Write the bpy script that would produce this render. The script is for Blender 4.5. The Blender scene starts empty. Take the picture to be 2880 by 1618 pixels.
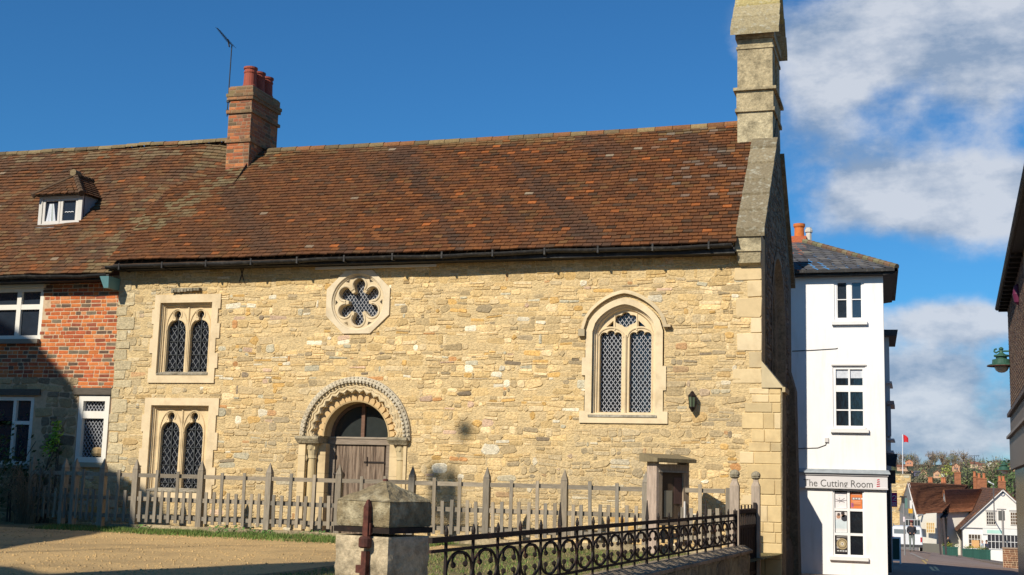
import bpy, math, random
from mathutils import Vector, Matrix, noise
from mathutils.geometry import tessellate_polygon
random.seed(7)
R = math.radians
S = bpy.context.scene
COL = S.collection

# ------------------------------------------------------------------ camera
F = 3600.0; HY = 1350.0; VX = -10150.0; VXY = 1045.0
_sl = (HY - VXY) / (1440 - VX); ROLL = math.atan(_sl)
_h = (HY - 809) * math.cos(ROLL); PITCH = math.atan(_h / F)
_u1 = (VX - 1440) * math.cos(ROLL) + (VXY - 809) * math.sin(ROLL)
YAW = -(math.pi / 2 - math.atan(-_u1 / math.hypot(F, _h)))
FW = Vector((math.sin(YAW) * math.cos(PITCH), math.cos(YAW) * math.cos(PITCH), math.sin(PITCH)))
_r0 = Vector((math.cos(YAW), -math.sin(YAW), 0)); _u0 = _r0.cross(FW)
RI = math.cos(ROLL) * _r0 + math.sin(ROLL) * _u0
UP = -math.sin(ROLL) * _r0 + math.cos(ROLL) * _u0
CP = Vector((0, 0, 1.6))
def ray(x, y): return FW + RI * ((x - 1440) / F) - UP * ((y - 809) / F)
def A(x, y, Y):
    d = ray(x, y); return CP + d * (Y / d.y)
def G(x, y, g):          # where a sight line meets the terrain
    d = ray(x, y); t = 5.0
    while t < 3000:
        p = CP + d * t
        if p.z <= g(p.x, p.y): return p
        t += 0.1 if t < 200 else 1.0
    return p
cam = bpy.data.objects.new('camera', bpy.data.cameras.new('camera')); COL.objects.link(cam)
cam.data.sensor_width = 36; cam.data.lens = 36 * F / 2880; cam.data.clip_end = 20000; cam.data.clip_start = 0.1
M = Matrix((RI, UP, -FW)).transposed().to_4x4(); M.translation = CP; cam.matrix_world = M
S.camera = cam

# ------------------------------------------------------------------ helpers
def fbm(x, y, z=0.0, o=4):
    s = 0; a = 1; f = 1
    for i in range(o):
        s += a * noise.noise(Vector((x * f, y * f, z * f + i * 7.3))); a *= .5; f *= 2
    return s
class MB:
    def __init__(s): s.v = []; s.f = []; s.m = []; s.c = []
    def face(s, pts, col=(1, 1, 1), m=0):
        n = len(s.v); s.v.extend(Vector(p) for p in pts); s.f.append(tuple(range(n, n + len(pts)))); s.m.append(m); s.c.append(col)
    def mesh(s, vs, fs, col=(1, 1, 1), m=0):
        n = len(s.v); s.v.extend(Vector(p) for p in vs)
        for q in fs: s.f.append(tuple(n + i for i in q)); s.m.append(m); s.c.append(col)
    def box(s, a, b, col=(1, 1, 1), m=0):
        x0, y0, z0 = a; x1, y1, z1 = b
        vs = [(x0, y0, z0), (x1, y0, z0), (x1, y1, z0), (x0, y1, z0), (x0, y0, z1), (x1, y0, z1), (x1, y1, z1), (x0, y1, z1)]
        s.mesh(vs, HEX, col, m)
    def hexa(s, lo, hi, col=(1, 1, 1), m=0): s.mesh(list(lo) + list(hi), HEX, col, m)
    def obox(s, c, u, v, w, col=(1, 1, 1), m=0):     # centre and three half-axis vectors
        c, u, v, w = map(Vector, (c, u, v, w))
        s.mesh([c - u - v - w, c + u - v - w, c + u + v - w, c - u + v - w, c - u - v + w, c + u - v + w, c + u + v + w, c - u + v + w], HEX, col, m)
    def bar(s, a, b, wx, wy, col=(1, 1, 1), m=0, side=(0, 1, 0)):
        a = Vector(a); b = Vector(b); d = (b - a).normalized(); sd = Vector(side); sd = (sd - d * sd.dot(d)).normalized(); o = d.cross(sd)
        s.obox((a + b) / 2, (b - a) / 2, o * wx / 2, sd * wy / 2, col, m)
    def tube(s, pts, r, n=6, col=(1, 1, 1), m=0, cap=True):
        pts = [Vector(p) for p in pts]; rs = r if isinstance(r, (list, tuple)) else [r] * len(pts)
        base = len(s.v); prev = None
        for i, p in enumerate(pts):
            d = (pts[min(i + 1, len(pts) - 1)] - pts[max(i - 1, 0)]).normalized()
            if prev is None: x = d.orthogonal().normalized()
            else: x = (prev - d * prev.dot(d)).normalized()
            prev = x; y = d.cross(x)
            for k in range(n):
                t = 2 * math.pi * k / n; s.v.append(p + (x * math.cos(t) + y * math.sin(t)) * rs[i])
        for i in range(len(pts) - 1):
            for k in range(n):
                a = base + i * n + k; b = base + i * n + (k + 1) % n
                s.f.append((a, b, b + n, a + n)); s.m.append(m); s.c.append(col)
        if cap:
            s.f.append(tuple(base + k for k in range(n))[::-1]); s.m.append(m); s.c.append(col)
            e = base + (len(pts) - 1) * n; s.f.append(tuple(e + k for k in range(n))); s.m.append(m); s.c.append(col)
    def lathe(s, c, prof, n=16, col=(1, 1, 1), m=0):   # prof [(r,z)]
        c = Vector(c); base = len(s.v)
        for r, z in prof:
            for k in range(n):
                t = 2 * math.pi * (k + .5) / n; s.v.append(c + Vector((r * math.cos(t), r * math.sin(t), z)))
        for i in range(len(prof) - 1):
            for k in range(n):
                a = base + i * n + k; b = base + i * n + (k + 1) % n
                s.f.append((a, b, b + n, a + n)); s.m.append(m); s.c.append(col)
        s.f.append(tuple(base + k for k in range(n))[::-1]); s.m.append(m); s.c.append(col)
        e = base + (len(prof) - 1) * n; s.f.append(tuple(e + k for k in range(n))); s.m.append(m); s.c.append(col)
    def plate(s, outer, holes, y0, y1, col=(1, 1, 1), m=0, fn=None):
        """prism of an outline (x,z) with holes between depth y0 (front) and y1; fn maps (x,y,z)"""
        fn = fn or (lambda x, y, z: (x, y, z))
        loops = [list(outer)] + [list(h) for h in holes]
        tris = tessellate_polygon([[Vector((p[0], p[1], 0)) for p in l] for l in loops])
        flat = [p for l in loops for p in l]; N = len(flat)
        s.mesh([fn(p[0], y0, p[1]) for p in flat] + [fn(p[0], y1, p[1]) for p in flat],
               [tuple(t) for t in tris] + [tuple(i + N for i in t)[::-1] for t in tris], col, m)
        for l in loops:
            k = len(l); vs = [fn(p[0], y0, p[1]) for p in l] + [fn(p[0], y1, p[1]) for p in l]
            s.mesh(vs, [(i, (i + 1) % k, (i + 1) % k + k, i + k) for i in range(k)], col, m)
    def loft(s, loops, col=(1, 1, 1), m=0, closed=True):   # loops of equal-count 3D points
        k = len(loops[0]); base = len(s.v)
        for l in loops: s.v.extend(Vector(p) for p in l)
        for j in range(len(loops) - 1):
            for i in range(k if closed else k - 1):
                a = base + j * k + i; b = base + j * k + (i + 1) % k
                s.f.append((a, b, b + k, a + k)); s.m.append(m); s.c.append(col)
    def build(s, name, mats, parent=None, smooth=False, fix=True, **props):
        me = bpy.data.meshes.new(name); off = parent_loc(parent)
        me.from_pydata([tuple(p - off) for p in s.v], [], s.f)
        if not isinstance(mats, (list, tuple)): mats = [mats]
        for q in mats: me.materials.append(q)
        me.polygons.foreach_set('material_index', s.m)
        at = me.color_attributes.new('Col', 'FLOAT_COLOR', 'CORNER'); d = []
        for q, c in zip(s.f, s.c): d.extend((c[0], c[1], c[2], 1.0) * len(q))
        at.data.foreach_set('color', d)
        if smooth: me.polygons.foreach_set('use_smooth', [True] * len(s.f))
        me.update()
        if fix:
            import bmesh
            b = bmesh.new(); b.from_mesh(me); bmesh.ops.recalc_face_normals(b, faces=b.faces); b.to_mesh(me); b.free()
        o = bpy.data.objects.new(name, me); COL.objects.link(o)
        if parent: o.parent = parent
        for k, v in props.items(): o[k] = v
        return o
HEX = [(0, 3, 2, 1), (4, 5, 6, 7), (0, 1, 5, 4), (1, 2, 6, 5), (2, 3, 7, 6), (3, 0, 4, 7)]
def parent_loc(p):
    v = Vector((0, 0, 0))
    while p: v += p.location; p = p.parent
    return v
def thing(name, label, cat, loc=(0, 0, 0), group=None):
    o = bpy.data.objects.new(name, None); COL.objects.link(o); o.location = loc; o.empty_display_size = .2
    o['label'] = label; o['category'] = cat
    if group: o['group'] = group
    return o
def rect(x0, z0, x1, z1): return [(x0, z0), (x1, z0), (x1, z1), (x0, z1)]
def circ(cx, cz, r, n=24, a0=0, a1=360): return [(cx + r * math.cos(R(a0 + (a1 - a0) * i / n)), cz + r * math.sin(R(a0 + (a1 - a0) * i / n))) for i in range(n + (0 if a1 - a0 == 360 else 1))]
def lerp(a, b, t): return tuple(a[i] + (b[i] - a[i]) * t for i in range(len(a)))
def jit(c, a): k = 1 + random.uniform(-a, a); return tuple(max(0, x * k) for x in c)

# ------------------------------------------------------------------ materials
def mat(name, col=None, rough=.85, nscale=8, namt=.25, bump=.2, bscale=40, bdist=.01, metal=0, spec=.3, second=None, sscale=1.5, sthr=.5, stretch=(1, 1, 1), vcol=False, sfac=.8):
    m = bpy.data.materials.new(name); m.use_nodes = True; nt = m.node_tree; n = nt.nodes; L = nt.links
    b = n['Principled BSDF']; b.inputs['Roughness'].default_value = rough; b.inputs['Metallic'].default_value = metal
    b.inputs['Specular IOR Level'].default_value = spec
    tc = n.new('ShaderNodeTexCoord'); mp = n.new('ShaderNodeMapping'); mp.inputs['Scale'].default_value = stretch
    L.new(tc.outputs['Object'], mp.inputs['Vector']); vec = mp.outputs['Vector']
    if vcol:
        a = n.new('ShaderNodeVertexColor'); a.layer_name = 'Col'; src = a.outputs['Color']
    else:
        a = n.new('ShaderNodeRGB'); a.outputs[0].default_value = (*col, 1); src = a.outputs[0]
    if second:
        t = n.new('ShaderNodeTexNoise'); t.inputs['Scale'].default_value = sscale; t.inputs['Detail'].default_value = 8; t.inputs['Roughness'].default_value = .65
        L.new(vec, t.inputs['Vector']); r = n.new('ShaderNodeMapRange'); r.inputs['From Min'].default_value = sthr - .07; r.inputs['From Max'].default_value = sthr + .1
        r.inputs['To Max'].default_value = sfac
        L.new(t.outputs['Fac'], r.inputs['Value']); mx = n.new('ShaderNodeMix'); mx.data_type = 'RGBA'
        L.new(r.outputs[0], mx.inputs['Factor']); L.new(src, mx.inputs['A']); mx.inputs['B'].default_value = (*second, 1); src = mx.outputs['Result']
    t = n.new('ShaderNodeTexNoise'); t.inputs['Scale'].default_value = nscale; t.inputs['Detail'].default_value = 6; t.inputs['Roughness'].default_value = .7
    L.new(vec, t.inputs['Vector'])
    r = n.new('ShaderNodeMapRange'); r.inputs['From Min'].default_value = .3; r.inputs['From Max'].default_value = .7
    r.inputs['To Min'].default_value = 1 - namt; r.inputs['To Max'].default_value = 1 + namt; L.new(t.outputs['Fac'], r.inputs['Value'])
    mu = n.new('ShaderNodeVectorMath'); mu.operation = 'SCALE'; L.new(src, mu.inputs[0]); L.new(r.outputs[0], mu.inputs['Scale'])
    L.new(mu.outputs[0], b.inputs['Base Color'])
    if bump:
        t2 = n.new('ShaderNodeTexNoise'); t2.inputs['Scale'].default_value = bscale; t2.inputs['Detail'].default_value = 6; t2.inputs['Roughness'].default_value = .6
        L.new(vec, t2.inputs['Vector']); bp = n.new('ShaderNodeBump'); bp.inputs['Strength'].default_value = bump; bp.inputs['Distance'].default_value = bdist
        L.new(t2.outputs['Fac'], bp.inputs['Height']); L.new(bp.outputs[0], b.inputs['Normal'])
    return m
def glassmat(name, col=(.012, .014, .018), rough=.04, spec=.8, wav=.0):
    m = mat(name, col, rough, 3, .2, wav, 6, .01, spec=spec); return m
MT = {}
MT['rubble'] = mat('rubble stone', vcol=True, rough=.92, nscale=22, namt=.30, bump=1.0, bscale=34, bdist=.022)
MT['mortar'] = mat('lime mortar', (.64, .48, .245), .95, 16, .28, 1.0, 22, .03, second=(.46, .35, .19), sscale=7, sthr=.55, sfac=.6, stretch=(1, 1, 1.8))
MT['dressed'] = mat('dressed limestone', vcol=True, rough=.85, nscale=5, namt=.10, bump=.2, bscale=60, bdist=.004, second=(.40, .29, .15), sscale=2.2, sthr=.58, sfac=.5)
MT['weathered'] = mat('weathered limestone', vcol=True, rough=.95, nscale=18, namt=.35, bump=.8, bscale=30, bdist=.02, second=(.12, .10, .06), sscale=3.5, sthr=.53, sfac=.65)
MT['lichen'] = mat('lichened coping stone', vcol=True, rough=.95, nscale=25, namt=.35, bump=.8, bscale=30, bdist=.02, second=(.42, .41, .32), sscale=9, sthr=.6)
MT['tile'] = mat('clay tile', vcol=True, rough=.9, nscale=30, namt=.35, bump=.4, bscale=90, bdist=.006, second=(.23, .21, .15), sscale=12, sthr=.70, sfac=.7)
MT['brick'] = mat('brick', vcol=True, rough=.9, nscale=20, namt=.25, bump=.5, bscale=50, bdist=.008)
MT['cmortar'] = mat('dark chimney mortar', (.26, .18, .11), .95, 12, .2, .4, 60, .006)  # darker mix for the chimney joints
MT['bmortar'] = mat('brick mortar', (.52, .38, .24), .95, 12, .2, .4, 60, .006)
MT['timber'] = mat('grey oak', vcol=True, rough=.85, nscale=6, namt=.3, bump=.5, bscale=25, bdist=.004, stretch=(6, 6, .8))
MT['htimber'] = mat('grey oak rail', vcol=True, rough=.85, nscale=6, namt=.3, bump=.5, bscale=25, bdist=.004, stretch=(.8, 6, 6))
MT['door'] = mat('weathered door boards', vcol=True, rough=.85, nscale=5, namt=.45, bump=.7, bscale=12, bdist=.008, stretch=(9, 9, .5), second=(.06, .036, .024), sscale=3.2, sthr=.52, sfac=.85)
MT['iron'] = mat('black iron', (.018, .012, .009), .6, 20, .4, .4, 60, .003, spec=.25, second=(.09, .035, .02), sscale=6, sthr=.62)
MT['rust'] = mat('rusted red iron', (.105, .034, .022), .8, 20, .4, .6, 50, .004, second=(.05, .02, .015), sscale=12, sthr=.52)
MT['lead'] = mat('lead cames', (.42, .43, .45), .5, 10, .2, 0, spec=.5)
MT['leadd'] = mat('dull lead cames', (.20, .21, .22), .55, 10, .2, 0, spec=.4)
MT['darkiron'] = mat('iron saddle bar', (.035, .04, .042), .6, 10, .2, 0)
MT['glass'] = glassmat('dark window glass', wav=.35)
MT['glassblue'] = glassmat('sash window glass', (.02, .028, .04), .03, 1.0)
MT['white'] = mat('white paint', vcol=True, rough=.6, nscale=3, namt=.05, bump=.12, bscale=18, bdist=.004)
MT['render'] = mat('white painted brick', (.82, .80, .77), .75, 2, .04, .35, 30, .008, second=(.66, .63, .56), sscale=1.6, sthr=.60, sfac=.45, stretch=(2.5, 1, .45))
MT['gutter'] = mat('old black gutter', (.02, .019, .018), .6, 12, .5, .5, 30, .01, second=(.06, .055, .045), sscale=6, sthr=.6)
MT['lead_sheet'] = mat('grey lead sheet', (.26, .29, .31), .55, 6, .25, .3, 12, .01)
MT['slate'] = mat('slate', vcol=True, rough=.95, nscale=12, namt=.25, bump=.4, bscale=30, bdist=.01)
MT['pot'] = mat('terracotta pot', vcol=True, rough=.8, nscale=8, namt=.15, bump=.15, bscale=40, bdist=.004)
MT['gravel'] = mat('gravel', (.62, .42, .185), .95, 45, .4, 1.0, 90, .02, second=(.36, .25, .12), sscale=.9, sthr=.54, sfac=.6)
MT['soil'] = mat('mossy ground', (.17, .15, .06), .95, 15, .5, 1.0, 30, .04, second=(.30, .22, .11), sscale=1.6, sthr=.53)
MT['asphalt'] = mat('asphalt', (.22, .155, .12), .9, 10, .25, .4, 90, .01, second=(.28, .21, .17), sscale=.3, sthr=.5)
MT['paving'] = mat('brown paving', (.25, .175, .13), .9, 6, .3, .4, 30, .01)
MT['field'] = mat('hill grass', (.06, .07, .03), 1, .02, .4, 0)
MT['grass'] = mat('grass blades', vcol=True, rough=.8, nscale=3, namt=.3, bump=0)
MT['leaf'] = mat('leaves', vcol=True, rough=.7, nscale=1.5, namt=.3, bump=0)
MT['bark'] = mat('bark', (.07, .055, .04), .95, 8, .4, .5, 20, .02)
MT['paint'] = mat('coloured paint', vcol=True, rough=.5, nscale=4, namt=.08, bump=0)
MT['gloss'] = mat('car paint', vcol=True, rough=.25, nscale=2, namt=.03, bump=0, spec=.6)
MT['cloth'] = mat('cloth', vcol=True, rough=.9, nscale=12, namt=.2, bump=.2)
MT['green'] = mat('green enamel', (.035, .10, .07), .5, 8, .2, .1, 20, .004)
MT['globe'] = mat('milky lamp globe', (.55, .55, .48), .2, 5, .1, 0, spec=.6)
MT['farroof'] = mat('old tiled roof', vcol=True, rough=.9, nscale=2.5, namt=.45, bump=.5, bscale=8, bdist=.05, second=(.24, .10, .045), sscale=1.6, sthr=.55, sfac=.8)
MT['plaster'] = mat('limewashed plaster', vcol=True, rough=.9, nscale=1, namt=.06, bump=.2, bscale=6, bdist=.02)

# ------------------------------------------------------------------ masonry
PAL = [((.66, .48, .235), 30), ((.62, .44, .20), 20), ((.59, .44, .225), 16), ((.70, .54, .30), 14), ((.58, .36, .12), 5), ((.48, .36, .19), 9), ((.40, .31, .18), 4), ((.50, .45, .31), 3), ((.74, .66, .48), 4), ((.54, .28, .11), 1.2), ((.26, .20, .13), 1.2), ((.60, .42, .28), 1.2)]
def pick(pal):
    t = random.uniform(0, sum(w for _, w in pal))
    for c, w in pal:
        t -= w
        if t <= 0: return c
    return pal[-1][0]
def stone(mb, O, U, V, N, u0, u1, va0, va1, vb0, vb1, gap, out, col, m=0, rnd=.25):
    """one stone between lower edge (va0..va1) and upper edge (vb0..vb1)"""
    g = gap / 2; h = min(vb0 - va0, vb1 - va1) - gap; w = u1 - u0 - gap
    if h < .012 or w < .02: return
    c = min(h, w) * rnd * random.uniform(.7, 1.5); J = lambda a: random.uniform(-a, a)
    j = c * .5
    P = [(u0 + g + c, va0 + g + J(j)), (u1 - g - c, va1 + g + J(j)), (u1 - g + J(j), va1 + g + c), (u1 - g + J(j), vb1 - g - c),
         (u1 - g - c, vb1 - g + J(j)), (u0 + g + c, vb0 - g + J(j)), (u0 + g + J(j), vb0 - g - c), (u0 + g + J(j), va0 + g + c)]
    cu = sum(p[0] for p in P) / 8; cv = sum(p[1] for p in P) / 8; b = min(.014, h * .18)
    tu, tv = J(.02), J(.04)
    base = [O + U * p[0] + V * p[1] for p in P]
    Q = [(p[0] + (cu - p[0]) * b / max(.02, abs(p[0] - cu)) * .8, p[1] + (cv - p[1]) * b / max(.02, abs(p[1] - cv)) * .8) for p in P]
    top = [O + U * q[0] + V * q[1] + N * max(.003, out + (q[0] - cu) * tu + (q[1] - cv) * tv) for q in Q]
    mb.mesh(base + top, [tuple(range(8, 16))] + [(i, (i + 1) % 8, (i + 1) % 8 + 8, i + 8) for i in range(8)], col, m)
def masonry(mb, O, U, V, N, W, H, skip=None, rows=(.06, .165), wid=(.08, .40), gap=.011, out=(.004, .022), pal=PAL, m=0, wav=.05, tone=None, seed=0, drop=0.0):
    O, U, V, N = map(Vector, (O, U, V, N)); v = 0; k = 0
    def edge(k, v, u): return v + (wav * noise.noise(Vector((u * 1.7, k * 3.1, seed))) if 0 < v < H - .02 else 0)
    while v < H - .03:
        r = min(random.uniform(*rows), H - v)
        if H - v - r < rows[0] * .6: r = H - v
        u = -random.uniform(0, wid[0])
        while u < W:
            w = random.uniform(*wid) * (1.0 if random.random() < .75 else .55); a = max(0, u); b = min(W, u + w)
            if W - b < .05: b = W
            cu = (a + b) / 2; cv = v + r / 2
            if not (skip and skip(cu, cv, (b - a) / 2, r / 2)) and random.random() > drop:
                parts = [(0, 1)]
                if r > rows[0] * 1.45 and random.random() < .42:
                    s = random.uniform(.35, .65); parts = [(0, s), (s, 1)]
                for s0, s1 in parts:
                    c = jit(pick(pal), .18)
                    if tone: c = tone(cu, cv, c)
                    e0, e1 = edge(k, v, a), edge(k, v, b); t0, t1 = edge(k + 1, v + r, a), edge(k + 1, v + r, b)
                    sub = [(a, b)] if not (b - a > .3 and random.random() < .35 and len(parts) == 2) else [(a, (a + b) / 2), ((a + b) / 2, b)]
                    for sa, sb in sub:
                        fa = (sa - a) / (b - a); fb = (sb - a) / (b - a)
                        lo = lambda f, s: (e0 + (e1 - e0) * f) * (1 - s) + (t0 + (t1 - t0) * f) * s
                        stone(mb, O, U, V, N, sa, sb, lo(fa, s0), lo(fb, s0), lo(fa, s1), lo(fb, s1), gap * random.uniform(.5, 1.3), random.uniform(*out), jit(c, .08), m)
            u += w
        v += r; k += 1
BPAL = [((.48, .125, .035), 22), ((.54, .165, .045), 16), ((.40, .095, .035), 14), ((.28, .08, .04), 9), ((.12, .075, .05), 8), ((.17, .13, .085), 5), ((.50, .20, .08), 5)]
def bricks(mb, O, U, V, N, W, H, skip=None, pal=BPAL, m=0, seed=0, L=.215, h=.063, gap=.013, out=(.002, .007)):
    O, U, V, N = map(Vector, (O, U, V, N)); k = 0; v = 0
    while v < H - .01:
        r = min(h + gap, H - v); u = -random.uniform(.02, .18); k += 1
        while u < W:
            w = (L if random.random() < .6 else L / 2) + gap; a = max(0, u); b = min(W, u + w)
            if b - a > .03 and not (skip and skip((a + b) / 2, v + r / 2, (b - a) / 2, r / 2)):
                c = pick(pal); dk = noise.noise(Vector((a * .9, v * 1.3, seed)))
                if dk > .22: c = lerp(c, (.13, .075, .045), .45)
                stone(mb, O, U, V, N, a, b, v, v, v + r, v + r, gap * random.uniform(.7, 1.3), random.uniform(*out), jit(c, .15), m, .12)
            u += w
        v += r
def wallback(mb, outer, holes, Yf, Yb, m, col=(1, 1, 1)): mb.plate(outer, holes, Yf, Yb, col, m)

# ------------------------------------------------------------------ terrain
PTS = [(-3000, 0), (0, 0), (20, -.05), (34, -.62), (45, -1.03), (60, -1.47), (70, -1.8), (84, -2.22), (100, -2.82), (130, -4.0), (160, -5.2), (250, -9), (600, -6), (1050, 2), (1250, 18), (1600, 33), (2200, 36), (9000, 30)]
def g(x, y):
    for (a, za), (b, zb) in zip(PTS, PTS[1:]):
        if y < b:
            t = (y - a) / (b - a); k = max(0, min(1, (y - 40) / 50)) * max(0, min(1, (300 - y) / 100)); return za + (zb - za) * t - .11 * k * max(0, min(14, x))
    return PTS[-1][1]
mb = MB(); ys = [-3000, -300, -60, -20, -5, 0, 5, 10, 15, 20, 25, 30, 34, 38, 42, 45, 50, 55, 60, 65, 70, 75, 80, 85, 90, 95, 100, 110, 120, 130, 160, 200, 250, 300, 350, 600, 800, 1050, 1100, 1150, 1200, 1250, 1300, 1400, 1500, 1600, 1800, 2200, 4000, 9000]
xs = [-6000, -1500, -400, -100, -40, -20, -10, -5, 0, 3, 6, 9, 14, 20, 40, 100, 200, 400, 1500, 6000]
vs = [(x, y, g(x, y) + (3.5 * fbm(x * .003, y * .003) if y > 900 else 0)) for y in ys for x in xs]; nx = len(xs)
mb.mesh(vs, [(j * nx + i, j * nx + i + 1, (j + 1) * nx + i + 1, (j + 1) * nx + i) for j in range(len(ys) - 1) for i in range(nx - 1)])
for q in range(len(mb.f)):
    yy = ys[q // (nx - 1)]; mb.m[q] = 0 if yy < 200 else 1
mb.build('ground', [MT['paving'], MT['field']], kind='structure')
CZ = .56                                    # level of the raised courtyard
# street wall line
P0 = Vector((-2.92, 8.0, 0)); RD = Vector((.0622, .99806, 0)); 
def RL(l): return P0 + RD * l
mb = MB()                                   # courtyard ground, sloping down to the gateway
xs2 = [-60 + i * 3 for i in range(14)] + [-20 + i * .5 for i in range(30)]; ysc = [4, 6, 7.5, 9] + [9.5 + .5 * i for i in range(24)]
def cz(x, y):
    t = max(0, min(1, (y - 6) / 3.5)); return CZ * t + .012 * fbm(x * .7, y * .7) - (.0 if y > 6 else .05)
vs = []; W_ = len(xs2) + 2
for y in ysc:
    xe = -2.80 + max(0, y - 8) * .0622 - (0 if y > 8 else .45)
    row = [x for x in xs2 if x < -5.3] ; row = row + [-5.0 + (xe + 5.0) * i / 6 for i in range(7)]
    vs.append([(x, y, cz(x, y)) for x in row])
k = min(len(r) for r in vs); flat = [p for r in vs for p in r]
mb.mesh(flat, [(j * k + i, j * k + i + 1, (j + 1) * k + i + 1, (j + 1) * k + i) for j in range(len(ysc) - 1) for i in range(k - 1)])
# material by place: gravel in the open, mossy soil by the railing and the fence
for q in range(len(mb.f)):
    c = sum((mb.v[i] for i in mb.f[q]), Vector()) / 4
    mb.m[q] = 1 if (c.y > 18.9 or c.x > -6.6 + .12 * math.sin(c.y * 2)) else 0
mb.build('courtyard_ground', [MT['gravel'], MT['soil']], kind='structure', smooth=True)
mb = MB()                                   # loose stones on the gravel
for i in range(2600):
    y = 10.5 + 8.5 * random.random() ** 1.0; x = random.uniform(-.82, -.2) * y; s = random.uniform(.006, .02)
    if x > -6.8: continue
    z = cz(x, y); a = random.uniform(0, 3); d = [Vector((math.cos(a + t) * s, math.sin(a + t) * s, 0)) for t in (0, 1.6, 3.1, 4.7)]
    c = jit((.46, .36, .22) if random.random() < .7 else (.20, .15, .10), .3); p = Vector((x, y, z))
    mb.mesh([p + q for q in d] + [p + q * .5 + Vector((0, 0, s * .8)) for q in d], HEX[1:], c)
mb.build('loose_gravel', MT['gravel'], label='loose pale stones scattered over the sunlit gravel yard', category='gravel', kind='stuff')
# grass
def blades(name, label, spots, n, hh, cols):
    mb = MB()
    for i in range(n):
        x, y = spots(); z = cz(x, y) - .01
        if fbm(x * 1.3, y * 1.8) < random.uniform(-.75, .25): continue
        h = random.uniform(*hh) * (.6 + .8 * (fbm(x * 2, y * 2, 5) * .5 + .5)); a = random.uniform(0, 6.3); w = random.uniform(.004, .011)
        dx, dy = math.cos(a) * w, math.sin(a) * w; b = random.uniform(0, 6.3); lx, ly = math.cos(b) * h * .45, math.sin(b) * h * .45
        c = jit(pick(cols), .25)
        mb.face([(x - dx, y - dy, z), (x + dx, y + dy, z), (x + lx, y + ly, z + h)], c)
    return mb.build(name, MT['grass'], fix=False, label=label, category='grass', kind='stuff')
GP = [((.10, .17, .03), 10), ((.16, .22, .05), 5), ((.22, .20, .07), 3), ((.06, .10, .025), 3)]
blades('grass_strip', 'strip of green grass along the foot of the picket fence', lambda: ((lambda x: (x, random.triangular(18.2 + .9 * max(0, (-9.5 - x)) / 4 * .5, 19.9, 19.6)))(random.uniform(-14.5, -7.0))), 26000, (.03, .09), GP)
blades('grass_patch', 'patchy grass and moss behind the iron railings', lambda: (random.uniform(-6.3, -2.9), random.uniform(11, 19.8)), 22000, (.015, .05), GP + [((.30, .24, .10), 6)])
def weed(x, y, s):
    t = thing('weed_plant', '', 'plant', (x, y, cz(x, y)), 'leafy weeds at the foot of the fence'); mb = MB()
    for i in range(int(60 * s)):
        r = random.random() ** .6 * .17 * s; a = random.uniform(0, 6.3); p = Vector((x + r * math.cos(a) * 1.6, y + r * math.sin(a), cz(x, y) + random.uniform(.01, .13 * s)))
        n = Vector((random.uniform(-1, 1), random.uniform(-1, .4), random.uniform(.4, 1))).normalized(); u = n.orthogonal().normalized(); v = n.cross(u); q = random.uniform(.015, .035)
        mb.face([p - u * q, p - v * q * .6, p + u * q, p + v * q * .6], jit((.08, .17, .035), .35))
    mb.build('leaves', MT['leaf'], t, fix=False)
    mb = MB()
    for i in range(5):
        a = random.uniform(0, 6.3); mb.tube([(x, y, cz(x, y)), (x + .05 * math.cos(a), y + .05 * math.sin(a), cz(x, y) + .08 * s)], .004, 4, (.1, .12, .04))
    mb.build('stem', MT['leaf'], t); return t
wl = ['leafy weed clump in the grass, leftmost, below the left tracery window', 'low leafy weed right of the second weed clump from the left', 'broad leafy weed beside the fence post left of the doorway', 'leafy weed closest to the gate pier on its left', 'small weed between the two broad clumps near the doorway']
for (px, py, s), l in zip(((395, 1502, .8), (620, 1515, 1.1), (700, 1512, 1.2), (890, 1522, .9), (745, 1508, .8)), wl):
    p = A(px, py, 19.6); weed(p.x, 19.6, s)['label'] = l

# ------------------------------------------------------------------ chapel
YW = 21.0
chapel = thing('chapel', 'old rubble stone chapel with red-brown tiled roof and zigzag arched doorway', 'chapel', (-8.4, 21, CZ))
DRESS = [((.64, .50, .28), 6), ((.60, .46, .25), 4), ((.67, .54, .33), 3), ((.54, .43, .25), 2)]
# outlines on the wall (x, z)
W1 = dict(x0=-13.69, x1=-12.33, z0=3.23, z1=4.90, i=(-13.57, 3.40, -12.46, 4.745), sp=4.24, at=4.43, cc=4.535, lb=3.42)
W2 = dict(x0=-13.76, x1=-12.24, z0=1.05, z1=2.95, i=(-13.62, 1.24, -12.40, 2.81), sp=2.33, at=2.51, cc=2.615, lb=1.28)
RC = (-9.50, 4.70)
W3 = dict(cx=-4.60, z0=2.58, sp=4.12, ap=4.545)
DC = (-9.45, 2.285)
def octo(c, rx, rz, k=.42): 
    x, z = c; return [(x - rx, z - rz * k), (x - rx * k, z - rz), (x + rx * k, z - rz), (x + rx, z - rz * k), (x + rx, z + rz * k), (x + rx * k, z + rz), (x - rx * k, z + rz), (x - rx, z + rz * k)]
def archhead(cx, sp, hw, rise, n=12):        # pointed/segmental arch from right spring to left spring
    pts = []
    for i in range(n + 1):
        t = i / n; x = hw * (1 - t); z = rise * (math.sin(math.acos(max(-1, min(1, (x / hw) ** 1.25)))) if False else (1 - (x / hw) ** 1.55) ** .56); pts.append((cx + x, sp + z))
    return pts + [(2 * cx - x, z) for x, z in pts[:-1][::-1]]
def archpoly(cx, zb, sp, hw, rise, n=12): return [(cx - hw, zb), (cx + hw, zb)] + archhead(cx, sp, hw, rise, n)
def doorpoly(r, zb=.3): return [(DC[0] - r, zb), (DC[0] + r, zb)] + circ(DC[0], DC[1], r, 28, 0, 180)
w3o = archpoly(W3['cx'], W3['z0'] + .05, W3['sp'], .68, .56)
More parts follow.
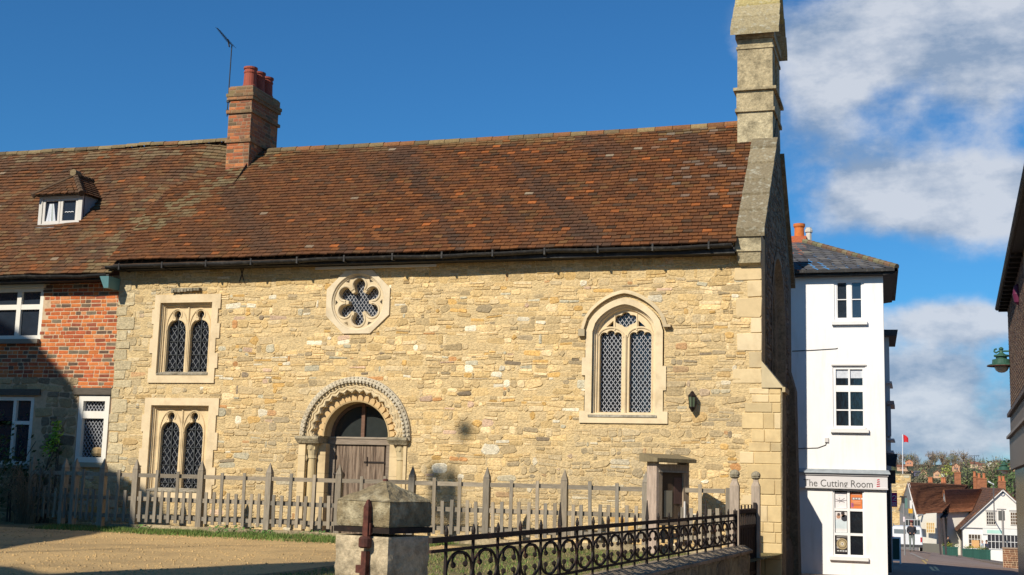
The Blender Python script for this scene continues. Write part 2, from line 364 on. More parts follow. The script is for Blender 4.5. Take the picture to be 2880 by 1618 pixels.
holes = [rect(W1['x0'] + .06, W1['z0'] + .06, W1['x1'] - .06, W1['z1'] - .06), rect(W2['x0'] + .06, W2['z0'] + .06, W2['x1'] - .06, W2['z1'] - .06),
         octo(RC, .56, .50), w3o, doorpoly(.94)]
mb = MB(); wallback(mb, [(-14.5, .2), (-2.315, .2), (-2.315, 5.7), (-14.5, 5.42)], holes, YW, YW + .5, 1)
def skipw(u, v, hu, hv):
    x = -14.5 + u; z = .3 + v
    for w in (W1, W2):
        if w['x0'] + .05 - hu * .7 < x < w['x1'] - .05 + hu * .7 and w['z0'] + .03 - hv < z < w['z1'] - .03 + hv: return True
    if abs(x - RC[0]) < .55 + hu * .5 and abs(z - RC[1]) < .5 + hv and abs(x - RC[0]) + abs(z - RC[1]) < .78 + hu * .5: return True
    c = W3['cx']
    if abs(x - c) < .64 + hu * .6 and W3['z0'] + .02 < z + hv < W3['sp'] + .1: return True
    if z >= W3['sp'] and math.hypot((x - c) / (.72 + hu * .6), (z - W3['sp']) / .66) < 1: return True
    if abs(x - c) < .70 + hu * .6 and abs(z - W3['z0']) < .10: return True
    d = math.hypot(x - DC[0], z - DC[1])
    if z > DC[1] - .05 and d < .98 + min(hu, .1): return True
    if z <= DC[1] and abs(x - DC[0]) < .93 + hu * .6: return True
    if x > -2.62 + .10 * math.sin(z * 9): return True
    return False
def tone(u, v, c):
    k = fbm(u * .35 + 3, v * .5, 2.0, 3); f = max(0, min(1, (2.2 - u) / 2.4)) * .55      # greyer towards the old left corner
    c = lerp(c, (.44, .37, .23), f); k2 = max(0, k) * 1.3; c = lerp(c, (.40, .325, .20), min(.55, k2))
    if v > 4.75: c = lerp(c, (.50, .34, .13), .45)
    return c
random.seed(11)
masonry(mb, (-14.5, YW, .3), (1, 0, 0), (0, 0, 1), (0, -1, 0), 12.19, 5.14, skipw, tone=tone, rows=(.045, .15), wid=(.06, .36), gap=.008, out=(.001, .015), drop=.13)
mb.build('wall', [MT['rubble'], MT['mortar']], chapel)
# ragged old quoins at the left corner, dressed quoins and ashlar at the right
mb = MB(); z = .3; k = 0
while z < 5.3:
    h = random.uniform(.14, .30); w = .20 if k % 2 else .36; w += random.uniform(-.06, .08)
    stone(mb, Vector((-14.5, YW, 0)), Vector((1, 0, 0)), Vector((0, 0, 1)), Vector((0, -1, 0)), -.02 + random.uniform(-.03, .02), w, z, z, z + h, z + h, .010, random.uniform(.012, .024), jit((.52, .43, .26), .15), 0, .08); z += h; k += 1
mb.build('quoins', [MT['rubble']], chapel)
mb = MB(); z = 3.25; k = 0
while z < 5.3:
    h = min(random.uniform(.22, .34), 5.42 - z); w = .26 if k % 2 else .46
    stone(mb, Vector((-2.31, YW, 0)), Vector((-1, 0, 0)), Vector((0, 0, 1)), Vector((0, -1, 0)), 0, w * random.uniform(.7, 1.1), z, z, z + h, z + h, .005, random.uniform(.014, .018), jit(pick(DRESS), .07), 0, .05); z += h; k += 1
mb.build('quoins', [MT['dressed']], chapel)
# ashlar angle buttress continuing the front wall plane to the right
mb = MB(); mb.box((-2.305, YW + .002, -.6), (-2.01, YW + .62, 3.19), (.5, .4, .22), 0)
z = -.55; k = 0
while z < 3.15:
    h = min(random.uniform(.13, .27), 3.18 - z); u = 0
    u = .36 + .10 * math.sin(z * 9)
    while u < .93:
        w = random.uniform(.16, .50); u1 = min(.93, u + w)
        if .93 - u1 < .08: u1 = .93
        stone(mb, Vector((-2.94, YW, 0)), Vector((1, 0, 0)), Vector((0, 0, 1)), Vector((0, -1, 0)), u, u1, z, z, z + h, z + h, .004, random.uniform(.010, .014), jit(pick([((.62, .47, .24), 5), ((.65, .51, .29), 4), ((.56, .42, .21), 3), ((.50, .39, .21), 1.5)]), .06), 0, .03); u = u1
    z += h
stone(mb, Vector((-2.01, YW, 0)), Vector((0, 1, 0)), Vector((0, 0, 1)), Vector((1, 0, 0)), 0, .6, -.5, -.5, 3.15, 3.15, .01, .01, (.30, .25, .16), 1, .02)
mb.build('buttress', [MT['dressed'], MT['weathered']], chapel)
mb = MB(); c = (.52, .43, .26)
mb.mesh([(-2.32, YW - .03, 3.18), (-1.97, YW - .045, 3.18), (-2.32, YW - .03, 3.62), (-2.32, YW + .66, 3.18), (-1.97, YW + .66, 3.18), (-2.32, YW + .66, 3.62)], [(0, 1, 2), (3, 5, 4), (0, 3, 4, 1), (1, 4, 5, 2), (0, 2, 5, 3)], c)
mb.box((-1.99, YW - .055, 3.11), (-1.94, YW + .66, 3.19), (.45, .36, .2))
mb.build('buttress_weathering', [MT['dressed']], chapel)
# gable wall facing the street, its shade put into darker stone colours
RZ = 8.33; RY = 23.65; EZ = 5.50; EY = 20.72; slope = (RZ - EZ) / (RY - EY)
def gf(x, y, z): return (y, x, z)
gout = [(YW + .52, -.9), (26.3, -.9), (26.3, 5.72), (RY, RZ + .12), (YW + .52, 5.72 + .5)]
def gwin(hw, ap, zb=2.0): return [(RY - hw, zb), (RY + hw, zb)] + [(RY + hw * math.cos(R(t)) if t <= 90 else RY - hw * abs(math.cos(R(t))), 4.3 + ap * math.sin(R(min(t, 180 - t))) ** .8) for t in range(0, 181, 10)]
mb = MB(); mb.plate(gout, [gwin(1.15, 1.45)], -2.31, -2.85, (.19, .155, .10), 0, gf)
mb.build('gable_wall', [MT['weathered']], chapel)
mb = MB(); random.seed(5)
def skipg(u, v, a, b):
    y = YW + .62 + u; z = -.6 + v
    if abs(y - RY) < 1.25 and 1.9 < z < 4.5: return True
    if z >= 4.3 and math.hypot((y - RY) / 1.25, (z - 4.3) / 1.55) < 1: return True
    lim = 5.5 + (y - YW) * slope if y < RY else 5.5 + (26.3 - y) * slope
    return z > lim - .12 or (y > 25.6)
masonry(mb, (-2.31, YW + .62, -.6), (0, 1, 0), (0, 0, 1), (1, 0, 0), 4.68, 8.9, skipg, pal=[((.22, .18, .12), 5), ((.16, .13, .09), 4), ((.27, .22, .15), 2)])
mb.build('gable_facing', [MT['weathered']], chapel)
wn = MB(); a, b = gwin(1.15, 1.45), gwin(.95, 1.25, 2.1)
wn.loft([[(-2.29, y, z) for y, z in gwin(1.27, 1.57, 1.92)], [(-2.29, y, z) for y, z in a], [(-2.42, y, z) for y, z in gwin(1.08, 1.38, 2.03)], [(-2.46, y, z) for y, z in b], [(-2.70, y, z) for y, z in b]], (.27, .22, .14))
gw = wn.build('east_window', [MT['weathered']], chapel)
wn = MB(); wn.plate(gwin(1.0, 1.3, 2.05), [], -2.68, -2.72, (1, 1, 1), 0, gf); wn.build('glass', [MT['glass']], gw)
wn = MB()
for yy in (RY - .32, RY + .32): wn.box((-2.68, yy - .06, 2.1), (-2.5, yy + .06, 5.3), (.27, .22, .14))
wn.build('mullion', [MT['weathered']], gw)
mb = MB()       # far corner buttress on the gable, low plinth
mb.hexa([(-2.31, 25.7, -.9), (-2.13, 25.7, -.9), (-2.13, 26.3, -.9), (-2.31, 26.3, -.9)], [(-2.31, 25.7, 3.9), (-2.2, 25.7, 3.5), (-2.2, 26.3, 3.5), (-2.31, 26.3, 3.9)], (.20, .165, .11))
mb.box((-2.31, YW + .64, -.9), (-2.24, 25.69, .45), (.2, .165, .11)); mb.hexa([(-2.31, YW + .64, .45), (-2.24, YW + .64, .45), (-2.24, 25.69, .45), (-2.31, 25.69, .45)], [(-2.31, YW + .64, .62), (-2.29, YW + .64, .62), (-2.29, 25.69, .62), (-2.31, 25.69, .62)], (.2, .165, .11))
mb.build('plinth', [MT['weathered']], chapel)
# coping of the gable parapet: stepped slabs on both slopes
mb = MB(); mb2_ = MB(); y = 20.78; n = 0
while y < RY - .62:
    d = random.uniform(.34, .46); y1 = min(y + d, RY - .62)
    z0 = 5.77 + (y - 20.78) * slope * .985; z1 = 5.77 + (y1 - 20.78) * slope * .985; th = .13
    c = jit((.215, .175, .105), .18)
    mb.hexa([(-2.70, y - .012, z0 - th), (-2.24, y - .012, z0 - th), (-2.24, y1 - .006, z1 - th), (-2.70, y1 - .006, z1 - th)], [(-2.70, y - .03, z0 + .012), (-2.24, y - .03, z0 + .012), (-2.24, y1 - .006, z1 - .012), (-2.70, y1 - .006, z1 - .012)], c)
    yr = 2 * RY - y; yr1 = 2 * RY - y1
    mb2_.hexa([(-2.70, yr1, z1 - th), (-2.24, yr1, z1 - th), (-2.24, yr, z0 - th), (-2.70, yr, z0 - th)], [(-2.70, yr1, z1), (-2.24, yr1, z1), (-2.24, yr, z0), (-2.70, yr, z0)], c)
    y = y1
mb.build('parapet_coping', [MT['lichen']], chapel); mb2_.build('parapet_coping', [MT['lichen']], chapel)
mb = MB(); c = (.40, .34, .21)
mb.box((-2.72, YW - .20, 5.40), (-2.30, YW - .002, 5.64), c); mb.hexa([(-2.68, YW - .12, 5.22), (-2.32, YW - .12, 5.22), (-2.32, YW - .002, 5.18), (-2.68, YW - .002, 5.18)], [(-2.70, YW - .18, 5.40), (-2.31, YW - .18, 5.40), (-2.31, YW - .002, 5.40), (-2.70, YW - .002, 5.40)], c)
mb.build('kneeler', [MT['weathered']], chapel)
# bellcote
mb = MB(); b0, b1 = 23.02, 24.36; cc = (.42, .345, .205)
def bl(y): return y
op = [(23.69 - .25, 8.95), (23.69 + .25, 8.95), (23.69 + .25, 9.45)] + [(23.69 + .25 * math.cos(R(t)), 9.45 + .25 * math.sin(R(t))) for t in range(15, 180, 15)] + [(23.69 - .25, 9.45)]
mb.plate(rect(b0, 8.86, b1, 9.66), [op], -2.33, -2.97, cc, 0, gf)
mb.build('bellcote', [MT['weathered']], chapel)
mb = MB(); h0 = 7.3
for z0, z1, e, c in ((7.9, 8.40, 0, (.46, .39, .24)), (8.405, 8.47, .04, cc), (8.475, 8.80, .015, cc), (8.805, 8.86, .07, cc), (9.665, 9.80, .0, cc), (9.61, 9.655, .02, cc), (9.805, 9.95, .035, cc)):
    mb.box((-2.97 - e, b0 - e, z0), (-2.33 + e, b1 + e, z1), c)
mb.hexa([(-2.97, b0, 7.3), (-2.33, b0, 7.3), (-2.33, b1, 7.3), (-2.97, b1, 7.3)], [(-2.97, b0, 7.9), (-2.33, b0, 7.9), (-2.33, b1, 7.9), (-2.97, b1, 7.9)], (.46, .39, .24))
mbx = mb; mb = MB(); mb.hexa([(-2.97, b1 + .001, 8.0), (-2.33, b1 + .001, 8.0), (-2.33, b1 + .10, 8.0), (-2.97, b1 + .10, 8.0)], [(-2.97, b1 + .001, 8.35), (-2.33, b1 + .001, 8.35), (-2.33, b1 + .02, 8.35), (-2.97, b1 + .02, 8.35)], cc)
mb.build('corbel', [MT['weathered']], chapel); mbx.build('bellcote_base', [MT['weathered']], chapel)
mb = MB(); yy = 22.84; zz = 9.94; n = 4; ymid = 23.69; ztop = 11.15
for i in range(n):
    for sgn in (1, -1):
        def Yq(t): y = yy + (ymid - yy) * t; return y if sgn > 0 else 2 * ymid - y
        t0, t1 = i / n, (i + 1) / n; za = zz + (ztop - zz) * t0; zb_ = zz + (ztop - zz) * t1; e = .012 * (n - i)
        lo = [(-3.03 - e, Yq(t0), za - .10), (-2.24 + e, Yq(t0), za - .10), (-2.24 + e, Yq(t1), zb_ - .10), (-3.03 - e, Yq(t1), zb_ - .10)]
        hi = [(-3.03 - e, Yq(t0), za + .03), (-2.24 + e, Yq(t0), za + .03), (-2.24 + e, Yq(t1), zb_), (-3.03 - e, Yq(t1), zb_)]
        mb.hexa(lo, hi, jit((.38, .31, .13) if i > 1 else (.32, .265, .15), .1))
mb.build('bellcote_cap', [MT['lichen']], chapel)

# roof tiles
TP = [((0.136, 0.050, 0.016), 24), ((0.116, 0.044, 0.015), 20), ((0.153, 0.058, 0.017), 16), ((0.095, 0.041, 0.016), 12), ((0.068, 0.036, 0.017), 5), ((0.291, 0.090, 0.021), 2.2), ((0.175, 0.063, 0.017), 6), ((0.131, 0.063, 0.021), 6)]
def tiles(mb, O, U, V, N, W, L, skip=None, tone=None, sag=None, expo=.105, tw=.165):
    O, U, V, N = map(Vector, (O, U, V, N)); rows = int(L / expo)
    for r in range(rows):
        v0 = r * expo; off = (tw / 2 if r % 2 else 0) - random.uniform(0, .04); u = off - tw
        while u < W:
            w = tw * random.uniform(.96, 1.02); a = max(0, u); b = min(W, u + w)
            if b - a > .02 and not (skip and skip((a + b) / 2, v0 + expo / 2)):
                c = jit(pick(TP), .18)
                if tone: c = tone((a + b) / 2, v0, c)
                s = (sag(a, v0), sag(b, v0)) if sag else (0, 0); j = random.uniform(-.004, .006); lift = .034 + random.uniform(-.004, .007); dv = random.uniform(-.006, .006)
                e = .004; v1 = min(L, v0 + expo * 1.15)
                p = [O + U * (a + e) + V * (v0 + dv) + N * (s[0] + lift + j), O + U * (b - e) + V * (v0 + dv) + N * (s[1] + lift - j), O + U * (b - e) + V * v1 + N * (s[1] + .012), O + U * (a + e) + V * v1 + N * (s[0] + .012)]
                q = [p[0] - N * .026 + V * .001, p[1] - N * .026 + V * .001, p[2] - N * .012, p[3] - N * .012]
                mb.mesh(q + p, [(4, 5, 6, 7), (0, 1, 5, 4), (1, 2, 6, 5), (3, 0, 4, 7)], c)
            u += w
rv = Vector((0, RY - EY, RZ - EZ)); RLn = rv.length; rv.normalize(); rn = Vector((0, -rv.z, rv.y))
def rtone(u, v, c):
    x = -12.9 + u
    # dark diagonal weather streaks and lichen near the ridge
    d = fbm((x + v * .75) * 1.1, v * .22, 3, 3)
    if d > .06: c = lerp(c, (.058, .036, .023), min(.65, (d - .06) * 2.2))
    k = fbm(x * 1.7, v * 1.7, 9, 3)
    if v > RLn - .35 and k > -.1: c = lerp(c, (.20, .14, .055), random.uniform(.1, .6))
    if x > -4.4 + .5 * math.sin(v * 5) and v > 1.4 and random.random() < .16: c = lerp(c, (.20, .17, .13), random.uniform(.2, .6))
    f = max(0, 1 - abs(x + 13.2 + (3.2 - v) * .5) / .75) if v > .9 else 0
    if random.random() < f * .75: c = lerp(c, (.20, .17, .085), random.uniform(.3, .9))
    if random.random() < .003: c = (.26, .20, .13)
    if x < -10: c = lerp(c, (.12, .055, .022), .3)
    return c
sagc = lambda u, v: .025 * fbm(u * .35, v * .5, 1, 3) - .03 * math.sin(math.pi * min(1, max(0, u / 10))) * (v / RLn)
random.seed(21)
mb = MB(); tiles(mb, (-14.6, EY - .05, EZ + .02), (1, 0, 0), rv, rn, 11.92, RLn + .02, skip=lambda u, v: -14.6 + u < -13.9 - (RLn - v) * .43, tone=lambda u, v, c: rtone(u - 1.7, v, c), sag=lambda u, v: sagc(u - 1.7, v))
# substrate and back slope
mb.face([(-14.5, EY, EZ - .04), (-2.9, EY, EZ - .04), (-2.9, RY, RZ - .05), (-14.5, RY, RZ - .05)], (.06, .035, .02))
mb.face([(-14.5, 26.5, EZ - .1), (-2.9, 26.5, EZ - .1), (-2.9, RY, RZ), (-14.5, RY, RZ)], (.1, .045, .025))
rf = mb.build('roof', [MT['tile']], chapel, fix=False)
mb = MB(); x = -12.9
while x < -3.0:
    w = random.uniform(.30, .36); dz = -.03 * math.sin(math.pi * (x + 12.9) / 10) + .012 * fbm(x * .5, 0)
    pr = [(RY + .13 * math.cos(R(t)), RZ - .01 + dz + .095 * math.sin(R(t)) + random.uniform(0, .004)) for t in range(-10, 191, 20)]
    c = jit(pick([((.20, .09, .035), 4), ((.24, .17, .075), 4), ((.14, .10, .05), 3)]), .2); x1 = min(x + w, -2.95)
    mb.loft([[(x + .005, y, z) for y, z in pr], [(x1 - .005, y, z + .004) for y, z in pr]], c, closed=False)
    mb.loft([[(x + .005, y, z) for y, z in pr], [(x + .005, y * .75 + RY * .25, z * .8 + RZ * .2) for y, z in pr]], lerp(c, (.05, .04, .03), .6), closed=False); x = x1
mb.build('ridge_tiles', [MT['tile']], rf, fix=False)
# eaves: soffit board, gutter, brackets
def gutter(mb, x0, x1, z0, z1, y, r, n=24, sagk=.012):
    for i in range(n):
        a, b = i / n, (i + 1) / n; L = []
        for t in (a, b):
            x = x0 + (x1 - x0) * t; z = z0 + (z1 - z0) * t + sagk * math.sin(t * 19) + .006 * math.sin(t * 53)
            L.append([(x, y + r * math.cos(R(q)), z + r * math.sin(R(q))) for q in range(180, 361, 20)] + [(x, y + (r - .01) * math.cos(R(q)), z + (r - .01) * math.sin(R(q))) for q in range(360, 179, -20)])
        mb.loft(L, (1, 1, 1))
mb = MB(); gutter(mb, -14.6, -2.75, 5.42, 5.50, EY - .06, .062)
mb.box((-14.5, EY + .0, 5.36), (-2.72, YW - .03, 5.46))
for i in range(13):
    x = -14.3 + i * .93; mb.box((x, EY - .125, 5.34 + .0066 * i), (x + .03, YW - .04, 5.365 + .0066 * i)); mb.box((x, EY - .13, 5.34 + .0066 * i), (x + .03, EY - .122, 5.46 + .0066 * i))
for x in (-11.9, -11.82): mb.bar((x, YW - .06, 5.38), (x + (.1 if x < -11.85 else -.1), YW - .035, 5.08), .012, .012)
mb.build('gutter', [MT['gutter']], chapel, fix=False)
mb = MB(); mb.box((-10.35, YW - .08, 5.30), (-8.0, YW - .03, 5.345), (.62, .58, .5)); mb.build('eaves_board', [MT['white']], chapel)

# ------------------------------------------------------------------ chapel windows
def leads(mb, x0, x1, z0, z1, y, sx=.085, sz=.125, w=.007):
    n = int((x1 - x0) / sx) + int((z1 - z0) / sz) + 4
    for s in (1, -1):
        for i in range(-n, n):
            # line through (x0 + i*sx, z0) with slope s*sz/sx*2
            k = s * sz / sx; xa = x0 + i * sx; pts = []
            t0 = 0; t1 = (z1 - z0) / abs(k)
            a = xa; b = xa + (t1 if s > 0 else -t1)
            # clip to x range
            za, zb = z0, z1
            if a > b: a, b = b, a; za, zb = zb, za
            if b < x0 or a > x1: continue
            if a < x0: za += (zb - za) * (x0 - a) / (b - a); a = x0
            if b > x1: zb = za + (zb - za) * (x1 - a) / (b - a); b = x1
            if b - a < .005: continue
            mb.bar((a, y, za), (b, y, zb), w, .006)
def lightpoly(cx, hw, zb, sp, at, cc, cr):
    """round-headed light whose head opens into a small circular eye"""
    pts = [(cx - hw, zb), (cx + hw, zb), (cx + hw, sp)]
    ne = cr * .45
    for i in range(1, 8):
        t = i / 8; x = hw * math.cos(t * math.pi / 2); 
        if x < ne * 1.2: break
        pts.append((cx + x, sp + (at - sp) * math.sin(t * math.pi / 2) ** .9))
    a0 = -60
    pts.append((cx + ne, at)); 
    eye = [(cx + cr * math.cos(R(t)), cc + cr * math.sin(R(t))) for t in range(-55, 236, 24)]
    right = pts[2:]; return pts + eye + [(2 * cx - x, z) for x, z in right[::-1]]
def window_square(w, tag):
    xi0, zi0, xi1, zi1 = w['i']; mb = MB(); cx = (xi0 + xi1) / 2
    # stepped dressed surround
    o = []; zz = w['z0']; L_ = [(w['x0'], w['z0'])]
    steps = [.0, .05, -.015, .055, .0, .045]; k = len(steps); hgt = (w['z1'] - w['z0']) / k
    right = []; left = []
    for i in range(k):
        a = w['z0'] + i * hgt; b = a + hgt
        right += [(w['x1'] + steps[i], a), (w['x1'] + steps[i], b)]; left += [(w['x0'] - steps[(i + 1) % k], a), (w['x0'] - steps[(i + 1) % k], b)]
    outer = right + left[::-1]; ih = rect(xi0, zi0, xi1, zi1)
    mb.plate(outer, [ih], YW - .030, YW + .02, (.70, .555, .345), 0)
    def rr(e, zt=None): return [(xi0 + e, zi0 + (0 if e < .01 else .01 + e * .2)), (xi1 - e, zi0 + (0 if e < .01 else .01 + e * .2)), (xi1 - e, zi1 - e), (xi0 + e, zi1 - e)]
    def L3(e, y): return [(x, y, z) for x, z in rr(e)]
    mb.loft([L3(0, YW - .030), L3(.001, YW + .02), L3(.028, YW + .03), L3(.030, YW + .055), L3(.052, YW + .055), L3(.055, YW + .075), L3(.085, YW + .10)], (.68, .53, .31))
    # sloping weathered sill
    win = mb.build('window', [MT['dressed']], chapel, fix=True)
    sb = MB(); sb.hexa([(xi0 + .01, YW - .045, zi0 - .02), (xi1 - .01, YW - .045, zi0 - .02), (xi1 - .01, YW + .12, zi0 - .02), (xi0 + .01, YW + .12, zi0 - .02)], [(xi0 + .01, YW - .045, zi0 + .005), (xi1 - .01, YW - .045, zi0 + .005), (xi1 - .01, YW + .12, zi0 + .05), (xi0 + .01, YW + .12, zi0 + .05)], (.36, .32, .24))
    sb.build('sill', [MT['weathered']], win)
    # tracery plate
    hw = .20; off = .248; tb = MB(); C = (.68, .53, .31)
    hs = [lightpoly(cx + s * off, hw, w['lb'], w['sp'], w['at'], w['cc'], .075) for s in (-1, 1)]
    tb.plate(rect(xi0 + .06, zi0 + .02, xi1 - .06, zi1 - .06), hs, YW + .10, YW + .20, C)
    for s in (-1, 1):       # raised ribs: light arch, large head arch, vertical fillet
        c = cx + s * off
        rib = lambda hwid, z0, zt, r, y: tb.tube([(c + hwid, y, w['lb'] + .0), (c + hwid, y, z0)] + [(c + hwid * math.cos(R(t)), y, z0 + (zt - z0) * math.sin(R(t))) for t in range(10, 180, 10)] + [(c - hwid, y, z0), (c - hwid, y, w['lb'])], r, 6, C)
        rib(.226, w['sp'] + .0, w['cc'] + .105, .017, YW + .097)
        tb.tube([(c + .098 * math.cos(R(t)), YW + .098, w['cc'] + .098 * math.sin(R(t))) for t in range(-40, 221, 13)], .011, 6, C)
        tb.tube([(c + .205 * math.cos(R(t)), YW + .098, w['sp'] - .01 + (w['at'] - w['sp'] + .035) * math.sin(R(t))) for t in range(0, 66, 8)], .010, 6, C)
        tb.tube([(c - .205 * math.cos(R(t)), YW + .098, w['sp'] - .01 + (w['at'] - w['sp'] + .035) * math.sin(R(t))) for t in range(0, 66, 8)], .010, 6, C)
    tb.tube([(cx, YW + .09, w['lb']), (cx, YW + .09, zi1 - .07)], .018, 6, C)
    tb.tube([(xi0 + .07, YW + .095, zi1 - .075), (xi1 - .07, YW + .095, zi1 - .075)], .012, 6, C)
    tb.build('tracery', [MT['dressed']], win)
    gb = MB(); gb.box((xi0 + .07, YW + .19, w['lb'] - .02), (xi1 - .07, YW + .20, zi1 - .08)); gb.build('glass', [MT['glass']], win)
    lb = MB()
    for s in (-1, 1): leads(lb, cx + s * off - hw, cx + s * off + hw, w['lb'], w['cc'] + .07, YW + .182, .108, .155)
    lb.build('lead_lattice', [MT['leadd']], win)
    ib = MB()
    for s in (-1, 1):
        c = cx + s * off; ib.bar((c, YW + .166, w['lb']), (c, YW + .166, w['at'] + .02), .022, .014)
        nb = 4; 
        for i in range(nb):
            z = w['lb'] + .10 + (w['sp'] - w['lb'] - .06) * i / (nb - 1); ib.bar((c - hw - .01, YW + .170, z), (c + hw + .01, YW + .170, z), .014, .010)
    ib.build('saddle_bars', [MT['darkiron']], win)
    return win
window_square(W1, 'u')['label'] = 'upper square-headed window with two traceried lights'
window_square(W2, 'l')['label'] = 'lower square-headed window with two tall traceried lights'
mb = MB()           # re-used corbel strip over the upper window
for i in range(9): mb.obox((-13.30 + i * .068, YW - .055, 4.955 + .004 * i), (.026, 0, 0), (0, .03, 0), (0, 0, .028 - .008 * (i % 2)), jit((.32, .28, .2), .15))
mb.box((-13.34, YW - .06, 4.985), (-12.72, YW - .01, 5.02), (.33, .29, .2)); mb.build('carved_fragment', [MT['weathered']], chapel)
# rose window
mb = MB(); 
def foil(rc=.31, rl=.115, r0=.2, sc=1.0, n=180):
    pts = []
    for i in range(n):
        th = 360 * i / n; d = min(abs(((th - (90 + 60 * k)) + 180) % 360 - 180) for k in range(6)); rr = r0; q = rl ** 2 - (rc * math.sin(R(d))) ** 2
        if q > 0 and d < 60: rr = max(r0, rc * math.cos(R(d)) + math.sqrt(q))
        pts.append((RC[0] + rr * sc * math.cos(R(th)), RC[1] + rr * sc * math.sin(R(th))))
    return pts
mb.plate(octo(RC, .62, .575), [circ(RC[0], RC[1], .515, 48)], YW - .032, YW + .02, (.66, .55, .37))
C48 = lambda r, y: [(RC[0] + r * math.cos(R(t * 7.5)), y, RC[1] + r * math.sin(R(t * 7.5))) for t in range(48)]
mb.loft([C48(.515, YW - .032), C48(.505, YW - .01), C48(.485, YW + .0), C48(.475, YW + .03)], (.64, .53, .35))
mb.plate(circ(RC[0], RC[1], .50, 48), [foil()], YW + .02, YW + .17, (.63, .51, .32))
for k in range(6):
    a = R(90 + 60 * k); cx, cz_ = RC[0] + .31 * math.cos(a), RC[1] + .31 * math.sin(a)
    mb.tube([(cx + .137 * math.cos(a + R(t)), YW + .018, cz_ + .137 * math.sin(a + R(t))) for t in range(-125, 126, 10)], .019, 6, (.64, .53, .35))
    a2 = a + R(30)     # spandrels between the lobes, their shade painted on below
    px, pz = RC[0] + .425 * math.cos(a2), RC[1] + .425 * math.sin(a2)
ro = mb.build('rose_window', [MT['dressed']], chapel, label='six-lobed rose window in a pale octagonal stone')
mb = MB()
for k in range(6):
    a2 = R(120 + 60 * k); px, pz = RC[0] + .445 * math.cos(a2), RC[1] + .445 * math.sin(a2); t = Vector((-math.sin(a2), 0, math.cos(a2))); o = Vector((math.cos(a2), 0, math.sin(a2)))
    c = Vector((px, YW + .0195, pz)); mb.face([c + t * .05 + o * .015, c - t * .05 + o * .015, c - o * .035], (.04, .032, .02))  # flat dark triangles, the shade of pockets put into the colour
mb.build('spandrel_shade', [MT['dressed']], ro, fix=False)
mb = MB(); mb.box((RC[0] - .45, YW + .165, RC[1] - .45), (RC[0] + .45, YW + .175, RC[1] + .45)); mb.build('glass', [MT['glassblue']], ro)
mb = MB(); leads(mb, RC[0] - .44, RC[0] + .44, RC[1] - .44, RC[1] + .44, YW + .158, .07, .10, .007); mb.build('lead_lattice', [MT['lead']], ro)
# large pointed window
c = W3['cx']; z0 = W3['z0']; sp = W3['sp']; mb = MB()
outer = [(c - .75, z0), (c + .75, z0), (c + .75, z0 + .2), (c + .67, z0 + .2), (c + .67, z0 + .55), (c + .72, z0 + .55), (c + .72, z0 + .95), (c + .66, z0 + .95), (c + .66, sp)] + archhead(c, sp, .66, .57)[1:-1] + [(c - .66, sp), (c - .66, z0 + 1.1), (c - .72, z0 + 1.1), (c - .72, z0 + .8), (c - .66, z0 + .8), (c - .66, z0 + .2), (c - .75, z0 + .2)]
mb.plate(outer, [archpoly(c, z0 + .16, sp, .545, .46)], YW - .030, YW + .02, (.70, .57, .36))
AP = lambda hw, rise, y, zb: [(x, y, z) for x, z in archpoly(c, zb, sp, hw, rise)]
mb.loft([AP(.545, .46, YW - .03, z0 + .16), AP(.545, .46, YW + .02, z0 + .16), AP(.515, .43, YW + .035, z0 + .17), AP(.51, .425, YW + .07, z0 + .175), AP(.485, .40, YW + .07, z0 + .175), AP(.475, .39, YW + .09, z0 + .18), AP(.455, .37, YW + .12, z0 + .18)], (.70, .56, .35))
# hood mould
hd = [(x, z) for x, z in archhead(c, sp + .04, .69, .60)]; hd2 = [(x, z) for x, z in archhead(c, sp + .04, .75, .665)]
for p_, q_, p2, q2 in zip(hd, hd2, hd[1:], hd2[1:]):
    mb.hexa([(p_[0], YW - .02, p_[1]), (q_[0], YW - .02, q_[1]), (q2[0], YW - .02, q2[1]), (p2[0], YW - .02, p2[1])], [(p_[0], YW - .075, p_[1]), (q_[0], YW - .04, q_[1]), (q2[0], YW - .04, q2[1]), (p2[0], YW - .075, p2[1])], (.58, .47, .29))
mb.box((c - .78, YW - .09, sp - .08), (c - .67, YW - .02, sp + .04), (.40, .34, .22)); mb.box((c + .67, YW - .10, sp + .06), (c + .80, YW - .02, sp + .10), (.5, .40, .25))
w3 = mb.build('window', [MT['dressed']], chapel, label='large pointed two-light window with hood mould')
sb = MB(); sb.hexa([(c - .60, YW - .045, z0 + .10), (c + .57, YW - .045, z0 + .10), (c + .5, YW + .14, z0 + .10), (c - .5, YW + .14, z0 + .10)], [(c - .60, YW - .045, z0 + .135), (c + .57, YW - .045, z0 + .135), (c + .5, YW + .14, z0 + .19), (c - .5, YW + .14, z0 + .19)], (.40, .36, .28)); sb.build('sill', [MT['weathered']], w3)
def cusped(cx, hw, zb, sp_, at):
    pts = [(cx - hw, zb), (cx + hw, zb), (cx + hw, sp_ - .02)]; r = hw / 3
    for j, (ox, oz) in enumerate(((hw * .62, 0), (0, at - sp_ - r * 1.15), (-hw * .62, 0))):
        a0, a1 = ((-20, 150), (5, 175), (30, 200))[j]
        pts += [(cx + ox + r * 1.15 * math.cos(R(t)), sp_ + oz + r * 1.15 * math.sin(R(t))) for t in range(a0, a1 + 1, 17)]
    return pts + [(cx - hw, sp_ - .02)]
tb = MB(); C = (.68, .54, .33); lh = [cusped(c + s * .255, .188, z0 + .19, sp - .07, sp + .035) for s in (-1, 1)]
q4 = []
